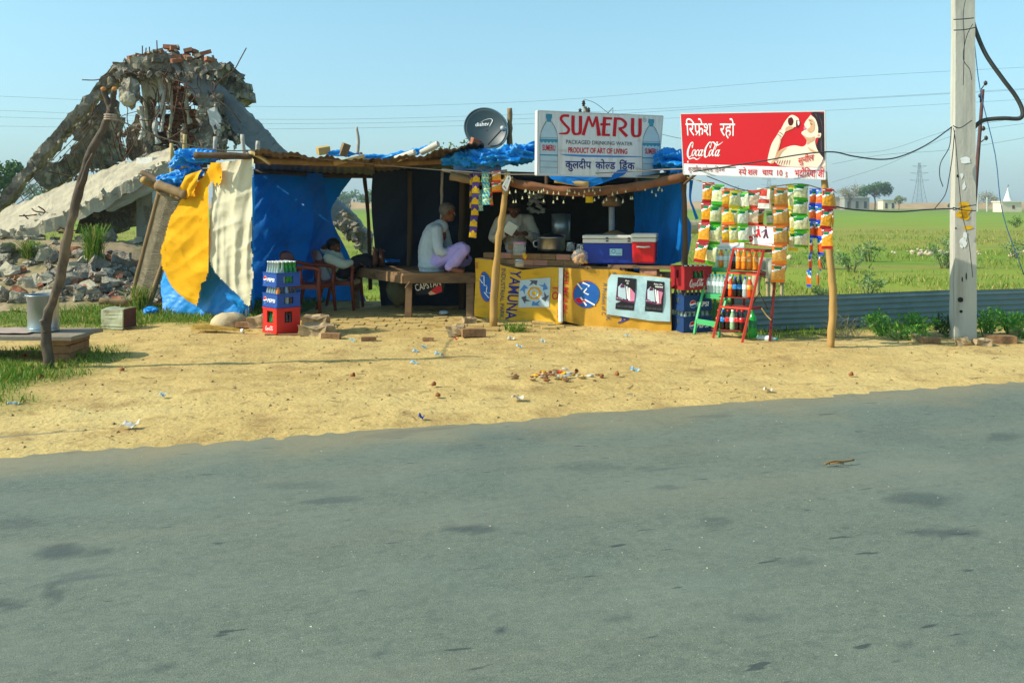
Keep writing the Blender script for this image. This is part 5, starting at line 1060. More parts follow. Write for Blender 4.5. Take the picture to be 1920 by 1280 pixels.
banner('banner', 'bright yellow cloth banner with a hexagon of arrows on the counter\'s left half', 892, 1057, [(892, 484), (926, 487), (943, 498), (980, 506), (1033, 501), (1057, 502)], [(892, 592), (898, 593), (948, 607), (985, 610), (1030, 608), (1057, 605)], BAN, ban_s, exA, emblem=(913, 537, 11, 28, -6))
b = MB(); b.grid(lambda u, v: ban_s(1049 + 8 * u + (2 * v), 502 + 100 * v, .018 + .012 * math.sin(u * 3.14)), 8, 30); props(b.build('white_hem', WP, smooth=True), 'white folded hem hanging between the two yellow banners', 'cloth')
def exB(b):
    fq(b, tx('AHI MOUN', .012), ((1060, 506), (1068, 506), (1065, 585), (1057, 585)), ban_s, iINK, .008, 1); b.build('lettering', MATS_S[:16], BT[0]); b = MB()
    fq(b, tx('A Product of C', .004), ((1131, 530), (1139, 530), (1137, 590), (1129, 590)), ban_s, iGREY, .008, 1); b.build('lettering', MATS_S[:16], BT[0]); b = MB()
    fq(b, tx('NDUSTRIAL PARK', .01), ((1148, 510), (1156, 510), (1146, 600), (1138, 600)), ban_s, iGREY, .008, 1); b.build('lettering', MATS_S[:16], BT[0]); b = MB()
    fq(b, tx('A', .01), ((1162, 590), (1182, 590), (1180, 606), (1160, 606)), ban_s, iNAVY, .008, 1); b.build('lettering', MATS_S[:16], BT[0]); return True
banner('banner', 'dirty orange yellow banner under the counter\'s right half with a blue oval', 1059, 1260, [(1059, 502), (1099, 504), (1156, 505), (1221, 516), (1260, 521)], [(1059, 601), (1099, 613), (1164, 620), (1220, 621), (1260, 620)], BAN2, ban_s, exB, emblem=(1101, 552, 24, 25, 22))
def exP(b, frame=(1161, 519, 1195, 576)):
    for (x0, y0, x1, y1) in (frame,):
        q = lambda u, v: (x0 + (x1 - x0) * u + (1 - v) * 0 + v * -4, y0 + (y1 - y0) * v + u * 3 + v * 2)
        rq = lambda u0, v0, u1, v1: (q(u0, v0), q(u1, v0), q(u1, v1), q(u0, v1))
        quadgeo(rq(0, 0, 1, 1), ban_s2, b, iBLK, .006); quadgeo([q(.0, .3), q(1, .22), q(1, .78), q(0, .72)], ban_s2, b, iPURP, .009); quadgeo([q(.6, .3), q(1, .34), q(1, .7), q(.65, .74)], ban_s2, b, iPINK, .012)
        quadgeo([q(.08, .3), q(.25, .19), q(.45, .24), q(.56, .68), q(.12, .6)], ban_s2, b, iPALE, .014); quadgeo([q(.2, .24), q(.3, .19), q(.4, .23), q(.42, .3), q(.2, .32)], ban_s2, b, iPURP, .017)
        quadgeo([q(.62, .3), q(.70, .3), q(.78, .7), q(.68, .7)], ban_s2, b, iWP, .016); quadgeo([q(.5, .26), q(.57, .26), q(.68, .66), q(.6, .64)], ban_s2, b, iWP, .018)
        fq(b, tx('Enjoy the', .01, .2), rq(.42, .06, .9, .13), ban_s2, iWP, .01); fq(b, tx('weekend', .02, .2), rq(.5, .13, .95, .2), ban_s2, iWP, .01); fq(b, tx('TOBACCO CAUSES CANCER', .02), rq(.06, .86, .95, .93), ban_s2, iGREY, .01)
        fq(b, tx('no strings', 0), rq(.05, .63, .4, .68), ban_s2, iWP, .016)
banner('poster', 'pale blue paper with two dark cigarette pictures over the right yellow banner', 1141, 1259, [(1141, 525), (1147, 514), (1200, 516), (1259, 521)], [(1141, 588), (1180, 594), (1220, 600), (1259, 602)], POST, ban_s2, exP, 'poster')
b = MB(); exP(b, (1216, 525, 1249, 580)); b.build('lettering', MATS_S, COL.objects['poster'])
STL = M('steel', 'b6b8b8', .28, .06, 4, metal=.9); ALU = M('aluminium', '9ea6a6', .36, .08, 3, metal=.75); GLS = M('clear_glass', 'dfe6e2', .08, .02, 2, spec=.6, clear=.72)
CB, CR, CW = M('cooler_blue', '1c3a9c', .4, .05, 3, spec=.4), M('cooler_red', 'd41a20', .4, .04, 3, spec=.4), M('cooler_white', 'ddd9cc', .45, .06, 4)
def cooler(label, c, sz, rz, mat, hang_x):
    t = thing('cool_box', label, 'cool box'); w_, d_, h = sz
    b = MB(); vs = b.box((0, 0, h * .36), (w_, d_, h * .72)); 
    for v in vs:
        if v.co.z < h * .1: v.co.x *= .93; v.co.y *= .93
    b.build('body', mat, t, bevel=.02)
    b = MB(); b.box((0, 0, h * .79), (w_ + .012, d_ + .012, h * .13)); b.build('rim', CW, t, bevel=.008)
    b = MB(); b.box((0, 0, h * .935), (w_ + .022, d_ + .022, h * .13)); b.build('lid', CW, t, bevel=.014)
    for x in hang_x: b = MB(); b.box((x, -d_ / 2 - .012, h * .9), (.03, .012, .018)); b.box((x, -d_ / 2 - .010, h * .8), (.03, .012, .018)); b.build('hinge', GREY, t)
    return t
t = cooler('blue cool box with a white lid on the counter', 0, (.70, .36, .36), 0, CB, (-.05, .22))
b = MB(); b.box((.06, -.19, .15), (.155, .006, .085)); b.build('sticker', M('sticker_blue', '9fd0e0', .5, .1, 8), t)
b = MB(); b.flat(shift(ribbon([(0, 0), (.02, .03), (.045, .03), (.05, .0), (.03, -.015), (.01, .0)], .005), .0, .15), lambda x, y: V((x, -.1945, y))); b.flat(tx('Summit'), lambda x, y: V((.06 + x * .022, -.1945, .125 + y * .022))); b.build('lettering', GREY, t)
b = MB(); b.tube([(-.36, -.10, .22), (-.385, -.10, .225), (-.385, -.1, .17), (-.385, .1, .17), (-.385, .1, .225), (-.36, .1, .22)], .011, 6); b.build('handle', CW, t, True)
place(t, P(1150, 495, 11.35) + V((0, .14, .002)), R(-10))
t = cooler('red cool box with a white handle beside the blue one on the counter', 0, (.29, .42, .36), 0, CR, ())
b = MB(); b.tube([(-.075, -.21, .2), (-.07, -.235, .205), (0, -.24, .2), (.07, -.235, .205), (.075, -.21, .2)], .012, 6); b.build('handle', CW, t, True)
place(t, P(1213, 494, 11.15) + V((0, .17, .004)), R(-13))
def jar(label, px, py, D, r_, h, lidm, fill=None, lid='lid'):
    q = P(px, py, D); t = thing('glass_jar', label, 'jar', q); b = MB(); b.lathe([(0, 0), (r_, 0), (r_, h * .8), (r_ * .85, h * .9)], 16, q); b.build('glass', GLS, t, True)
    b = MB(); b.lathe([(r_ * .98, h * .86), (r_ * .98, h), (0, h)], 16, q); b.build('lid', lidm, t, True)
    if fill: b = MB(); b.lathe([(0, .004), (r_ * .93, .004), (r_ * .93, h * .5), (0, h * .55)], 12, q); b.build('contents', fill, t, True)
PKL = M('pink_lid', 'e39aa8', .5)
jar('large glass jar with a pink lid on the bricks', 974, 478, 11.75, .085, .17, PKL); jar('small glass jar left of the biscuit bag', 1070, 471, 11.8, .055, .12, STL); jar('glass jar half hidden behind the biscuit bag', 1088, 473, 11.75, .055, .11, STL); jar('glass jar with a yellow thing on the plank below the pink lidded jar', 974, 500, 11.5, .06, .1, STL, M('yellow_contents', 'd0b080', .8))
b = MB(); b.ell(P(984, 480, 11.6), (.03, .03, .045), 2, amp=.2); props(b.build('yellow_lump', M('yellow_fruit', 'f0b020', .6), smooth=True), 'small bright yellow lump in front of the pink lidded jar', 'fruit')
t = thing('cooking_pot', 'steel cooking pot with a dark lid behind the counter bricks', 'pot', P(1034, 470, 12.0)); q = P(1034, 470, 12.0)
b = MB(); b.lathe([(0, 0), (.17, .0), (.185, .03), (.185, .17), (.2, .18), (.18, .185)], 24, q); b.build('body', STL, t, True); b = MB(); b.lathe([(.17, .19), (.12, .215), (.02, .23), (.02, .25), (0, .255)], 20, q); b.build('lid', M('sooty_lid', '3a3a38', .5, metal=.6), t, True)
b = MB(); b.tube(crom([q + V((-.18, -.02, .14)), q + V((-.235, -.03, .12)), q + V((-.23, -.03, .06)), q + V((-.185, -.02, .05))]), .01, 6); b.build('handle', STL, t, True)
b = MB(); b.lathe([(.06, 0), (.062, .05), (0, .06)], 14, P(1052, 447, 12.2)); props(b.build('pink_lid', PKL, smooth=True), 'pink jar lid showing right of the cooking pot', 'lid')
BISC = M('biscuit', 'c08a4a', .8, .2, 12)
t = thing('biscuit_bag', 'clear bag of round brown biscuits beside the blue cool box', 'bag', P(1087, 494, 11.3)); q = P(1087, 494, 11.3)
for k in range(34):
    b = MB(); b.ell(q + V((rnd.uniform(-.075, .075), rnd.uniform(-.06, .02), .02 + rnd.random() ** 1.3 * .12)), (.028, .024, .02), 2, mtx=Euler((rnd.random() * 3, rnd.random() * 3, 0)).to_matrix()); b.build('biscuit', BISC, t, True)
b = MB(); b.ell(q + V((0, -.02, .085)), (.105, .085, .10), 3, amp=.12); b.build('bag_film', M('clear_film', 'e8ecec', .15, clear=.82), t, True)
b = MB(); b.tube([P(1147, 440, 12.2), P(1147, 388, 12.2)], .042, 10); t = b.build('white_column', M('dull_white', 'c9ccd2', .6), smooth=True); props(t, 'white upright tube with a round tan cap standing behind the blue cool box', 'tube')
b = MB(); b.lathe([(0, 0), (.12, .0), (.14, .05), (.10, .11), (.06, .14), (.08, .18), (.05, .23), (0, .24)], 16, P(1147, 387, 12.2)); b.build('cap', M('tan_cap', 'b08860', .7), t, True)
b = MB(); b.lathe([(0, 0), (.19, 0), (.17, .04), (.05, .09), (0, .1)], 18, P(1152, 445, 12.1)); b.build('foot', M('tan_cap', 'b08860', .7), t, True)
b = MB(); b.lathe([(0, 0), (.13, 0), (.13, .36), (0, .37)], 16, P(1052, 450, 12.5)); props(b.build('metal_drum', ALU, smooth=True), 'grey metal drum behind the cooking pot', 'drum')
b = MB()
for k in range(40): b.ell(P(1006 + rnd.uniform(-14, 14), 376 + rnd.uniform(-24, 24), 12.6), (.045, .04, .03), 1, amp=.3)
props(b.build('cup_bag', M('frosted_film', 'b9bab2', .3, .2, 9, clear=.35), smooth=True), 'hanging clear bag of plastic cups behind the shopkeeper', 'bag')
b = MB(); b.grid(lambda u, v: P(1098 + 14 * u, 354 + 26 * v, 11.4) + V((0, -.03 * math.sin(3.14 * u) * math.sin(3.14 * v), 0)), 8, 10); props(b.build('yellow_packet', M('packet_yellow', 'e0c81c', .4), smooth=True), 'yellow packet hanging among the little bulbs', 'packet')
b = MB(); b.grid(lambda u, v: P(1110 + 16 * u, 350 + 16 * v, 11.35) + V((0, -.02 * math.sin(3.14 * u), 0)), 8, 6); props(b.build('yellow_packet', MATS['packet_yellow'], smooth=True), 'second yellow packet just above the first among the bulbs', 'packet')
# garland of bulbs
t = thing('bulb_garland', 'string of small pale bulbs hanging along the stall\'s front beam', 'string lights', P(1120, 360, 11)); BLB = M('frosted_bulb', 'e8e2b8', .3, .1, 6, trans=.3); b = MB(); rg = random.Random(5); pts = []
for k in range(56):
    px = 955 + 290 * (k / 55); pts.append((px + rg.uniform(-4, 4), 356 - 6 * (px > 1180) - (px - 1180) * .08 * (px > 1180) + rg.uniform(0, 24) * (1 if k % 3 else .3)))
b.tube([P(x, y - 4, 11.0 - (x - 955) * .0002) for x, y in pts], .0025, 4); b.build('cord', M('green_cord', '3c4a3a', .6), t)
for x, y in pts:
    q = P(x, y, 11.0 - (x - 955) * .0002); b = MB(); b.lathe([(0, .02), (.005, .02), (.005, .01), (.007, .003), (.012, -.009), (.009, -.015), (0, -.017)], 8, q); b.build('bulb', BLB, t, True)
# bench, hidden advert, chairs
t = thing('plank_bench', 'low wide plank bench with splayed legs in the middle of the stall', 'bench', (-1.4, 12.8, 0)); BW = M('bench_wood', '86694a', .85, .25, 4, .6, 18, col2='5f4a36', sc2=3, stretch=(.3, 1, 1))
A, B_, C_ = V((-1.44, 12.0, .6)), V((-.46, 12.1, .6)), V((-2.42, 13.4, .6)); b = MB()
for k in range(6):
    o_ = (C_ - A) * (k / 6); e = (C_ - A) / 6 * .95; q = [A + o_, B_ + o_, B_ + o_ + e, A + o_ + e]; dz = V((0, 0, rnd.uniform(-.006, .006)))
    lo = [p + dz - V((0, 0, .035)) for p in q]; hi = [p + dz for p in q]; b.poly(hi); b.poly(lo[::-1])
    for i in range(4): b.poly([lo[i], lo[(i + 1) % 4], hi[(i + 1) % 4], hi[i]])
b.build('top', BW, t)
for p, q in ((A, B_), (A, C_)): b = MB(); b.beam(p + V((0, .03, -.085)), q + V((0, .03, -.085)), .04, .10); b.build('apron', BW, t)
for p, f, w_ in ((A + V((.07, .1, -.04)), V((-1.38, 12.05, 0)), .085), (B_ + V((-.1, .08, -.04)), V((-.56, 12.08, 0)), .10), (C_ + V((.1, .06, -.04)), V((-2.28, 13.3, 0)), .085), (B_ + C_ - A + V((-.1, 0, -.04)), V((-1.55, 13.45, 0)), .08)): b = MB(); b.beam(f, p, w_, w_ * .8, up=(0, 1, 0)); b.build('leg', BW, t)
b = MB(); b.tube([P(775, 518, 12.05), P(760, 540, 12.0)], .012, 6); b.build('brace', BW, t)
t = thing('cigarette_board', 'black advert panel with a red shape propped under the bench', 'sign', P(805, 555, 12.3)); sf = surf(770, 12.25, 845, 12.25)
board('panel', t, [(772, 514), (836, 514), (831, 550), (780, 553)], sf, M('board_black', '14151f', .5), .02, fr=0)
b = MB(); fq(b, tx('CAPSTAN', .01), ((777, 533), (826, 525), (827, 535), (780, 546)), sf, iWP, .006); fq(b, deva('तम्बाकू', ' ', 'से', ' ', 'कैंसर', ' ', 'होता', ' ', 'है'), ((780, 515), (834, 514), (834, 519), (780, 520)), sf, iWP, .006)
quadgeo([(808, 545), (816, 538), (828, 535), (829, 546), (818, 551)], sf, b, iRED, .006); quadgeo([(803, 549), (808, 545), (818, 551), (806, 553)], sf, b, 17 - 1, .007); quadgeo([(780, 522.5), (834, 521.5), (834, 522.2), (780, 523.3)], sf, b, iWP, .006); b.build('lettering', MATS_S + [YEL], t)
CHR = M('brown_plastic', '7c3a26', .45, .08, 4, spec=.4)
def chair(label, loc, rz):
    t = thing('plastic_armchair', label, 'chair')
    b = MB()       # shell: seat running up into a scooped back; +X is the front
    def fn(u, v):
        y = (u - .5) * .46
        if v < .5: x = .24 - v * 2 * .44; z = .42 - .015 * math.cos(u * 6.28) + .03 * (v - .2) ** 2 - .02 * v * 2; wv = 1
        else: s = (v - .5) * 2; x = -.2 - .16 * s - .03 * math.sin(u * 3.14) * s; z = .40 + .46 * s - .05 * s * abs(2 * u - 1) ** 3; wv = 1 - .12 * s * s
        return V((x, y * wv, z))
    b.grid(fn, 14, 24); r_ = bmesh.ops.extrude_face_region(b.bm, geom=b.bm.faces[:])
    for v in [g for g in r_['geom'] if isinstance(g, bmesh.types.BMVert)]: v.co += V((-.008, 0, -.014))
    b.build('shell', CHR, t, True)
    for s in (-1, 1):
        b = MB(); b.tube(crom([(-.30, s * .2, .70), (-.12, s * .26, .655), (.12, s * .275, .65), (.24, s * .26, .63), (.25, s * .25, .60)], 5), .026, 8); b.build('armrest', CHR, t, True)
        b = MB(); b.tube([(.25, s * .25, .62), (.235, s * .24, .42), (.27, s * .26, 0)], [.026, .032, .022], 8); b.build('leg', CHR, t, True)
        b = MB(); b.tube([(-.18, s * .22, .42), (-.28, s * .24, 0)], [.032, .022], 8); b.build('leg', CHR, t, True)
        b = MB(); b.tube([(-.02, s * .24, .42), (-.02, s * .265, .65)], [.03, .022], 8); b.build('arm_post', CHR, t, True)
        b = MB(); b.beam((-.2, s * .23, .385), (.23, s * .24, .385), .012, .06); b.build('seat_skirt', CHR, t)
    b = MB(); b.beam((.24, -.24, .385), (.24, .24, .385), .012, .06); b.build('seat_skirt', CHR, t)
    return place(t, loc, rz)
chair('brown plastic armchair left of the bench, empty', (-2.82, 12.65, 0), R(-12)); chair('brown plastic armchair in which the man lies back', (-2.5, 13.2, 0), R(-5))
b = MB(); b.grid(lambda u, v: P(690 + 60 * u, 494 - 6 * v, 13.5 - .2 * u) + V((0, 0, .02 + N1((u * 5, v * 3, 1)) * .02)), 14, 6); props(b.build('folded_tarp', TARP, smooth=True), 'strip of blue tarpaulin lying along the back of the bench', 'tarpaulin')

# ------------------------------------------------------------------ people
SK = M('brown_skin', '7a4a30', .55, .08, 12, spec=.35); SKD = M('dark_skin', '5a3524', .55, .08, 12, spec=.35); HR = M('black_hair', '14110f', .6, .2, 40, .4, 90); HRG = M('grey_hair', '6b655c', .7, .25, 40, .4, 90)
SH1 = M('pale_blue_shirt', 'b9c6cc', .85, .06, 6, .2, 60); SH2 = M('beige_shirt', 'b8ae9c', .85, .06, 6, .2, 60); SH3 = M('pale_green_shirt', 'b6c4b4', .85, .06, 6, .2, 60); TR1 = M('lavender_trousers', 'b9a6e0', .85, .06, 6, .2, 60); TRD = M('dark_trousers', '1d1f2a', .85, .1, 6); EYE_M = M('eye_white', '9a9288', .3); PUP = M('pupil', '120c0a', .2)
def head_parts(c, fw, up, s=1.0):
    """ellipsoids and tubes of a head centred at c, looking along fw, with crown direction up"""
    c = V(c); fw = V(fw).normalized(); up = V(up); up = (up - fw * up.dot(fw)).normalized(); sd_ = fw.cross(up)
    m = Matrix((fw, -sd_, up)).transposed(); e = m.to_euler(); L = lambda x, y, z: c + m @ (V((x, y, z)) * s)
    E = [(L(-.005, 0, .03), (.098 * s, .078 * s, .088 * s), e), (L(.03, 0, -.035), (.062 * s, .06 * s, .078 * s), e), (L(.062, 0, -.085), (.028 * s, .03 * s, .022 * s), e), (L(.096, 0, -.018), (.018 * s, .013 * s, .014 * s), e),
         (L(.082, 0, -.056), (.016 * s, .024 * s, .008 * s), e), (L(.082, 0, -.068), (.014 * s, .02 * s, .007 * s), e), (L(.082, .03, .018), (.014 * s, .022 * s, .008 * s), e), (L(.082, -.03, .018), (.014 * s, .022 * s, .008 * s), e)]
    for q in (-1, 1): E += [(L(-.005, q * .08, -.01), (.02 * s, .011 * s, .032 * s), e), (L(.055, q * .04, -.03), (.025 * s, .022 * s, .022 * s), e)]
    return E, [([L(.085, 0, .012), L(.1, 0, -.012)], [.009 * s, .013 * s])], L, m
def face_bits(t, L, s):
    for q in (-1, 1):
        b = MB(); b.ell(L(.083, q * .031, .004), (.010 * s,) * 3, 2); b.ell(L(.092, q * .031, .004), (.005 * s,) * 3, 1, mi=1); b.build('eye', [EYE_M, PUP], t, True)
def hair(t, L, m, mat, s, back=1.0, fringe=.0):
    b = MB(); r = bmesh.ops.create_icosphere(b.bm, subdivisions=4, radius=1)
    for v in r['verts']:
        q = v.co.copy(); k = 1 + N1(q, 9) * .05 + N1(q, 25) * .03; v.co = L(-.012 + q.x * .106 * k, q.y * .089 * k, .038 + q.z * .096 * k)
    inv = m.inverted(); c0 = L(0, 0, 0); kill = []
    for v in r['verts']:
        q = inv @ (v.co - c0) / s
        if (q.x > .052 and q.z < .062 - fringe) or (q.x > .0 and q.z < .03) or q.z < -.055: kill.append(v)
    bmesh.ops.delete(b.bm, geom=kill, context='VERTS'); return b.build('hair', mat, t, True)
def hand(wr, d, palm, curl=.6, s=1.0, thumb=1):
    """palm and five bent fingers from the wrist wr along d; palm = direction the palm faces"""
    wr, d = V(wr), V(d).normalized(); pn = V(palm); pn = (pn - d * pn.dot(d)).normalized(); sd_ = d.cross(pn); E, Tb = [], []
    e = Matrix((d, sd_, pn)).transposed().to_euler(); E.append((wr + d * .045 * s, (.05 * s, .041 * s, .016 * s), e))
    for k, (o_, l) in enumerate(((-.03, .066), (-.010, .078), (.010, .072), (.029, .056))):
        p0 = wr + d * .075 * s + sd_ * o_ * s; a = curl * .7; p1 = p0 + (d * math.cos(a) + pn * math.sin(a)) * l * .45 * s; a = curl * 1.5; p2 = p1 + (d * math.cos(a) + pn * math.sin(a)) * l * .35 * s; a = curl * 2.1; p3 = p2 + (d * math.cos(a) + pn * math.sin(a)) * l * .25 * s
        Tb.append(([p0 - d * .02 * s, p1, p2, p3], [.0098 * s, .0092 * s, .0085 * s, .0075 * s]))
    th = wr + d * .025 * s + sd_ * thumb * -.035 * s; Tb.append(([th, th + (d * .6 - sd_ * thumb * .5 + pn * .3) * .035 * s, th + (d * .95 - sd_ * thumb * .35 + pn * .6) * .058 * s], [.013 * s, .011 * s, .009 * s]))
    return Tb, E
# --- the seated old man, seen from behind his right side, facing right
t = thing('person', 'grey haired person in a pale shirt and lavender trousers sitting cross legged on the bench', 'person', (-1.0, 12.45, .6))
hc = V((-.885, 12.46, 1.40)); E, Tb, L, m = head_parts(hc, (.97, .18, -.12), (.1, 0, 1), 1.06); hp = V((-1.06, 12.45, .72))
ha, he = hand((-.78, 12.3, .82), (.9, .1, -.25), (0, .3, -1), .5); h2, e2 = hand((-.72, 12.62, .84), (.8, -.3, -.3), (0, .3, -1), .5, thumb=-1)
armR = ([(-1.02, 12.26, 1.18), (-.985, 12.20, .90), (-.78, 12.3, .82)], [.05, .042, .03]); armL = ([(-.97, 12.64, 1.18), (-.90, 12.72, .92), (-.72, 12.62, .84)], [.05, .042, .03])
legR = ([(-1.05, 12.36, .72), (-.66, 12.2, .93), (-.74, 12.17, .80), (-.86, 12.14, .66)], [.085, .066, .058, .042]); legL = ([(-1.02, 12.56, .71), (-.64, 12.75, .76), (-.82, 12.4, .66)], [.085, .065, .042])
foot = [([(-.86, 12.14, .655), (-.74, 12.10, .632), (-.66, 12.08, .622)], [.042, .038, .026]), ([(-.82, 12.4, .655), (-.72, 12.3, .635), (-.66, 12.26, .628)], [.042, .036, .026])]
tors = ([(-1.07, 12.45, .70), (-1.1, 12.45, .92), (-1.03, 12.45, 1.12), (-.965, 12.45, 1.24)], [.14, .13, .145, .07]); neck = ([(-.97, 12.45, 1.22), (-.91, 12.455, 1.34)], [.055, .05])
solid('body', SK, t, [tors, neck, armR, armL, legR, legL] + foot + Tb + ha + h2, E + he + e2, .0075, 2)
hair(t, L, m, HRG, 1.06); face_bits(t, L, 1.06)
solid('shirt', SH1, t, [([(-1.09, 12.45, .63), (-1.125, 12.45, .92), (-1.05, 12.45, 1.12), (-.985, 12.45, 1.2)], [.185, .165, .16, .115]), ([(-1.02, 12.26, 1.17), (-.985, 12.19, .90), (-.90, 12.235, .87)], [.082, .072, .06]), ([(-.97, 12.64, 1.17), (-.90, 12.72, .92), (-.84, 12.68, .88)], [.082, .072, .06]), ([(-1.03, 12.3, 1.17), (-.98, 12.6, 1.17)], [.085, .085])], [((-.963, 12.45, 1.255), (.075, .075, .045), Euler((0, .35, 0))), ((-1.09, 12.45, .68), (.2, .215, .085))], .011, 3, .012, 9)
solid('trousers', TR1, t, [([(-1.05, 12.36, .72), (-.66, 12.2, .925), (-.73, 12.17, .80), (-.83, 12.145, .68)], [.115, .092, .085, .072]), ([(-1.02, 12.56, .71), (-.64, 12.75, .75), (-.78, 12.46, .67)], [.115, .09, .065])], [((-1.02, 12.45, .70), (.16, .19, .095))], .010, 2, .014, 11)
# --- shopkeeper standing behind the counter, looking down at what his hands do
t = thing('person', 'black haired person in a beige shirt standing behind the counter, looking down', 'person', (.04, 12.5, 0))
hc = V((.025, 12.40, 1.455)); E, Tb, L, m = head_parts(hc, (.05, -.86, -.5), (0, -.4, .9), 1.04)
ha, he = hand((-.04, 12.14, 1.13), (.5, -.5, .1), (.3, .6, -.5), .7); h2, e2 = hand((.17, 12.12, 1.13), (-.75, -.3, -.1), (0, .3, .9), .7, thumb=-1)
aL = ([(-.155, 12.5, 1.30), (-.24, 12.42, 1.06), (-.04, 12.14, 1.13)], [.052, .043, .03]); aR = ([(.235, 12.5, 1.30), (.31, 12.40, 1.06), (.17, 12.12, 1.13)], [.052, .043, .03])
solid('body', SKD, t, [([(.04, 12.52, .9), (.04, 12.54, 1.1), (.04, 12.52, 1.27), (.04, 12.48, 1.36)], [.13, .13, .14, .07]), ([(.04, 12.49, 1.33), (.03, 12.43, 1.42)], [.056, .052]), aL, aR, ([(-.05, 12.52, .9), (-.06, 12.5, .48), (-.06, 12.54, .06)], [.085, .06, .042]), ([(.13, 12.52, .9), (.14, 12.5, .48), (.14, 12.54, .06)], [.085, .06, .042]), ([(-.06, 12.54, .05), (-.07, 12.36, .03)], [.045, .03]), ([(.14, 12.54, .05), (.15, 12.36, .03)], [.045, .03])] + Tb + ha + h2, E + he + e2, .0075, 2)
hair(t, L, m, HR, 1.1, fringe=.02); face_bits(t, L, 1.04)
solid('shirt', SH2, t, [([(.04, 12.53, .86), (.04, 12.54, 1.08), (.04, 12.52, 1.24)], [.165, .158, .162]), ([(-.15, 12.5, 1.29), (-.245, 12.42, 1.06), (-.09, 12.21, 1.11)], [.084, .074, .05]), ([(.23, 12.5, 1.29), (.315, 12.40, 1.06), (.21, 12.19, 1.11)], [.084, .074, .05]), ([(-.12, 12.5, 1.29), (.2, 12.5, 1.29)], [.085, .085]), ([(-.03, 12.44, 1.35), (-.03, 12.40, 1.24), (.03, 12.38, 1.12)], [.03, .03, .02]), ([(.11, 12.44, 1.35), (.11, 12.40, 1.24), (.05, 12.38, 1.12)], [.03, .03, .02])], [((.04, 12.53, .9), (.19, .15, .1))], .011, 3, .012, 9)
solid('trousers', TRD, t, [([(-.05, 12.52, .9), (-.06, 12.5, .48), (-.06, 12.54, .1)], [.11, .085, .075]), ([(.13, 12.52, .9), (.14, 12.5, .48), (.14, 12.54, .1)], [.11, .085, .075])], [((.04, 12.53, .92), (.16, .13, .1))], .016, 2)
b = MB(); b.box((0, 0, 0), (.15, .05, .17), Euler((.35, .55, .2))); 
for v in b.bm.verts: v.co += V((0, 0, 0))
o = b.build('milk_packet', M('white_plastic', 'd3dad2', .4, .05, 5), bevel=.014); props(o, 'white plastic packet held in the shopkeeper\'s hand', 'packet'); o.location = V((-.02, 12.06, 1.09))
# --- the man lying back in the second chair, feet up on the bench
t = thing('person', 'dark haired person asleep in a chair with bare feet up on the bench end', 'person', (-2.55, 13.15, .42))
hc = V((-2.57, 13.1, .895)); E, Tb, L, m = head_parts(hc, (.85, -.32, -.1), (-.35, 0, 1), 1.03)
ha, he = hand((-2.2, 12.98, .70), (.9, .1, -.2), (0, .2, -1), .5); aR = ([(-2.62, 12.93, .76), (-2.42, 12.88, .66), (-2.2, 12.98, .70)], [.05, .042, .03]); aL = ([(-2.58, 13.3, .76), (-2.78, 13.36, .86), (-2.68, 13.2, .92)], [.05, .042, .032])
lR = ([(-2.42, 13.05, .54), (-2.18, 13.0, .72), (-1.98, 12.98, .655)], [.088, .066, .042]); lL = ([(-2.42, 13.22, .54), (-2.14, 13.16, .72), (-1.9, 13.12, .655)], [.088, .066, .042])
def footup(a, dx=0): a = V(a); return [([a, a + V((.02, -.04, .02)), a + V((.02, -.05, .10)), a + V((.005, -.05, .19))], [.045, .045, .038, .03]), ([a + V((.0, -.045, .19)), a + V((-.005, -.05, .235))], [.02, .013])] + [([a + V((.015 + .015 * k, -.048, .19)), a + V((.012 + .016 * k, -.055, .225 - .006 * k))], [.011, .009]) for k in range(1, 4)]
solid('body', SKD, t, [([(-2.46, 13.13, .52), (-2.54, 13.12, .66), (-2.6, 13.12, .78)], [.13, .125, .08]), ([(-2.6, 13.12, .78), (-2.58, 13.11, .85)], [.055, .052]), aR, aL, lR, lL] + footup((-1.97, 12.97, .665)) + footup((-1.89, 13.10, .645)) + Tb + ha, E + he, .0075, 2)
hair(t, L, m, HR, 1.12, fringe=.01); face_bits(t, L, 1.03)
solid('shirt', SH3, t, [([(-2.47, 13.13, .54), (-2.55, 13.12, .66), (-2.59, 13.12, .74)], [.15, .15, .14]), ([(-2.62, 12.94, .75), (-2.42, 12.88, .665), (-2.30, 12.93, .68)], [.08, .068, .05]), ([(-2.58, 13.3, .75), (-2.76, 13.36, .85)], [.08, .065])], [], .011, 3, .01, 9)
solid('trousers', TRD, t, [([(-2.42, 13.05, .54), (-2.18, 13.0, .715), (-2.02, 12.98, .67)], [.11, .088, .07]), ([(-2.42, 13.22, .54), (-2.14, 13.16, .715), (-1.95, 13.12, .67)], [.11, .088, .07])], [((-2.45, 13.13, .53), (.14, .17, .11))], .011, 2, .01, 9)

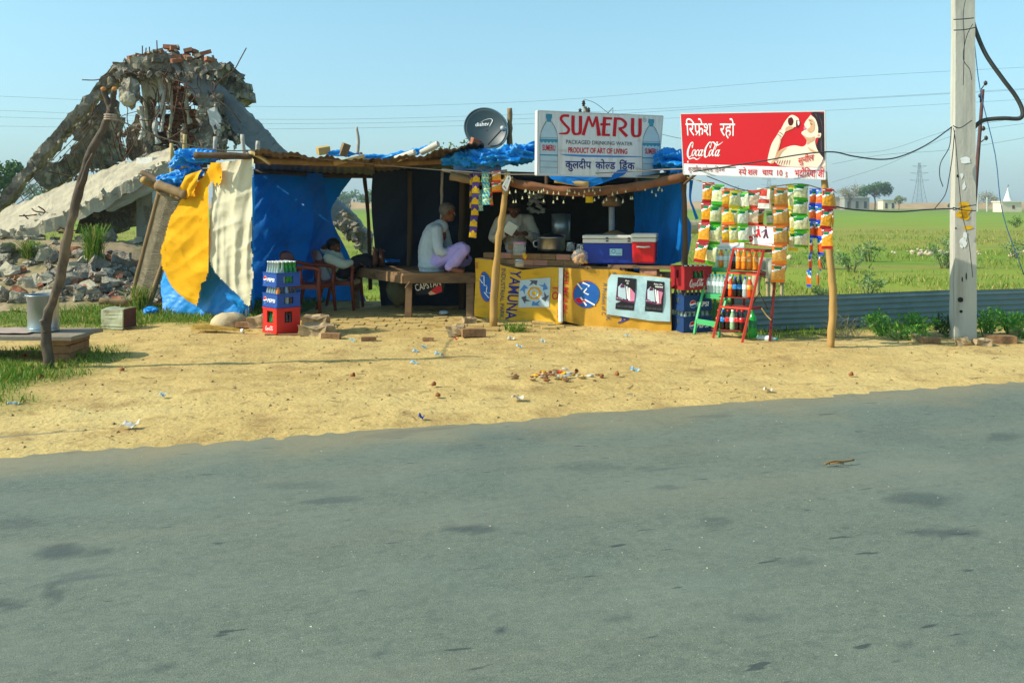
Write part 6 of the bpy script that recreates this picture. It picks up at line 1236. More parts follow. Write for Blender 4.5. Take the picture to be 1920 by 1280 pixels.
# ------------------------------------------------------------------ satellite dish, small signs
t = thing('satellite_dish', 'dark grey satellite dish with a white swoosh mark on the stall roof', 'satellite dish', P(912, 275, 11.8)); DM = M('dish_grey', '22383f', .4, .05, 4, spec=.4)
c = P(911, 241, 11.85); n = V((-.30, -.90, .22)).normalized(); ux = V((1, 0, 0)); ux = (ux - n * ux.dot(n)).normalized(); uy = n.cross(ux); a = R(-38); ax, ay = ux * math.cos(a) + uy * math.sin(a), -ux * math.sin(a) + uy * math.cos(a)
def dfn(r_, th, z=0): x, y = r_ * .325 * math.cos(th), r_ * .262 * math.sin(th); return c + ax * x + ay * y + n * (z - .05 * (1 - r_ * r_))
b = MB(); b.grid(lambda u, v: dfn(v, u * 6.2832), 48, 8); bmesh.ops.remove_doubles(b.bm, verts=b.bm.verts, dist=1e-5); r_ = bmesh.ops.extrude_face_region(b.bm, geom=b.bm.faces[:])
for v in [g for g in r_['geom'] if isinstance(g, bmesh.types.BMVert)]: v.co -= n * .012
b.build('reflector', DM, t, True); b = MB(); b.tube([dfn(1.0, k * 6.2832 / 48, -.004) for k in range(49)], .010, 6, cap=False); b.build('rim', M('dish_rim', '4c6870', .4), t, True)
lf = lambda x, y: c + ux * x + uy * y + n * (-.05 * (1 - min(1, (x / .29) ** 2 + (y / .29) ** 2)) + .012)
b = MB(); fit(b, tx('dishtv', .015, .05), (-.155, .05, .03, .10), lambda u, v: lf(u, v), 0); fit(b, ribbon([(0, .62), (.35, .9), (.8, 1), (1, .75), (.85, .3), (.72, 0)], [.02, .035, .05, .06, .06, .03]), (-.09, .035, .085, .14), lambda u, v: lf(u, v), 0); b.build('lettering', WP, t)
q = P(943, 241, 11.6); b = MB(); b.tube([P(915, 271, 11.78), q], .010, 6); b.build('feed_arm', M('iron', '3b3836', .7), t); b = MB(); b.tube([q - n * .05, q + n * .03], .028, 10); b.tube([q - ux * .03, q + ux * .05], .015, 8); b.build('receiver', M('pale_grey', 'b5babb', .5), t, True)
b = MB(); b.tube([c - n * .06, c - n * .12 - uy * .1, c - n * .14 - V((0, 0, .42))], .02, 8); b.build('mount', M('iron', '3b3836', .7), t)
# small metal tag hung on the front post
b = MB(); f = surf(935, 11.1, 965, 11.1); 
for a_, b2 in (((954, 328), (957, 334)), ((957, 334), (949, 358)), ((949, 358), (942, 350)), ((942, 350), (954, 328))): b.beam(f(*a_), f(*b2), .012, .02)
quadgeo([(951, 334), (954, 337), (949, 352), (945, 348)], f, b, 0); props(b.build('hanging_frame', WHT), 'small white framed tag tied to the front post', 'tag')

# ------------------------------------------------------------------ bottles and crates
def bottle_proto(label, liq, lab, cap, h=.225, r_=.031, clear=False, top=None):
    t = thing('bottle', label, 'bottle'); k = h / .225
    b = MB(); b.lathe([(0, 0), (r_ * .85, 0), (r_, .012 * k), (r_, .06 * k), (r_ * .9, .085 * k), (r_, .11 * k), (r_, .145 * k), (r_ * .72, .175 * k), (.013, .198 * k), (.013, .208 * k)], 12); b.build('body', liq, t, True)
    b = MB(); b.lathe([(r_ * 1.02, .088 * k), (r_ * 1.04, .09 * k), (r_ * 1.04, .138 * k), (r_ * 1.02, .14 * k)], 12); b.build('label_band', lab, t, True)
    b = MB(); b.lathe([(.016, .205 * k), (.016, .224 * k), (0, .225 * k)], 10); b.build('cap', cap, t, True); return t
def glass_proto(label, mat, cap, h=.27):
    t = thing('glass_bottle', label, 'glass bottle'); b = MB(); b.lathe([(0, 0), (.029, 0), (.031, .01), (.029, .07), (.031, .12), (.026, .15), (.015, .20), (.0125, .25), (.015, .252), (.015, .262), (0, .264)], 10); b.build('glass', mat, t, True)
    b = MB(); b.lathe([(.017, .258), (.016, .270), (0, .272)], 8); b.build('crown_cap', cap, t, True); return t
def pm(n, c, cl=0, sp=.5): return M(n, c, .15, .05, 8, spec=sp, clear=cl)
COLA, ORG, WAT, LIM, FAN = pm('cola', '1c0f0c'), pm('orange_drink', 'f08a12'), pm('water_plastic', 'cfe4e0', .45), pm('lime_drink', 'a9cf9a', .2), pm('deep_orange_drink', 'ee4f0e')
CAPB, CAPR, CAPW, CAPT = M('cap_blue', '2a3cc0', .4), M('cap_red', 'c01a1a', .4), M('cap_white', 'e6e4da', .4), M('cap_teal', '2f9c9c', .4); LBR, LBB, LBW, LBO = M('label_red', 'd01c20', .5, .3, 30, col2='f0e6e0', lo=.55, hi=.6, sc2=25), M('label_blue', '1f86d0', .5, .2, 30, col2='e8eef2', lo=.56, hi=.6, sc2=25), M('label_pale', 'dcebec', .5, .1, 30, col2='b8606a', lo=.62, hi=.66, sc2=40), M('label_orange', 'f0a030', .5, .2, 30, col2='f6ead0', lo=.52, hi=.58, sc2=25)
GG, GC, GB = pm('green_glass', '1c8a3a', .25, .6), pm('clear_bottle_glass', 'b9cac4', .45, .6), pm('dark_cola_glass', '3a2a22', .15, .6)
first = {}
def put(key, make, loc, rz, label, group):
    if key not in first: o = first[key] = make(); o['label'] = label
    else: o = copy_tree(first[key], label)
    o['group'] = group; return place(o, loc, rz)
CRATEB, CRATER = M('crate_blue', '1b4c9e', .5, .08, 5, spec=.4), M('crate_red', 'cf2418', .5, .08, 5, spec=.4); CRATED, CRATERD = M('crate_old_blue', '1d3f70', .6, .15, 5), M('crate_old_red', 'a3242a', .6, .12, 5)
def crate(label, mat, w_, d_, h, front, side, logo, lmi, logo_side, group=None, two=False):
    """front (-Y) and side (-X) windows as (x0, x1, z0, z1) fractions"""
    t = thing('bottle_crate', label, 'crate', (0, 0, 0), group); th = .016
    def wall(axis, sgn, win):
        b = MB(); L_ = w_ if axis == 'y' else d_ - 2 * th - .002; off = (d_ if axis == 'y' else w_) / 2 - th / 2
        def pc(u0, u1, v0, v1, t_=th):
            if u1 - u0 < 1e-3 or v1 - v0 < 1e-3: return
            cu, cv = ((u0 + u1) / 2 - .5) * L_, (v0 + v1) / 2 * h
            b.box((cu, sgn * off, cv) if axis == 'y' else (sgn * off, cu, cv), ((u1 - u0) * L_, t_, (v1 - v0) * h) if axis == 'y' else (t_, (u1 - u0) * L_, (v1 - v0) * h))
        if win:
            for (u0, u1, v0, v1) in ((0, 1, 0, win[2]), (0, 1, win[3], 1), (0, win[0], win[2], win[3]), (win[1], 1, win[2], win[3])): pc(u0, u1, v0, v1)
        else: pc(0, 1, 0, 1)
        b.build('wall', mat, t)
    wall('y', -1, front); wall('y', 1, front); wall('x', -1, side); wall('x', 1, side)
    b = MB(); b.box((0, 0, .012), (w_ - 2 * th - .004, d_ - 2 * th - .004, .012)); b.build('floor', mat, t)
    b = MB()
    for s in (-1, 1): b.box((0, s * (d_ / 2 + .001), h * .97), (w_ + .012, .012, h * .06)); b.box((s * (w_ / 2 + .001), 0, h * .97), (.012, d_ - .02, h * .06))
    b.build('rim', mat, t); b = MB()
    for s in (-1, 1): b.box((0, s * (d_ / 2 + .001), .012), (w_ + .008, .008, .02)); b.box((s * (w_ / 2 + .001), 0, .012), (.008, d_ - .02, .02))
    b.build('base_rim', mat, t)
    b = MB()
    fr_ = lambda x, y, z=0: V((x, -d_ / 2 - .004 - z, y)); sdv = lambda x, y, z=0: V((-w_ / 2 - .004 - z, -x, y)); s_ = sdv if logo_side else fr_
    if logo == 'PEPSI':
        fit(b, tx('PEPSI', .03, .15), (-.05, h * .36, .12, h * .62) if not two else (-.02, h * .28, .15, h * .58), s_, iWP); pepsi_globe((-.09, -.07)[two], h * .5 if not two else h * .45, h * .24, b, lambda x, y, z=0: s_(x, y, z), iRED, iBLUE, iWP)
    else: fit(b, coca_cola(), (-.09, h * .09, .09, h * .3) if logo_side else (-.12, h * .1, .08, h * .48), s_, iWP)
    b.build('lettering', MATS_S, t); return t
def fill(cx, cy, rz, z, nx, ny, w_, d_, choose, group, label):
    for i in range(nx):
        for j in range(ny):
            m = choose(i, j)
            if m is None: continue
            q = Matrix.Rotation(rz, 3, 'Z') @ V(((i + .5) / nx - .5, (j + .5) / ny - .5, 0)); q = V((cx + q.x * w_, cy + q.y * d_, z))
            key, mat, cap, nm = m; put('g' + key, lambda: glass_proto('', mat, cap), q, rnd.random() * 6, label % nm, (group + ', %s') % nm)
gG, gC, gB, gO = ('g', GG, CAPW, 'green'), ('c', GC, CAPW, 'clear'), ('b', GB, CAPR, 'dark'), ('o', ORG, CAPW, 'orange')
cx, cy, rz = (527 - 960) * 10.62 / F, 10.64, R(45); W_ = .31
crs = (('red crate with a white script mark at the bottom of the left stack', CRATER, .015, .295, 'COKE', (.34, .66, .42, .86), (.24, .72, .42, .88)), ('blue crate with a round red white mark in the middle of the left stack', CRATEB, .315, .165, 'PEPSI', (.3, .7, .25, .72), None), ('blue crate full of green bottles on top of the left stack', CRATEB, .555, .165, 'PEPSI', (.3, .7, .25, .72), None))
for k, (lb, mt, z, h, lg, fw, sw) in enumerate(crs):
    place(crate(lb, mt, W_, W_, h, fw, sw, lg, 0, True, 'crates in the left stack'), (cx, cy, z), rz + R((0, 1.5, -1)[k]))
fill(cx, cy, rz, .577, 5, 5, W_ - .04, W_ - .04, lambda i, j: gC if i + rnd.random() < 1.6 else gG, 'bottles in the top blue crate of the left stack', '%s bottle standing in the top blue crate of the left stack')
fill(cx, cy, rz, .335, 5, 5, W_ - .04, W_ - .04, lambda i, j: (gO if (i, j) == (0, 0) else gC if rnd.random() < .7 else gB) if i == 0 or j == 0 else None, 'bottles in the middle crate of the left stack', '%s bottle standing in the middle crate of the left stack')
fill(cx, cy, rz, .03, 5, 5, W_ - .05, W_ - .05, lambda i, j: (gG if i == 0 else gB) if i == 0 or j == 0 else None, 'bottles inside the red crate of the left stack', '%s bottle inside the red crate of the left stack')
for k, (dx, dy, sx, lb) in enumerate(((-.05, -.15, .2, 'flat grey stone under the left side of the crate stack'), (.14, -.17, .26, 'flat brick under the right side of the crate stack'))):
    b = MB(); b.box((cx + dx, cy + dy, -.002), (sx, .1, .05), Euler((0, 0, .1))); props(b.build('flat_stone', MUD, bevel=.01), lb, 'stone')
cx, cy, rz = (1296 - 960) * 10.85 / F, 10.86, R(20)
for k, (lb, mt, z, h, lg, fw, sw) in enumerate((('old blue crate at the bottom of the right stack', CRATED, .0, .19, 'PEPSI', (.3, .7, .4, .75), (.35, .65, .5, .8)), ('old blue crate with a round mark in the middle of the right stack', CRATED, .25, .19, 'PEPSI', None, (.35, .65, .4, .8)), ('red crate with a white script mark on top of the right stack', CRATERD, .50, .275, 'COKE', (.3, .72, .5, .82), (.4, .6, .5, .85)))):
    place(crate(lb, mt, .38, .3, h, fw, sw, lg, 0, False, 'crates in the right stack', True), (cx, cy, z), rz + R(k))
for z, n in ((.025, 'bottom'), (.275, 'middle')): fill(cx, cy, rz, z, 6, 4, .34, .26, lambda i, j: (gC if n == 'bottom' or rnd.random() < .7 else gB) if j == 0 or i == 0 else None, 'bottles in the %s crate of the right stack' % n, '%%s bottle standing in the %s crate of the right stack' % n)
fill(cx, cy, rz, .52, 5, 3, .33, .24, lambda i, j: gG if j == 0 else None, 'bottles in the red crate of the right stack', '%s bottle inside the red crate on top of the right stack')

# ------------------------------------------------------------------ bottle racks
GRN, RDP, RDD = M('rack_green', '46b06a', .5, .08, 5, spec=.4), M('rack_red', 'c8412c', .5, .1, 5, spec=.4), M('rack_dark_red', '7c2a24', .55, .15, 5)
t = thing('bottle_rack', 'light green stepped bottle rack beside the right crate stack', 'rack', G(1325, 632))
for pts in ([P(1302, 626, 10.58), P(1306, 600, 10.6), P(1327, 507, 10.85)], [P(1348, 633, 10.3), P(1350, 606, 10.32), P(1374, 512, 10.55)], [P(1340, 600, 11.05), P(1341, 510, 11.05)], [P(1388, 610, 10.8), P(1388, 512, 10.8)]): b = MB(); [b.beam(a, c_, .026, .026) for a, c_ in zip(pts, pts[1:])]; b.build('leg', GRN, t, bevel=.003)
def shelf(p, q, dv, h, th, mat, nm='shelf'):
    b = MB(); p, q, dv = V(p), V(q), V(dv); f = [p, q, q + dv, p + dv]; b.poly(f); b.poly([x - V((0, 0, th)) for x in f][::-1])
    for i in range(4): b.poly([f[i], f[i] - V((0, 0, th)), f[(i + 1) % 4] - V((0, 0, th)), f[(i + 1) % 4]])
    b.beam(p - V((0, 0, h / 2)) + dv * -.03, q - V((0, 0, h / 2)) + dv * -.03, .012, h); b.build(nm, mat, t)
shelf(P(1332, 502, 11.0), P(1384, 503, 10.75), (.03, .12, 0), .05, .012, GRN); shelf(P(1320, 550, 10.78), P(1370, 553, 10.5), (.03, .13, 0), .055, .012, GRN)
b = MB(); b.beam(P(1307, 602, 10.56), P(1350, 609, 10.3), .012, .06); b.build('rung', GRN, t); b = MB(); b.beam(P(1322, 512, 10.83), P(1334, 507, 11.0), .012, .05); b.build('rung', GRN, t)
b = MB(); f = surf(1344, 11.0, 1396, 10.8); board('header_board', t, [(1345, 443), (1395, 443), (1395, 468), (1345, 468)], f, WP, .012, fr=0)
fq(b, tx('SUMERU', .02), rect(1363, 446, 1378, 451), f, iINK); fq(b, tx('WATER', .02), rect(1364, 453, 1377, 456), f, iINK); quadgeo([(1346, 444), (1358, 444), (1354, 452), (1352, 447)], f, b, 17 - 1); quadgeo([(1382, 444), (1392, 444), (1389, 451), (1385, 447)], f, b, 16); quadgeo([(1346, 461), (1394, 461), (1394, 466), (1346, 466)], f, b, iPALE); b.build('lettering', MATS_S + [M('print_yellow', 'f0d860', .5)], t)
mw = lambda liq, lb, cp, h=.225, r_=.031: (lambda: bottle_proto('', liq, lb, cp, h, r_))
for k in range(5): put('w' if k != 1 else 'wo', mw(WAT if k != 1 else ORG, LBW, CAPT), P(1342, 502, 10.98).lerp(P(1379, 503, 10.8), k / 4) + V((.02, .05, .002)), k, 'clear water bottle on the upper shelf of the green rack' if k != 1 else 'orange tinted bottle on the upper shelf of the green rack', 'bottles on the green rack\'s upper shelf')
for k in range(7): put('w', None, P(1326, 550, 10.74).lerp(P(1367, 553, 10.52), k / 6) + V((.02, .05, .002)), k, 'clear water bottle on the lower shelf of the green rack', 'bottles on the green rack\'s lower shelf')
t = thing('bottle_rack', 'red metal bottle rack with leaning front legs and a picture header', 'rack', G(1391, 643))
Ab, At, Bb, Bt = P(1337, 633, 10.26), P(1376, 465, 10.42), P(1391, 644, 9.86), P(1432, 469, 10.0)
for p, q, mt in ((Ab, At, RDP), (Bb, Bt, RDP), (P(1443, 641, 9.98), P(1453, 522, 10.15), RDD), (P(1394, 585, 10.45), P(1396, 545, 10.45), RDD)): b = MB(); b.beam(p, q, .024, .024, up=(1, 0, 0)); b.build('leg', mt, t)
rows = (('top', 471, 508), ('middle', 515, 560), ('bottom', 579, 622))
def leg(a, c_, py):
    lo, hi = 0, 1
    for _ in range(30):
        m_ = (lo + hi) / 2; q = a.lerp(c_, m_); y = HOR - (q.z - EYE) * F / q.y
        if y > py: lo = m_
        else: hi = m_
    return a.lerp(c_, lo)
rowline = {}
for nm, yr, yb in rows:
    p, q = leg(Ab, At, yr - 4), leg(Bb, Bt, yr); b = MB(); b.beam(p, q, .016, .022); b.build('rail', RDP, t)
    p2, q2 = leg(Ab, At, yb - 2) + V((0, .03, 0)), leg(Bb, Bt, yb + 1) + V((0, .03, 0)); rowline[nm] = (p2, q2)
    b = MB(); dv = V((.03, .1, 0)); b.beam(p2 + dv, q2 + dv, .11, .012); b.build('shelf', RDD, t)
    b = MB(); e = q + V((.16, .16, .0)); b.beam(q, e, .016, .03); b.beam(p + dv * 1.2, e + dv * .3, .012, .02); b.build('side_rail', RDD, t)
for pts in ([P(1408, 575, 10.05), P(1424, 548, 10.15), P(1440, 580, 10.1)], [P(1428, 578, 10.0), P(1436, 590, 10), P(1446, 600, 9.98)]): b = MB(); b.tube(pts, .008, 5); b.build('brace', RUST if pts[0].x < 2.7 else BAM, t)
b = MB(); f = surf(1397, 10.1, 1454, 9.85); hd = [(1398, 421), (1453.5, 425), (1453, 463), (1398, 457)]; board('header_board', t, hd, f, WP, .012, fr=.012, frmat=RDP)
b.flat(disc(1407, 448, 5, 6, 14), lambda x, y: f(x, y, .005), iINK); fq(b, coca_cola(), rect(1403, 446, 1411, 450), f, iWP, .008)
for (cx2, cy2, s, m_) in ((1422, 433, 1, iINK), (1436, 434, 1.1, iPURP)):   # two small printed figures
    b.flat(disc(cx2, cy2 - 7 * s, 1.6 * s, 2 * s, 8), lambda x, y: f(x, y, .005), m_); quadgeo([(cx2 - 2 * s, cy2 - 4 * s), (cx2 + 2 * s, cy2 - 4 * s), (cx2 + 2.5 * s, cy2 + 4 * s), (cx2 + 5 * s, cy2 + 11 * s), (cx2 + 2 * s, cy2 + 12 * s), (cx2, cy2 + 6 * s), (cx2 - 2 * s, cy2 + 12 * s), (cx2 - 5 * s, cy2 + 11 * s), (cx2 - 2 * s, cy2 + 3 * s)], f, b, m_, .005); b.flat(ribbon([(cx2, cy2 - 3 * s), (cx2 - 5 * s, cy2), (cx2 - 8 * s, cy2 + 2 * s)], 1.4), lambda x, y: f(x, y, .006), m_)
for k in range(4): b.flat(disc(1413 + k * 2.3, 441 + (k % 2) * 3, 1.5, 1.7, 7), lambda x, y: f(x, y, .005), (iINK, iPLUM)[k % 2])
fq(b, tx('open happiness'), rect(1434, 455, 1450, 458), f, iPLUM, .005); b.build('lettering', MATS_S, t)
kinds = {'cr': ('cola bottle with red label', COLA, LBR, CAPR), 'cb': ('cola bottle with blue label', COLA, LBB, CAPB), 'or': ('bright orange drink bottle', ORG, LBO, CAPW), 'fo': ('deep orange drink bottle', FAN, LBO, CAPW), 'li': ('pale lime drink bottle', LIM, LBW, CAPW), 'wb': ('clear bottle with blue cap', WAT, LBW, CAPB)}
for nm, seq in (('top', ['cb', 'or', 'or', 'or', 'or']), ('middle', ['cb', 'fo', 'cb', 'cb', 'wb', 'fo']), ('bottom', ['cr', 'cb', 'cr', 'li', 'cr', 'cr'])):
    p, q = rowline[nm]; n = len(seq); cnt = {}
    for k, s_ in enumerate(seq):
        d, lq, lb, cp = kinds[s_]; u = ((k + .62) / (n + .25))
        put(s_, mw(lq, lb, cp), p.lerp(q, u) + V((.035, .07, .008)), k * 1.3, '%s in the %s row of the red rack' % (d, nm), '%ss in the %s row of the red rack' % (d, nm))
o = put('gl', mw(pm('green_soda', '1fb040', .1), M('label_green', '2a7a50', .5), M('cap_green', '1f8a3a', .4), .33, .05), G(1413, 636) + V((0, .05, 0)), 0, 'big green soda bottle standing on the ground by the red rack', 'soda bottle'); o['group'] = 'large soda bottle'
o = put('w', None, G(1416, 640) + V((.05, .1, .03)), 1, 'clear bottle lying on the ground under the red rack', 'fallen bottle'); o.rotation_euler = (R(90), 0, 1)
b = MB(); b.grid(lambda u, v: P(1436 + 20 * u, 486 + 36 * v, 10.0) + V((0, -.05 * math.sin(3.14 * u) * math.sin(3.0 * v + .1), 0)), 10, 14); props(b.build('plastic_bag', M('frosty_bag', 'c5c6b4', .4, .08, 6, clear=.35), smooth=True), 'pale plastic bag hanging behind the red rack\'s top right', 'bag')

# ------------------------------------------------------------------ strips of snack packets
def packet_mats(n, a, c2): return [M('foil_' + n, a, .28, .06, 9, spec=.6), M('crisps_' + n, c2, .4, .35, 30, spec=.4), WP, M('badge_green', '1f7a4a', .4), M('foil_dim_' + n, a, .35, .2, 14, spec=.5)]
PK = {'red': packet_mats('red', 'a8141c', 'e89a1c'), 'green': packet_mats('green', '3fae14', 'e9e3a8'), 'orange': packet_mats('orange', 'ec6a10', 'f0b028'), 'yellow': packet_mats('yellow', 'e8d21a', 'e6dca0'), 'pale': packet_mats('pale', '6fc01c', 'efe8c4'), 'coral': packet_mats('coral', 'e0442a', 'f0c8a8'), 'noodle': packet_mats('noodle', 'f0ece2', 'd84a30'), 'big': packet_mats('big', 'f0821a', 'f0a850'), 'blue': packet_mats('blue', '1a4fd0', 'e0621c'), 'purple': packet_mats('purple', '48206e', 'f0b414'), 'aqua': packet_mats('aqua', '2aa6d0', 'cfe05a'), 'flame': packet_mats('flame', 'e23a1c', 'f09a28')}
def pmi(kind):
    def f(u, v):       # v = 0 at the bottom
        if v < .06 or v > .95: return 0
        if kind == 'noodle': return 1 if .25 < v < .45 or (v > .62 and abs(u - .5) < .3) else 0
        if kind == 'purple': return 0 if v > .52 and not (v < .72 and abs(u - .5) < (.72 - v) * 1.4) else 1
        if kind == 'aqua': return 1 if (u * 1.2 + v) % .5 < .22 else (2 if .4 < v < .5 else 0)
        if ((u - .42) / .3) ** 2 + ((v - .78) / .085) ** 2 < 1: return 3
        if abs(v - .66 - .28 * (u - .3)) < .055 or (v - .66 - .28 * (u - .3) > 0 and v > .9 - .1 * u and u < .2): return 2
        if v - .66 - .28 * (u - .3) > 0: return 0
        if v < .16: return 0
        return 1
    return f
packets = {}
def packet_mesh(kind, w_, h):
    k = (kind, round(w_, 3), round(h, 3))
    if k not in packets:
        b = MB()
        for s in (-1, 1):
            def fn(u, v, s=s):
                e = max(0, math.sin(math.pi * min(1, max(0, (v - .05) / .9)))) ** .6 * max(0, math.sin(math.pi * u)) ** .55; e *= 1 - .55 * abs(N1((u * 9, v * 3.5, len(packets) + s)))
                return V(((u - .5) * w_ * (1 - .08 * math.sin(math.pi * v)), s * (.0125 * e * (1 + .5 * N1((u * 4, v * 5 + s, len(packets)))) + .0008), (v - 1) * h))
            b.grid(fn, 14, 20, pmi(kind))
        bmesh.ops.recalc_face_normals(b.bm, faces=b.bm.faces[:]); me = bpy.data.meshes.new('packet'); b.bm.to_mesh(me); b.bm.free()
        for m in PK[kind]: me.materials.append(m)
        me.polygons.foreach_set('use_smooth', [True] * len(me.polygons)); packets[k] = me
    return packets[k]
def strip(label, kind, top, D, n, wpx, hpx, lean=0, yaw=0, group='strips of snack packets on the rope', cat='snack strip', seed=0, twist=0):
    r = random.Random(seed + n * 7 + int(top[0])); t = thing('snack_strip', label, cat, P(*top, D), group); w_, h = wpx * D / F * (1.3 if wpx > 12 and 'rope' in group else 1), hpx * D / F; q = P(*top, D); me = packet_mesh(kind, w_, h)
    for k in range(n):
        o = bpy.data.objects.new('packet', me); o.parent = t; COL.objects.link(o); o.matrix_parent_inverse = Matrix.Translation(-P(*top, D))
        o.location = q + V((lean * k * D / F, r.uniform(-.012, .012), -k * h * .985)); o.rotation_euler = (r.uniform(-.16, .16), r.uniform(-.08, .08) - lean / hpx * .8, R(yaw) + r.uniform(-.34, .34) + twist * k)
    return t
strip('leftmost snack strip, dark red packets of yellow crisps', 'red', (1329, 342), 10.1, 4, 17, 38, -4, -30); strip('bright green snack strip, second from the left of the rope', 'green', (1347, 346), 10.08, 4, 17, 38, -4, -18)
strip('orange snack strip, third from the left of the rope', 'orange', (1364, 354), 10.05, 3, 18, 34, 0, -10); strip('yellow snack strip whose end goes behind the white rack header', 'yellow', (1379, 357), 10.02, 3, 17, 33, -1, -8); strip('pale green and cream snack strip left of the coral packets', 'pale', (1393, 360), 10.0, 3, 16, 32, 0, -12)
strip('coral red snack packets just above the red framed rack header', 'coral', (1410, 357), 10.0, 2, 22, 33, -1, -14); strip('white and red noodle packet pair above the red framed header', 'noodle', (1432, 353), 9.98, 1, 19, 38, 0, -10); strip('short pale yellow snack strip right of the noodle packets', 'yellow', (1449, 348), 9.96, 2, 16, 30, 1, 25, seed=2)
strip('dark brown snack strip partly behind the red framed header', 'red', (1426, 392), 10.06, 2, 18, 30, 1, 30, seed=4); strip('small white green packet strip beside the orange strip', 'pale', (1446, 396), 10.04, 1, 15, 26, 0, 0)
strip('long orange snack strip with the largest packets, in front of the header\'s edge', 'big', (1464, 352), 9.82, 5, 22, 36, -.8, -6, twist=.02); strip('orange snack strip just behind the long one with the largest packets', 'orange', (1472, 352), 9.95, 3, 18, 36, .5, 20, seed=6)
strip('short lime yellow snack strip left of the wide green one', 'yellow', (1484, 347), 9.84, 1, 17, 46, -1, -10); strip('yellow green snack strip behind the wide green one', 'yellow', (1488, 395), 9.92, 2, 14, 38, 0, -20); strip('wide bright green snack strip right of the large orange packets', 'green', (1503, 345), 9.8, 4, 21, 30, -.8, -8)
strip('blue and orange twisted snack strip, left one of two', 'blue', (1527, 354), 9.72, 6, 16, 31, -2, -12, twist=.36, seed=1); strip('blue and orange twisted snack strip, right one of two', 'blue', (1541, 355), 9.68, 6, 17, 31, -1.5, -20, twist=-.38, seed=3)
strip('red snack strip at the top of the pale wooden support', 'red', (1553, 354), 9.52, 3, 16, 38, -1.2, -16); strip('dark red packets hanging round the back of the pale support', 'red', (1561, 356), 9.66, 2, 14, 36, 0, 60)
cable('rope', 'rope carrying the snack strips between the stall and the pale support', [P(1286, 332, 10.9), P(1325, 343, 10.12), P(1364, 354, 10.06), P(1410, 358, 10.0), P(1450, 350, 9.96), P(1503, 345, 9.82), P(1540, 354, 9.7), P(1560, 353, 9.56)], .006, M('rope', 'a98f62', .9), 4, 'rope')
g2 = 'sachet strips hanging on the stall beam'
strip('long purple and yellow sachet strip hanging on the stall beam', 'purple', (893, 322), 11.28, 6, 14.5, 21, -1.0, -4, g2, 'sachet strip'); strip('yellow and purple sachet strip behind the long purple one', 'purple', (884, 326), 11.36, 3, 8, 22, 0, 25, g2, 'sachet strip', 3)
strip('pale blue and yellow sachet strip hanging on the stall beam', 'aqua', (911, 322), 11.28, 3, 15, 21, 0, 0, g2, 'sachet strip'); strip('small aqua sachet strip behind the pale blue one', 'aqua', (901, 356), 11.38, 2, 9, 20, 0, 10, g2, 'sachet strip', 5); strip('orange red sachet pair hanging nearest the front post', 'flame', (930, 321), 11.22, 2, 20, 20, 1, -12, g2, 'sachet strip'); strip('thin orange sachet strip right of the pale blue one', 'flame', (920, 326), 11.33, 3, 7, 20, 0, 15, g2, 'sachet strip', 2)

# ------------------------------------------------------------------ concrete pole, sheet fence, weeds
PC = M('pole_concrete', 'c0bbac', .9, .07, 3, .35, 30, col2='a9a596', lo=.52, hi=.72, sc2=1.6, stretch=(1, 1, .5), spec=.15); add_layer(PC, (7, 7, .6), 1.5, .52, .7, '8c877a', .6, 6); YP = M('yellow_paint', 'e8b012', .7, .1, 12)
t = thing('concrete_pole', 'tall square concrete power pole with yellow paint marks near the right edge', 'pole', (5.1, 10.25, 0)); rz = R(-10); b = MB()
cb_ = V((5.107, 10.27, 0))
for v in b.box((0, 0, 4.3), (.224, .19, 9.2)):
    k = (v.co.z + .3) / 9.2; f = 1.06 - .36 * k; v.co.x *= f; v.co.y *= f
bmesh.ops.subdivide_edges(b.bm, edges=[e for e in b.bm.edges if e.calc_length() > 2], cuts=40)
for v in b.bm.verts: v.co += N3(v.co, 3) * .005
bmesh.ops.transform(b.bm, matrix=Matrix.Translation(cb_) @ Matrix.Rotation(rz, 4, 'Z'), verts=b.bm.verts); b.build('shaft', PC, t)
pf = lambda px, py, z=0: cb_ + Matrix.Rotation(rz, 3, 'Z') @ V(((px - 1807) * 10.17 / F * 1.02, -.1005 + .0040 * max(0, (EYE - (py - HOR) * 10.17 / F)) - z - .002, EYE - (py - HOR) * 10.17 / F))
for grp in (((1803, 384, 10, 6), (1804, 394, 11, 9), (1803, 403, 12, 7), (1806, 407, 9, 5)), ((1812, 427, 9, 4),)):
    b = MB()
    for (x, y, rx, ry) in grp: b.flat(smoothshape([(x + rx * math.cos(R(a)) * rnd.uniform(.7, 1.25), y + ry * math.sin(R(a)) * rnd.uniform(.7, 1.25)) for a in range(0, 360, 40)], 3), lambda u, v: pf(u, v, .002), 0)
    b.build('paint_mark', YP, t)
for (x, y, rx, ry) in ((1807, 302, 9, 7), (1800, 330, 3, 6), (1804, 350, 4, 9), (1806, 440, 6, 9), (1804, 455, 7, 8), (1800, 460, 4, 5)): b = MB(); b.flat(smoothshape([(x + rx * math.cos(R(a)) * rnd.uniform(.5, 1.3), y + ry * math.sin(R(a)) * rnd.uniform(.5, 1.3)) for a in range(0, 360, 36)], 3), lambda u, v: pf(u, v, .0015), 0); b.build('lime_splash', M('lime_splash', 'efeee8', .9), t)
b = MB()
for (x, y, rx, ry) in ((1798, 562, 5, 5), (1799, 584, 3, 3), (1793, 330, 1.5, 3), (1801, 524, 1.2, 5), (1808, 518, 1.2, 7), (1790, 428, 1.6, 1.6)): b.flat(disc(x, y, rx, ry, 9), lambda u, v: pf(u, v, .0018), 0)
b.build('dark_mark', BLK, t)
pt = lambda px, py, D=10.09: P(px, py, D)
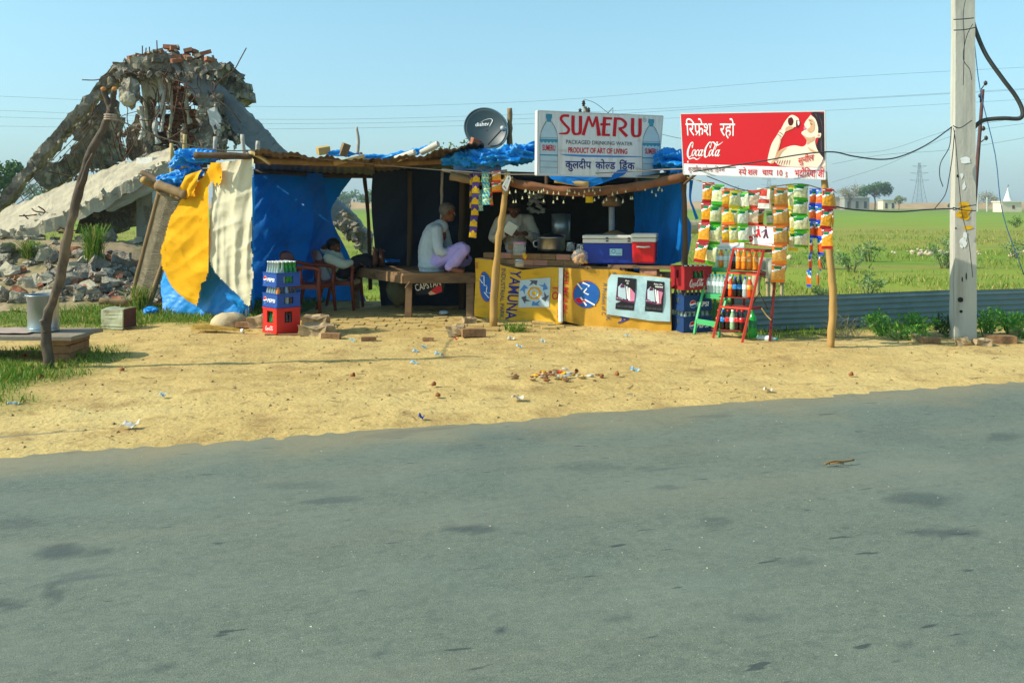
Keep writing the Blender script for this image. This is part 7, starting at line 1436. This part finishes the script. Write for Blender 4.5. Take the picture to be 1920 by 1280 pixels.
for pts in ([(1788, 37), (1806, 36), (1826, 34)], [(1788, 57), (1808, 56), (1828, 52)], [(1787, 394), (1808, 388), (1830, 384)], [(1787, 389), (1806, 394), (1830, 395)], [(1787, 236), (1800, 240), (1822, 226)]): b = MB(); b.tube(crom([pt(*p, 10.07) for p in pts], 4), .006, 5); b.build('wire_band', WIRE, t)
b = MB(); b.tube(crom([pt(1810, 0), pt(1806, 30), pt(1808, 80), pt(1806, 160)], 5), .004, 4); b.build('wire_run', WIRE, t); b = MB(); b.tube(crom([pt(1824, 45, 10.06), pt(1812, 70), pt(1806, 110), pt(1818, 130), pt(1822, 150, 10.06)], 5), .004, 4); b.build('wire_run', WIRE, t)
b = MB(); b.tube(crom([pt(1788, 240), pt(1792, 270), pt(1797, 330), pt(1804, 400), pt(1816, 450, 10.07), pt(1824, 520, 10.06)], 5), .004, 4); b.build('wire_run', WIRE, t)
cable('conduit', 'thick grey black cable loop bulging from the right side of the concrete pole', [P(1822, 8, 10.21), P(1823, 35, 10.21), P(1832, 65, 10.2), P(1850, 105, 10.2), P(1880, 148, 10.2), P(1904, 180, 10.2), P(1917, 207, 10.2), P(1912, 222, 10.2), P(1880, 222, 10.2), P(1848, 225, 10.21), P(1834, 232, 10.22), P(1824, 242, 10.24)], .024, M('conduit_grey', '4a4a46', .6, .2, 4), 6)
cable('cable', 'black cable sagging from the red board to the concrete pole', [P(1300, 322, 9.9), P(1412, 305, 9.75), P(1500, 290, 9.6), P(1560, 285, 9.6), P(1600, 293, 9.65), P(1650, 299, 9.7), P(1690, 293, 9.75), P(1740, 270, 10.06), P(1785, 238, 10.08)], .0075, WIRE)
cable('cable', 'loose cable end hanging left of the concrete pole from the tie point', [P(1784, 238, 10.08), P(1780, 275, 10.08), P(1764, 305, 10.08), P(1762, 330, 10.08), P(1768, 350, 10.08)], .005, WIRE); cable('cable', 'black cable looping down beside the pole to the field wire', [P(1790, 245, 10.08), P(1786, 290, 10.08), P(1780, 330, 10.08), P(1772, 365, 10.08), P(1752, 392, 10.08)], .005, WIRE)
cable('cable', 'dark cable sagging at field height from the snack support to the concrete pole', [P(1556, 385, 9.7), P(1600, 393, 9.72), P(1680, 397, 9.78), P(1740, 393, 10.04), P(1788, 391, 10.08)], .008, WIRE)
cable('cable', 'dark cable rising from the snack rope to behind the red board', [P(1325, 330, 10), P(1350, 340, 10), P(1380, 352, 10), P(1410, 360, 10)], .005, WIRE)
cable('guy_wire', 'blue grey guy wire slanting down right of the concrete pole', [P(1826, 70, 12), P(1838, 170, 12), P(1866, 290, 12), P(1880, 400, 12), P(1920, 515, 12)], .006, M('blue_wire', '3f6a90', .6), 4)
t = thing('sheet_metal_fence', 'low blue grey corrugated sheet metal fence along the field', 'fence', (4, 11.1, 0)); FM = M('painted_sheet', '75898c', .45, .1, 3, .15, 8, col2='5c6e70', lo=.55, hi=.75, sc2=1.2)
xs = [2.62, 4.1, 5.55, 7.4, 9.2, 11]
for k, (a, c_) in enumerate(zip(xs, xs[1:])):
    b = MB(); b.grid(lambda u, v: V((a + (c_ - a + .02) * u, fence_y(a + (c_ - a) * u) + .011 * math.sin(v * 6.2832 * 6.5) + k * .004, -.03 + .445 * v + .012 * u * (k == 1))), 14, 78); b.build('panel', FM, t, True)
for x in xs: b = MB(); b.beam((x, fence_y(x) + .05, -.1), (x, fence_y(x) + .05, .40), .04, .04); b.build('post', RUST, t)
WEED = [M('weed_green', '4f9030', .65, .3, 10, trans=.35), M('weed_light', '84b048', .65, .3, 10, trans=.35)]
for k, (px, py, r_, h, n, lb) in enumerate(((1655, 632, .24, .36, 420, 'bushy bright green weed by the fence right of the snack support'), (1722, 632, .26, .30, 380, 'bright green weed by the fence left of the concrete pole'), (1850, 635, .2, .38, 360, 'tall green weed just right of the concrete pole'), (1895, 632, .24, .33, 360, 'green weed by the fence at the right edge'), (1690, 640, .3, .16, 260, 'low leafy weed between the two fence weeds'), (1925, 640, .22, .3, 260, 'green weed cut by the right picture edge'))):
    g = G(px, py - 4); g.y = min(g.y, fence_y(g.x) - .12); bush('weed', lb, (g.x, g.y, gz(g.x, g.y)), r_, h, n, .03, WEED, 'weeds along the fence', 60 + k, 12, 'weed', 1.0)
g = G(1778, 630); bush('weed', 'dark leafy weed at the left foot of the concrete pole', (g.x, g.y, 0), .2, .24, 300, .032, [LEAF[0], M('weed_dark', '2f4a28', .7, .3, 10)], 'weeds along the fence', 70, 9, 'weed', 1.0)
b = MB(); r = random.Random(9)
for k in range(60):
    p = G(1590 + r.uniform(-28, 28), 634) + V((0, .1, 0)); q = p + V((r.uniform(-.22, .22), r.uniform(-.1, .1), r.uniform(.1, .28))); b.tube(crom([p, p.lerp(q, .5) + V((r.uniform(-.04, .04), 0, .03)), q], 3), .0022, 3, cap=False)
props(b.build('dry_twigs', M('dry_twig', 'a09478', .9)), 'tangle of dry grey twigs by the fence next to the snack support', 'twigs')

# ------------------------------------------------------------------ left: table slab with pot, tin, broom, clay bowl
t = thing('stone_table', 'low stone slab table on brick legs at the left edge', 'table', G(40, 668)); STN = M('slab_stone', '8f826f', .9, .15, 4, .5, 20)
b = MB(); b.box((-4.95, 8.95, .232), (1.55, .62, .036), Euler((0, 0, R(-2)))); bmesh.ops.subdivide_edges(b.bm, edges=b.bm.edges[:], cuts=6, use_grid_fill=True)
for v in b.bm.verts: v.co += N3(v.co, 5) * .009
b.build('slab', STN, t)
for x in (-4.38, -5.4): b = MB(); [b.box((x + rnd.uniform(-.01, .01), 8.95, .035 + k * .075), (.22, .45, .072), Euler((0, 0, rnd.uniform(-.05, .05)))) for k in range(3)]; b.build('leg', MUD, t, bevel=.006)
b = MB(); b.grid(lambda u, v: V((-5.5 + .82 * u, 8.75 + .42 * v, .262 + .012 * N1((u * 5, v * 5, 1)) + .006)), 20, 12); props(b.build('cloth_mat', M('pink_grey_cloth', 'ab9688', .9, .1, 8), smooth=True), 'faded pink cloth spread on the stone slab table', 'cloth')
t = thing('aluminium_pot', 'tall aluminium milk pot standing on the stone slab table', 'pot', P(80, 621, 9.0)); q = P(81, 621, 8.98); q.z = .258; b = MB(); b.lathe([(0, 0), (.145, 0), (.148, .012), (.14, .03), (.142, .34), (.165, .352), (.165, .362), (.14, .36), (.13, .05), (0, .04)], 28, q); b.build('body', ALU, t, True)
b = MB(); b.tube([q + V((.141 * math.cos(k * .3), .141 * math.sin(k * .3), .035)) for k in range(22)], .005, 5); b.build('rim_band', ALU, t, True)
b = MB(); b.lathe([(.03, 0), (.036, .07), (.04, .075), (0, .02)], 12, P(54, 565, 12.9)); props(b.build('glass_tumbler', GLS, smooth=True), 'clear tumbler on the dirt path behind the aluminium pot', 'tumbler')
t = thing('oil_tin', 'dented pale square oil tin lying on the dirt left of the stall', 'tin', G(212, 618)); q = G(212, 618) + V((0, .14, 0)); TIN = M('tin_pale', 'b9bb9e', .5, .12, 4, .4, 14, metal=.35, col2='8d7a50', lo=.52, hi=.66, sc2=6)
b = MB(); b.box(q + V((0, 0, .125)), (.30, .24, .24), Euler((R(2), 0, R(-14)))); bmesh.ops.subdivide_edges(b.bm, edges=b.bm.edges[:], cuts=7, use_grid_fill=True)
for v in b.bm.verts: v.co += N3(v.co, 7) * .016
b.build('body', TIN, t, False, 0); b = MB(); [b.box(q + V((0, 0, .10 + z)), (.304, .244, .012), Euler((R(2), 0, R(-14)))) for z in (.09, .045, -.05)]; b.build('ridge', TIN, t, bevel=.004)
b = MB(); b.box(q + V((.155, -.02, .13)), (.012, .22, .23), Euler((0, 0, R(-14)))); b.build('open_side', M('rust_dark', '5a3a34', .8), t, bevel=.004)
q = G(419, 617) + V((0, .2, 0)); b = MB(); b.lathe([(.215, 0), (.225, .03), (.21, .09), (.16, .145), (.08, .175), (.05, .178), (.045, .168), (0, .16)], 28, q)
for v in b.bm.verts: v.co += N3(v.co, 5) * .014
props(b.build('clay_dome', M('pale_clay', 'c9b48c', .95, .12, 5, .5, 20, col2='a9895c', sc2=4), smooth=True), 'upturned pale clay dome on the ground by the cream sheet', 'clay dome')
STO = [rock_mesh('stone', M('tan_stone', 'b59b74', .95, .18, 5, .6, 18, col2='8f7a5c', sc2=4), (.3, .2, .17), .4, flat=21), rock_mesh('stone', MATS['tan_stone'], (.34, .22, .14), .45, flat=22), rock_mesh('brick', MUD, (.23, .11, .075), .12, flat=23)]
for (px, py, k, s, z, lb) in ((488, 616, 0, .9, .06, 'tan stone directly left of the red crate'), (590, 612, 1, .9, .06, 'tan stone right of the red crate, the farther of two'), (592, 630, 1, 1.0, .05, 'tan stone right of the red crate, the nearer of two'), (455, 617, 2, .8, .05, 'brick beside the broom handle'), (620, 636, 2, .9, .03, 'brick lying right of the two tan stones'), (855, 630, 0, .62, .06, 'stone left of the long brick at the floor edge'), (887, 632, 2, 1.15, .05, 'long brick lying at the floor edge near the front post'), (690, 640, 2, .7, .02, 'half sunk brick at the middle of the floor edge'), (802, 640, 2, .5, .02, 'small dark brick piece below the bench'), (880, 606, 1, .5, .03, 'grey stone under the left end of the yellow banner'), (1845, 648, 1, .5, .03, 'flat stone right of the concrete pole'), (1808, 648, 0, .45, .04, 'stone at the foot of the concrete pole'), (1720, 640, 0, .4, .04, 'pale stone in the weeds left of the concrete pole'), (1745, 645, 2, .9, .03, 'reddish brick in the grass left of the concrete pole'), (1878, 643, 2, 1.3, .03, 'brick by the weeds right of the concrete pole'), (1910, 632, 0, .5, .05, 'pale block at the right picture edge')):
    o = bpy.data.objects.new(STO[k].name.split('.')[0], STO[k]); link(o); g = G(px, py); place(o, g + V((0, .04, z)), rnd.uniform(-.3, .3), 0, 0, s); props(o, lb, 'brick' if k == 2 else 'stone', 'loose stones around the stall')
t = thing('broom', 'straw broom lying on the dirt in front of the clay dome', 'broom', G(415, 626)); a_, c_ = G(470, 626) + V((0, 0, .03)), G(362, 621) + V((0, 0, .03)); b = MB(); r = random.Random(2)
for k in range(150): b.tube([a_ + V((r.gauss(0, .02), r.gauss(0, .008), abs(r.gauss(0, .006)))), a_.lerp(c_, .3) + V((0, r.gauss(0, .012), abs(r.gauss(0, .012)))), a_.lerp(c_, r.uniform(.8, 1.02)) + V((0, r.gauss(0, .075), abs(r.gauss(0, .035))))], .0025, 3, cap=False)
b.build('straw', M('broom_straw', 'b8933f', .8, .25, 20), t); b = MB(); b.tube([a_.lerp(c_, .12), a_.lerp(c_, .16)], .028, 10); b.build('binding', WHT, t)
# dark cloth, leftovers beneath the bench
for px, py, D, r_, col, lb in ((748, 540, 12.6, .17, 'sack_olive', 'dark olive sack in the shade under the bench'), (832, 583, 12.4, .07, 'white_lump', 'small white bag in the shade under the bench\'s right end')):
    b = MB(); b.ell(P(px, py, D) + V((0, 0, -.02)), (r_, r_ * .8, r_ * (1.3 if r_ > .1 else .4)), 3, amp=.25, fr=2); props(b.build('sack' if r_ > .1 else 'bag', M(col, '4a4a34' if r_ > .1 else 'c6cad0', .8, .2, 6), smooth=True), lb, 'sack' if r_ > .1 else 'bag')

# ------------------------------------------------------------------ litter, pebbles
def scrap(label, px, py, w_, mat, cat='litter', group='plastic scraps on the dirt', h=.022):
    g = G(px, py); b = MB(); sd_ = rnd.random() * 20; b.grid(lambda u, v: g + V(((u - .5) * w_ * 1.4, (v - .5) * w_ * .9, .012 + abs(N1((u * 2.4 + sd_, v * 2.4, 1))) * h * 2 + .01 * math.sin(u * 7))), 8, 7)
    return props(b.build('plastic_scrap', mat, smooth=True), label, cat, group)
PB, PWH, PRD, PYL = M('scrap_blue', '9cc4d2', .3, .1, 8, clear=.15), M('scrap_white', 'c9c2b0', .4), M('scrap_red', 'd0382a', .4), M('scrap_yellow', 'e8b428', .4)
for px, py, w_, m_, lb in ((661, 641, .08, PB, 'pale blue scrap below the stones right of the red crate'), (779, 661, .09, PB, 'pale blue scrap in the middle of the dirt, left of a row of two'), (795, 654, .08, PB, 'pale blue scrap just below the floor edge bricks'), (821, 667, .10, PB, 'pale blue crumpled cup on the dirt, right of a pair'), (777, 683, .12, PB, 'flat pale blue strip of plastic on the dirt'), (974, 652, .10, PB, 'pale blue scrap in front of the yellow banner\'s middle'), (1018, 643, .07, PB, 'pale blue scrap under the banner seam'), (1176, 632, .08, PB, 'pale blue scrap under the right yellow banner'), (1190, 697, .11, PB, 'pale blue scrap right of the rubbish pile'), (126, 602, .16, PWH, 'white and pink plastic bag in the grass by the tin'), (25, 762, .13, PB, 'pale plastic bag at the left edge in the grass'), (305, 745, .07, PB, 'tiny pale scrap on the dirt at the left'), (855, 638, .08, PRD, 'red packet scrap beside the floor edge bricks'), (958, 638, .11, PWH, 'white packet lying near the tuft below the front post'), (970, 749, .14, PWH, 'white paper strip on the dirt near the road'), (243, 801, .16, PWH, 'pale torn paper on the dirt near the road at the left'), (790, 787, .06, M('scrap_navy', '34508a', .4), 'small dark blue scrap at the road edge'), (1440, 735, .1, PWH, 'small white scrap at the road edge on the right'), (45, 670, .06, PRD, 'small red scrap in the grass beside the forked pole'), (176, 603, .06, PYL, 'small yellow scrap left of the tin')):
    scrap(lb, px, py, w_ * .5, m_)
CLAY = M('clay_cup', '9c6238', .85, .12, 8); cupm = None
for px, py, tilt, lb in ((658, 708, 1.3, 'clay cup on the dirt nearest the centre left'), (810, 726, 1.4, 'small clay cup on the dirt left of the rubbish pile'), (825, 747, 1.2, 'clay cup piece nearest the road in the middle'), (1079, 703, .8, 'clay cup standing out at the right of the rubbish pile'), (1132, 709, 1.5, 'dark clay cup lying right of the rubbish pile'), (1159, 707, 1.3, 'clay cup piece farthest right of the rubbish pile'), (1592, 707, 1.3, 'clay cup on the dirt at the right near the road'), (58, 695, 1.0, 'orange clay cup in the grass right below the stone table'), (232, 697, 1.5, 'clay cup lying where the grass patch ends'), (73, 712, 1.2, 'broken clay cup in the grass at the lower left')):
    g = G(px, py); b = MB(); b.lathe([(0, .0), (.022, 0), (.036, .06), (.033, .06), (.02, .006), (0, .006)], 12, (0, 0, 0)); o = b.build('clay_cup', CLAY, smooth=True); place(o, g + V((0, 0, .022)), rnd.random() * 6, tilt, 0, .55); props(o, lb, 'clay cup', 'clay cups dropped on the dirt')
r = random.Random(12); LM = [PWH, CLAY, M('scrap_brown', '8a6a48', .8), PYL, M('scrap_grey', '9aa0a0', .5), PRD]
for k in range(44):
    px, py = r.gauss(1040, 30), r.gauss(708, 4.5); g = G(px, py); b = MB(); b.ell(g + V((0, 0, .012 + .05 * math.exp(-((px - 1040) / 26) ** 2) * r.random())), (r.uniform(.014, .036), r.uniform(.01, .026), r.uniform(.005, .016)), 2, amp=.7, fr=2)
    props(b.build('rubbish_piece', r.choice(LM[:4] if k % 5 else LM)), 'crumpled scrap in the rubbish pile on the dirt', 'rubbish', 'scraps in the rubbish pile')
vs, fs = [], []; r = random.Random(5)
for k in range(8000):
    x, y = r.uniform(-7, 7.5), r.uniform(4.6, 12.6); d = road_d(x, y)
    if d < .05 or abs(x) > .62 * y or grassy(x, y) > .5: continue
    s = .003 + .022 * r.random() ** 4.2; z = gz(x, y); i = len(vs); a = r.random() * 6
    vs += [(x + s * 1.3 * math.cos(a), y + s * math.sin(a), z), (x + s * math.cos(a + 2.1), y + s * 1.2 * math.sin(a + 2.1), z), (x + s * math.cos(a + 4.2), y + s * math.sin(a + 4.2), z), (x + s * .2, y, z + s * .6)]; fs += [(i, i + 1, i + 3), (i + 1, i + 2, i + 3), (i + 2, i, i + 3)]
props(pmesh('pebbles', vs, fs, M('pebble', 'a08658', .9, .4, 9), recentre=False), kind='stuff')
vs, fs = [], []
for k in range(800):
    y = 3 * (7.5 / 3) ** r.random(); x = r.uniform(-.6, .6) * y; d = road_d(x, y)
    if d > -.05: continue
    s = .002 + .006 * r.random() ** 5; i = len(vs); z = -.016; a = r.random() * 6
    vs += [(x + s * math.cos(a), y + s * math.sin(a), z), (x + s * math.cos(a + 2.1), y + s * math.sin(a + 2.1), z), (x + s * math.cos(a + 4.2), y + s * math.sin(a + 4.2), z), (x, y, z + s * .5)]; fs += [(i, i + 1, i + 3), (i + 1, i + 2, i + 3), (i + 2, i, i + 3)]
props(pmesh('road_grit', vs, fs, M('grit', 'a8a592', .9, .4, 9), recentre=False), kind='stuff')
g = G(1575, 870); b = MB(); b.tube(crom([g + V((-.09, 0, .0)), g + V((-.03, .02, .012)), g + V((.03, .03, .008)), g + V((.1, .05, .012))], 4), .006, 5); b.tube([g + V((-.06, .01, 0)), g + V((-.02, -.01, .012)), g + V((.02, -.005, .005))], .005, 4)
props(b.build('dry_twig', M('twig_brown', '8a6a40', .9), smooth=True), 'short dry twig lying on the asphalt at the right', 'twig')
vs, fs = [], []; r = random.Random(8)
for k in range(1500):
    x, y = r.uniform(-7, 7.5), r.uniform(4.8, 12.4); d = road_d(x, y)
    if d < .1 or abs(x) > .62 * y: continue
    a = r.gauss(.25, .7); l = r.uniform(.015, .07); z = gz(x, y) + .004; i = len(vs); c, s_ = math.cos(a) * l, math.sin(a) * l
    vs += [(x - c, y - s_, z), (x + c, y + s_, z + .004), (x + c - s_ * .12, y + s_ + c * .12, z + .004), (x - c - s_ * .12, y - s_ + c * .12, z)]; fs.append((i, i + 1, i + 2, i + 3))
o = pmesh('straw_litter', vs, fs, [M('dull_straw', '8f7a48', .9, .3, 9), M('dark_crumb', '5a4630', .9, .3, 9)], recentre=False); props(o, kind='stuff'); o.data.polygons.foreach_set('material_index', [k % 2 for k in range(len(fs))])
# ------------------------------------------------------------------ air: one closed box of thin haze round everything
hb = MB(); hb.box((0, 1950, 44), (2600, 4050, 91)); hm = bpy.data.materials.new('haze_air'); hm.use_nodes = True; ht = hm.node_tree; ht.nodes.remove(ht.nodes['Principled BSDF'])
hv = ht.nodes.new('ShaderNodeVolumePrincipled'); hv.inputs['Color'].default_value = (.72, .86, .92, 1); hv.inputs['Density'].default_value = .0005; ht.links.new(hv.outputs[0], ht.nodes['Material Output'].inputs['Volume'])
props(hb.build('haze', hm), kind='stuff')
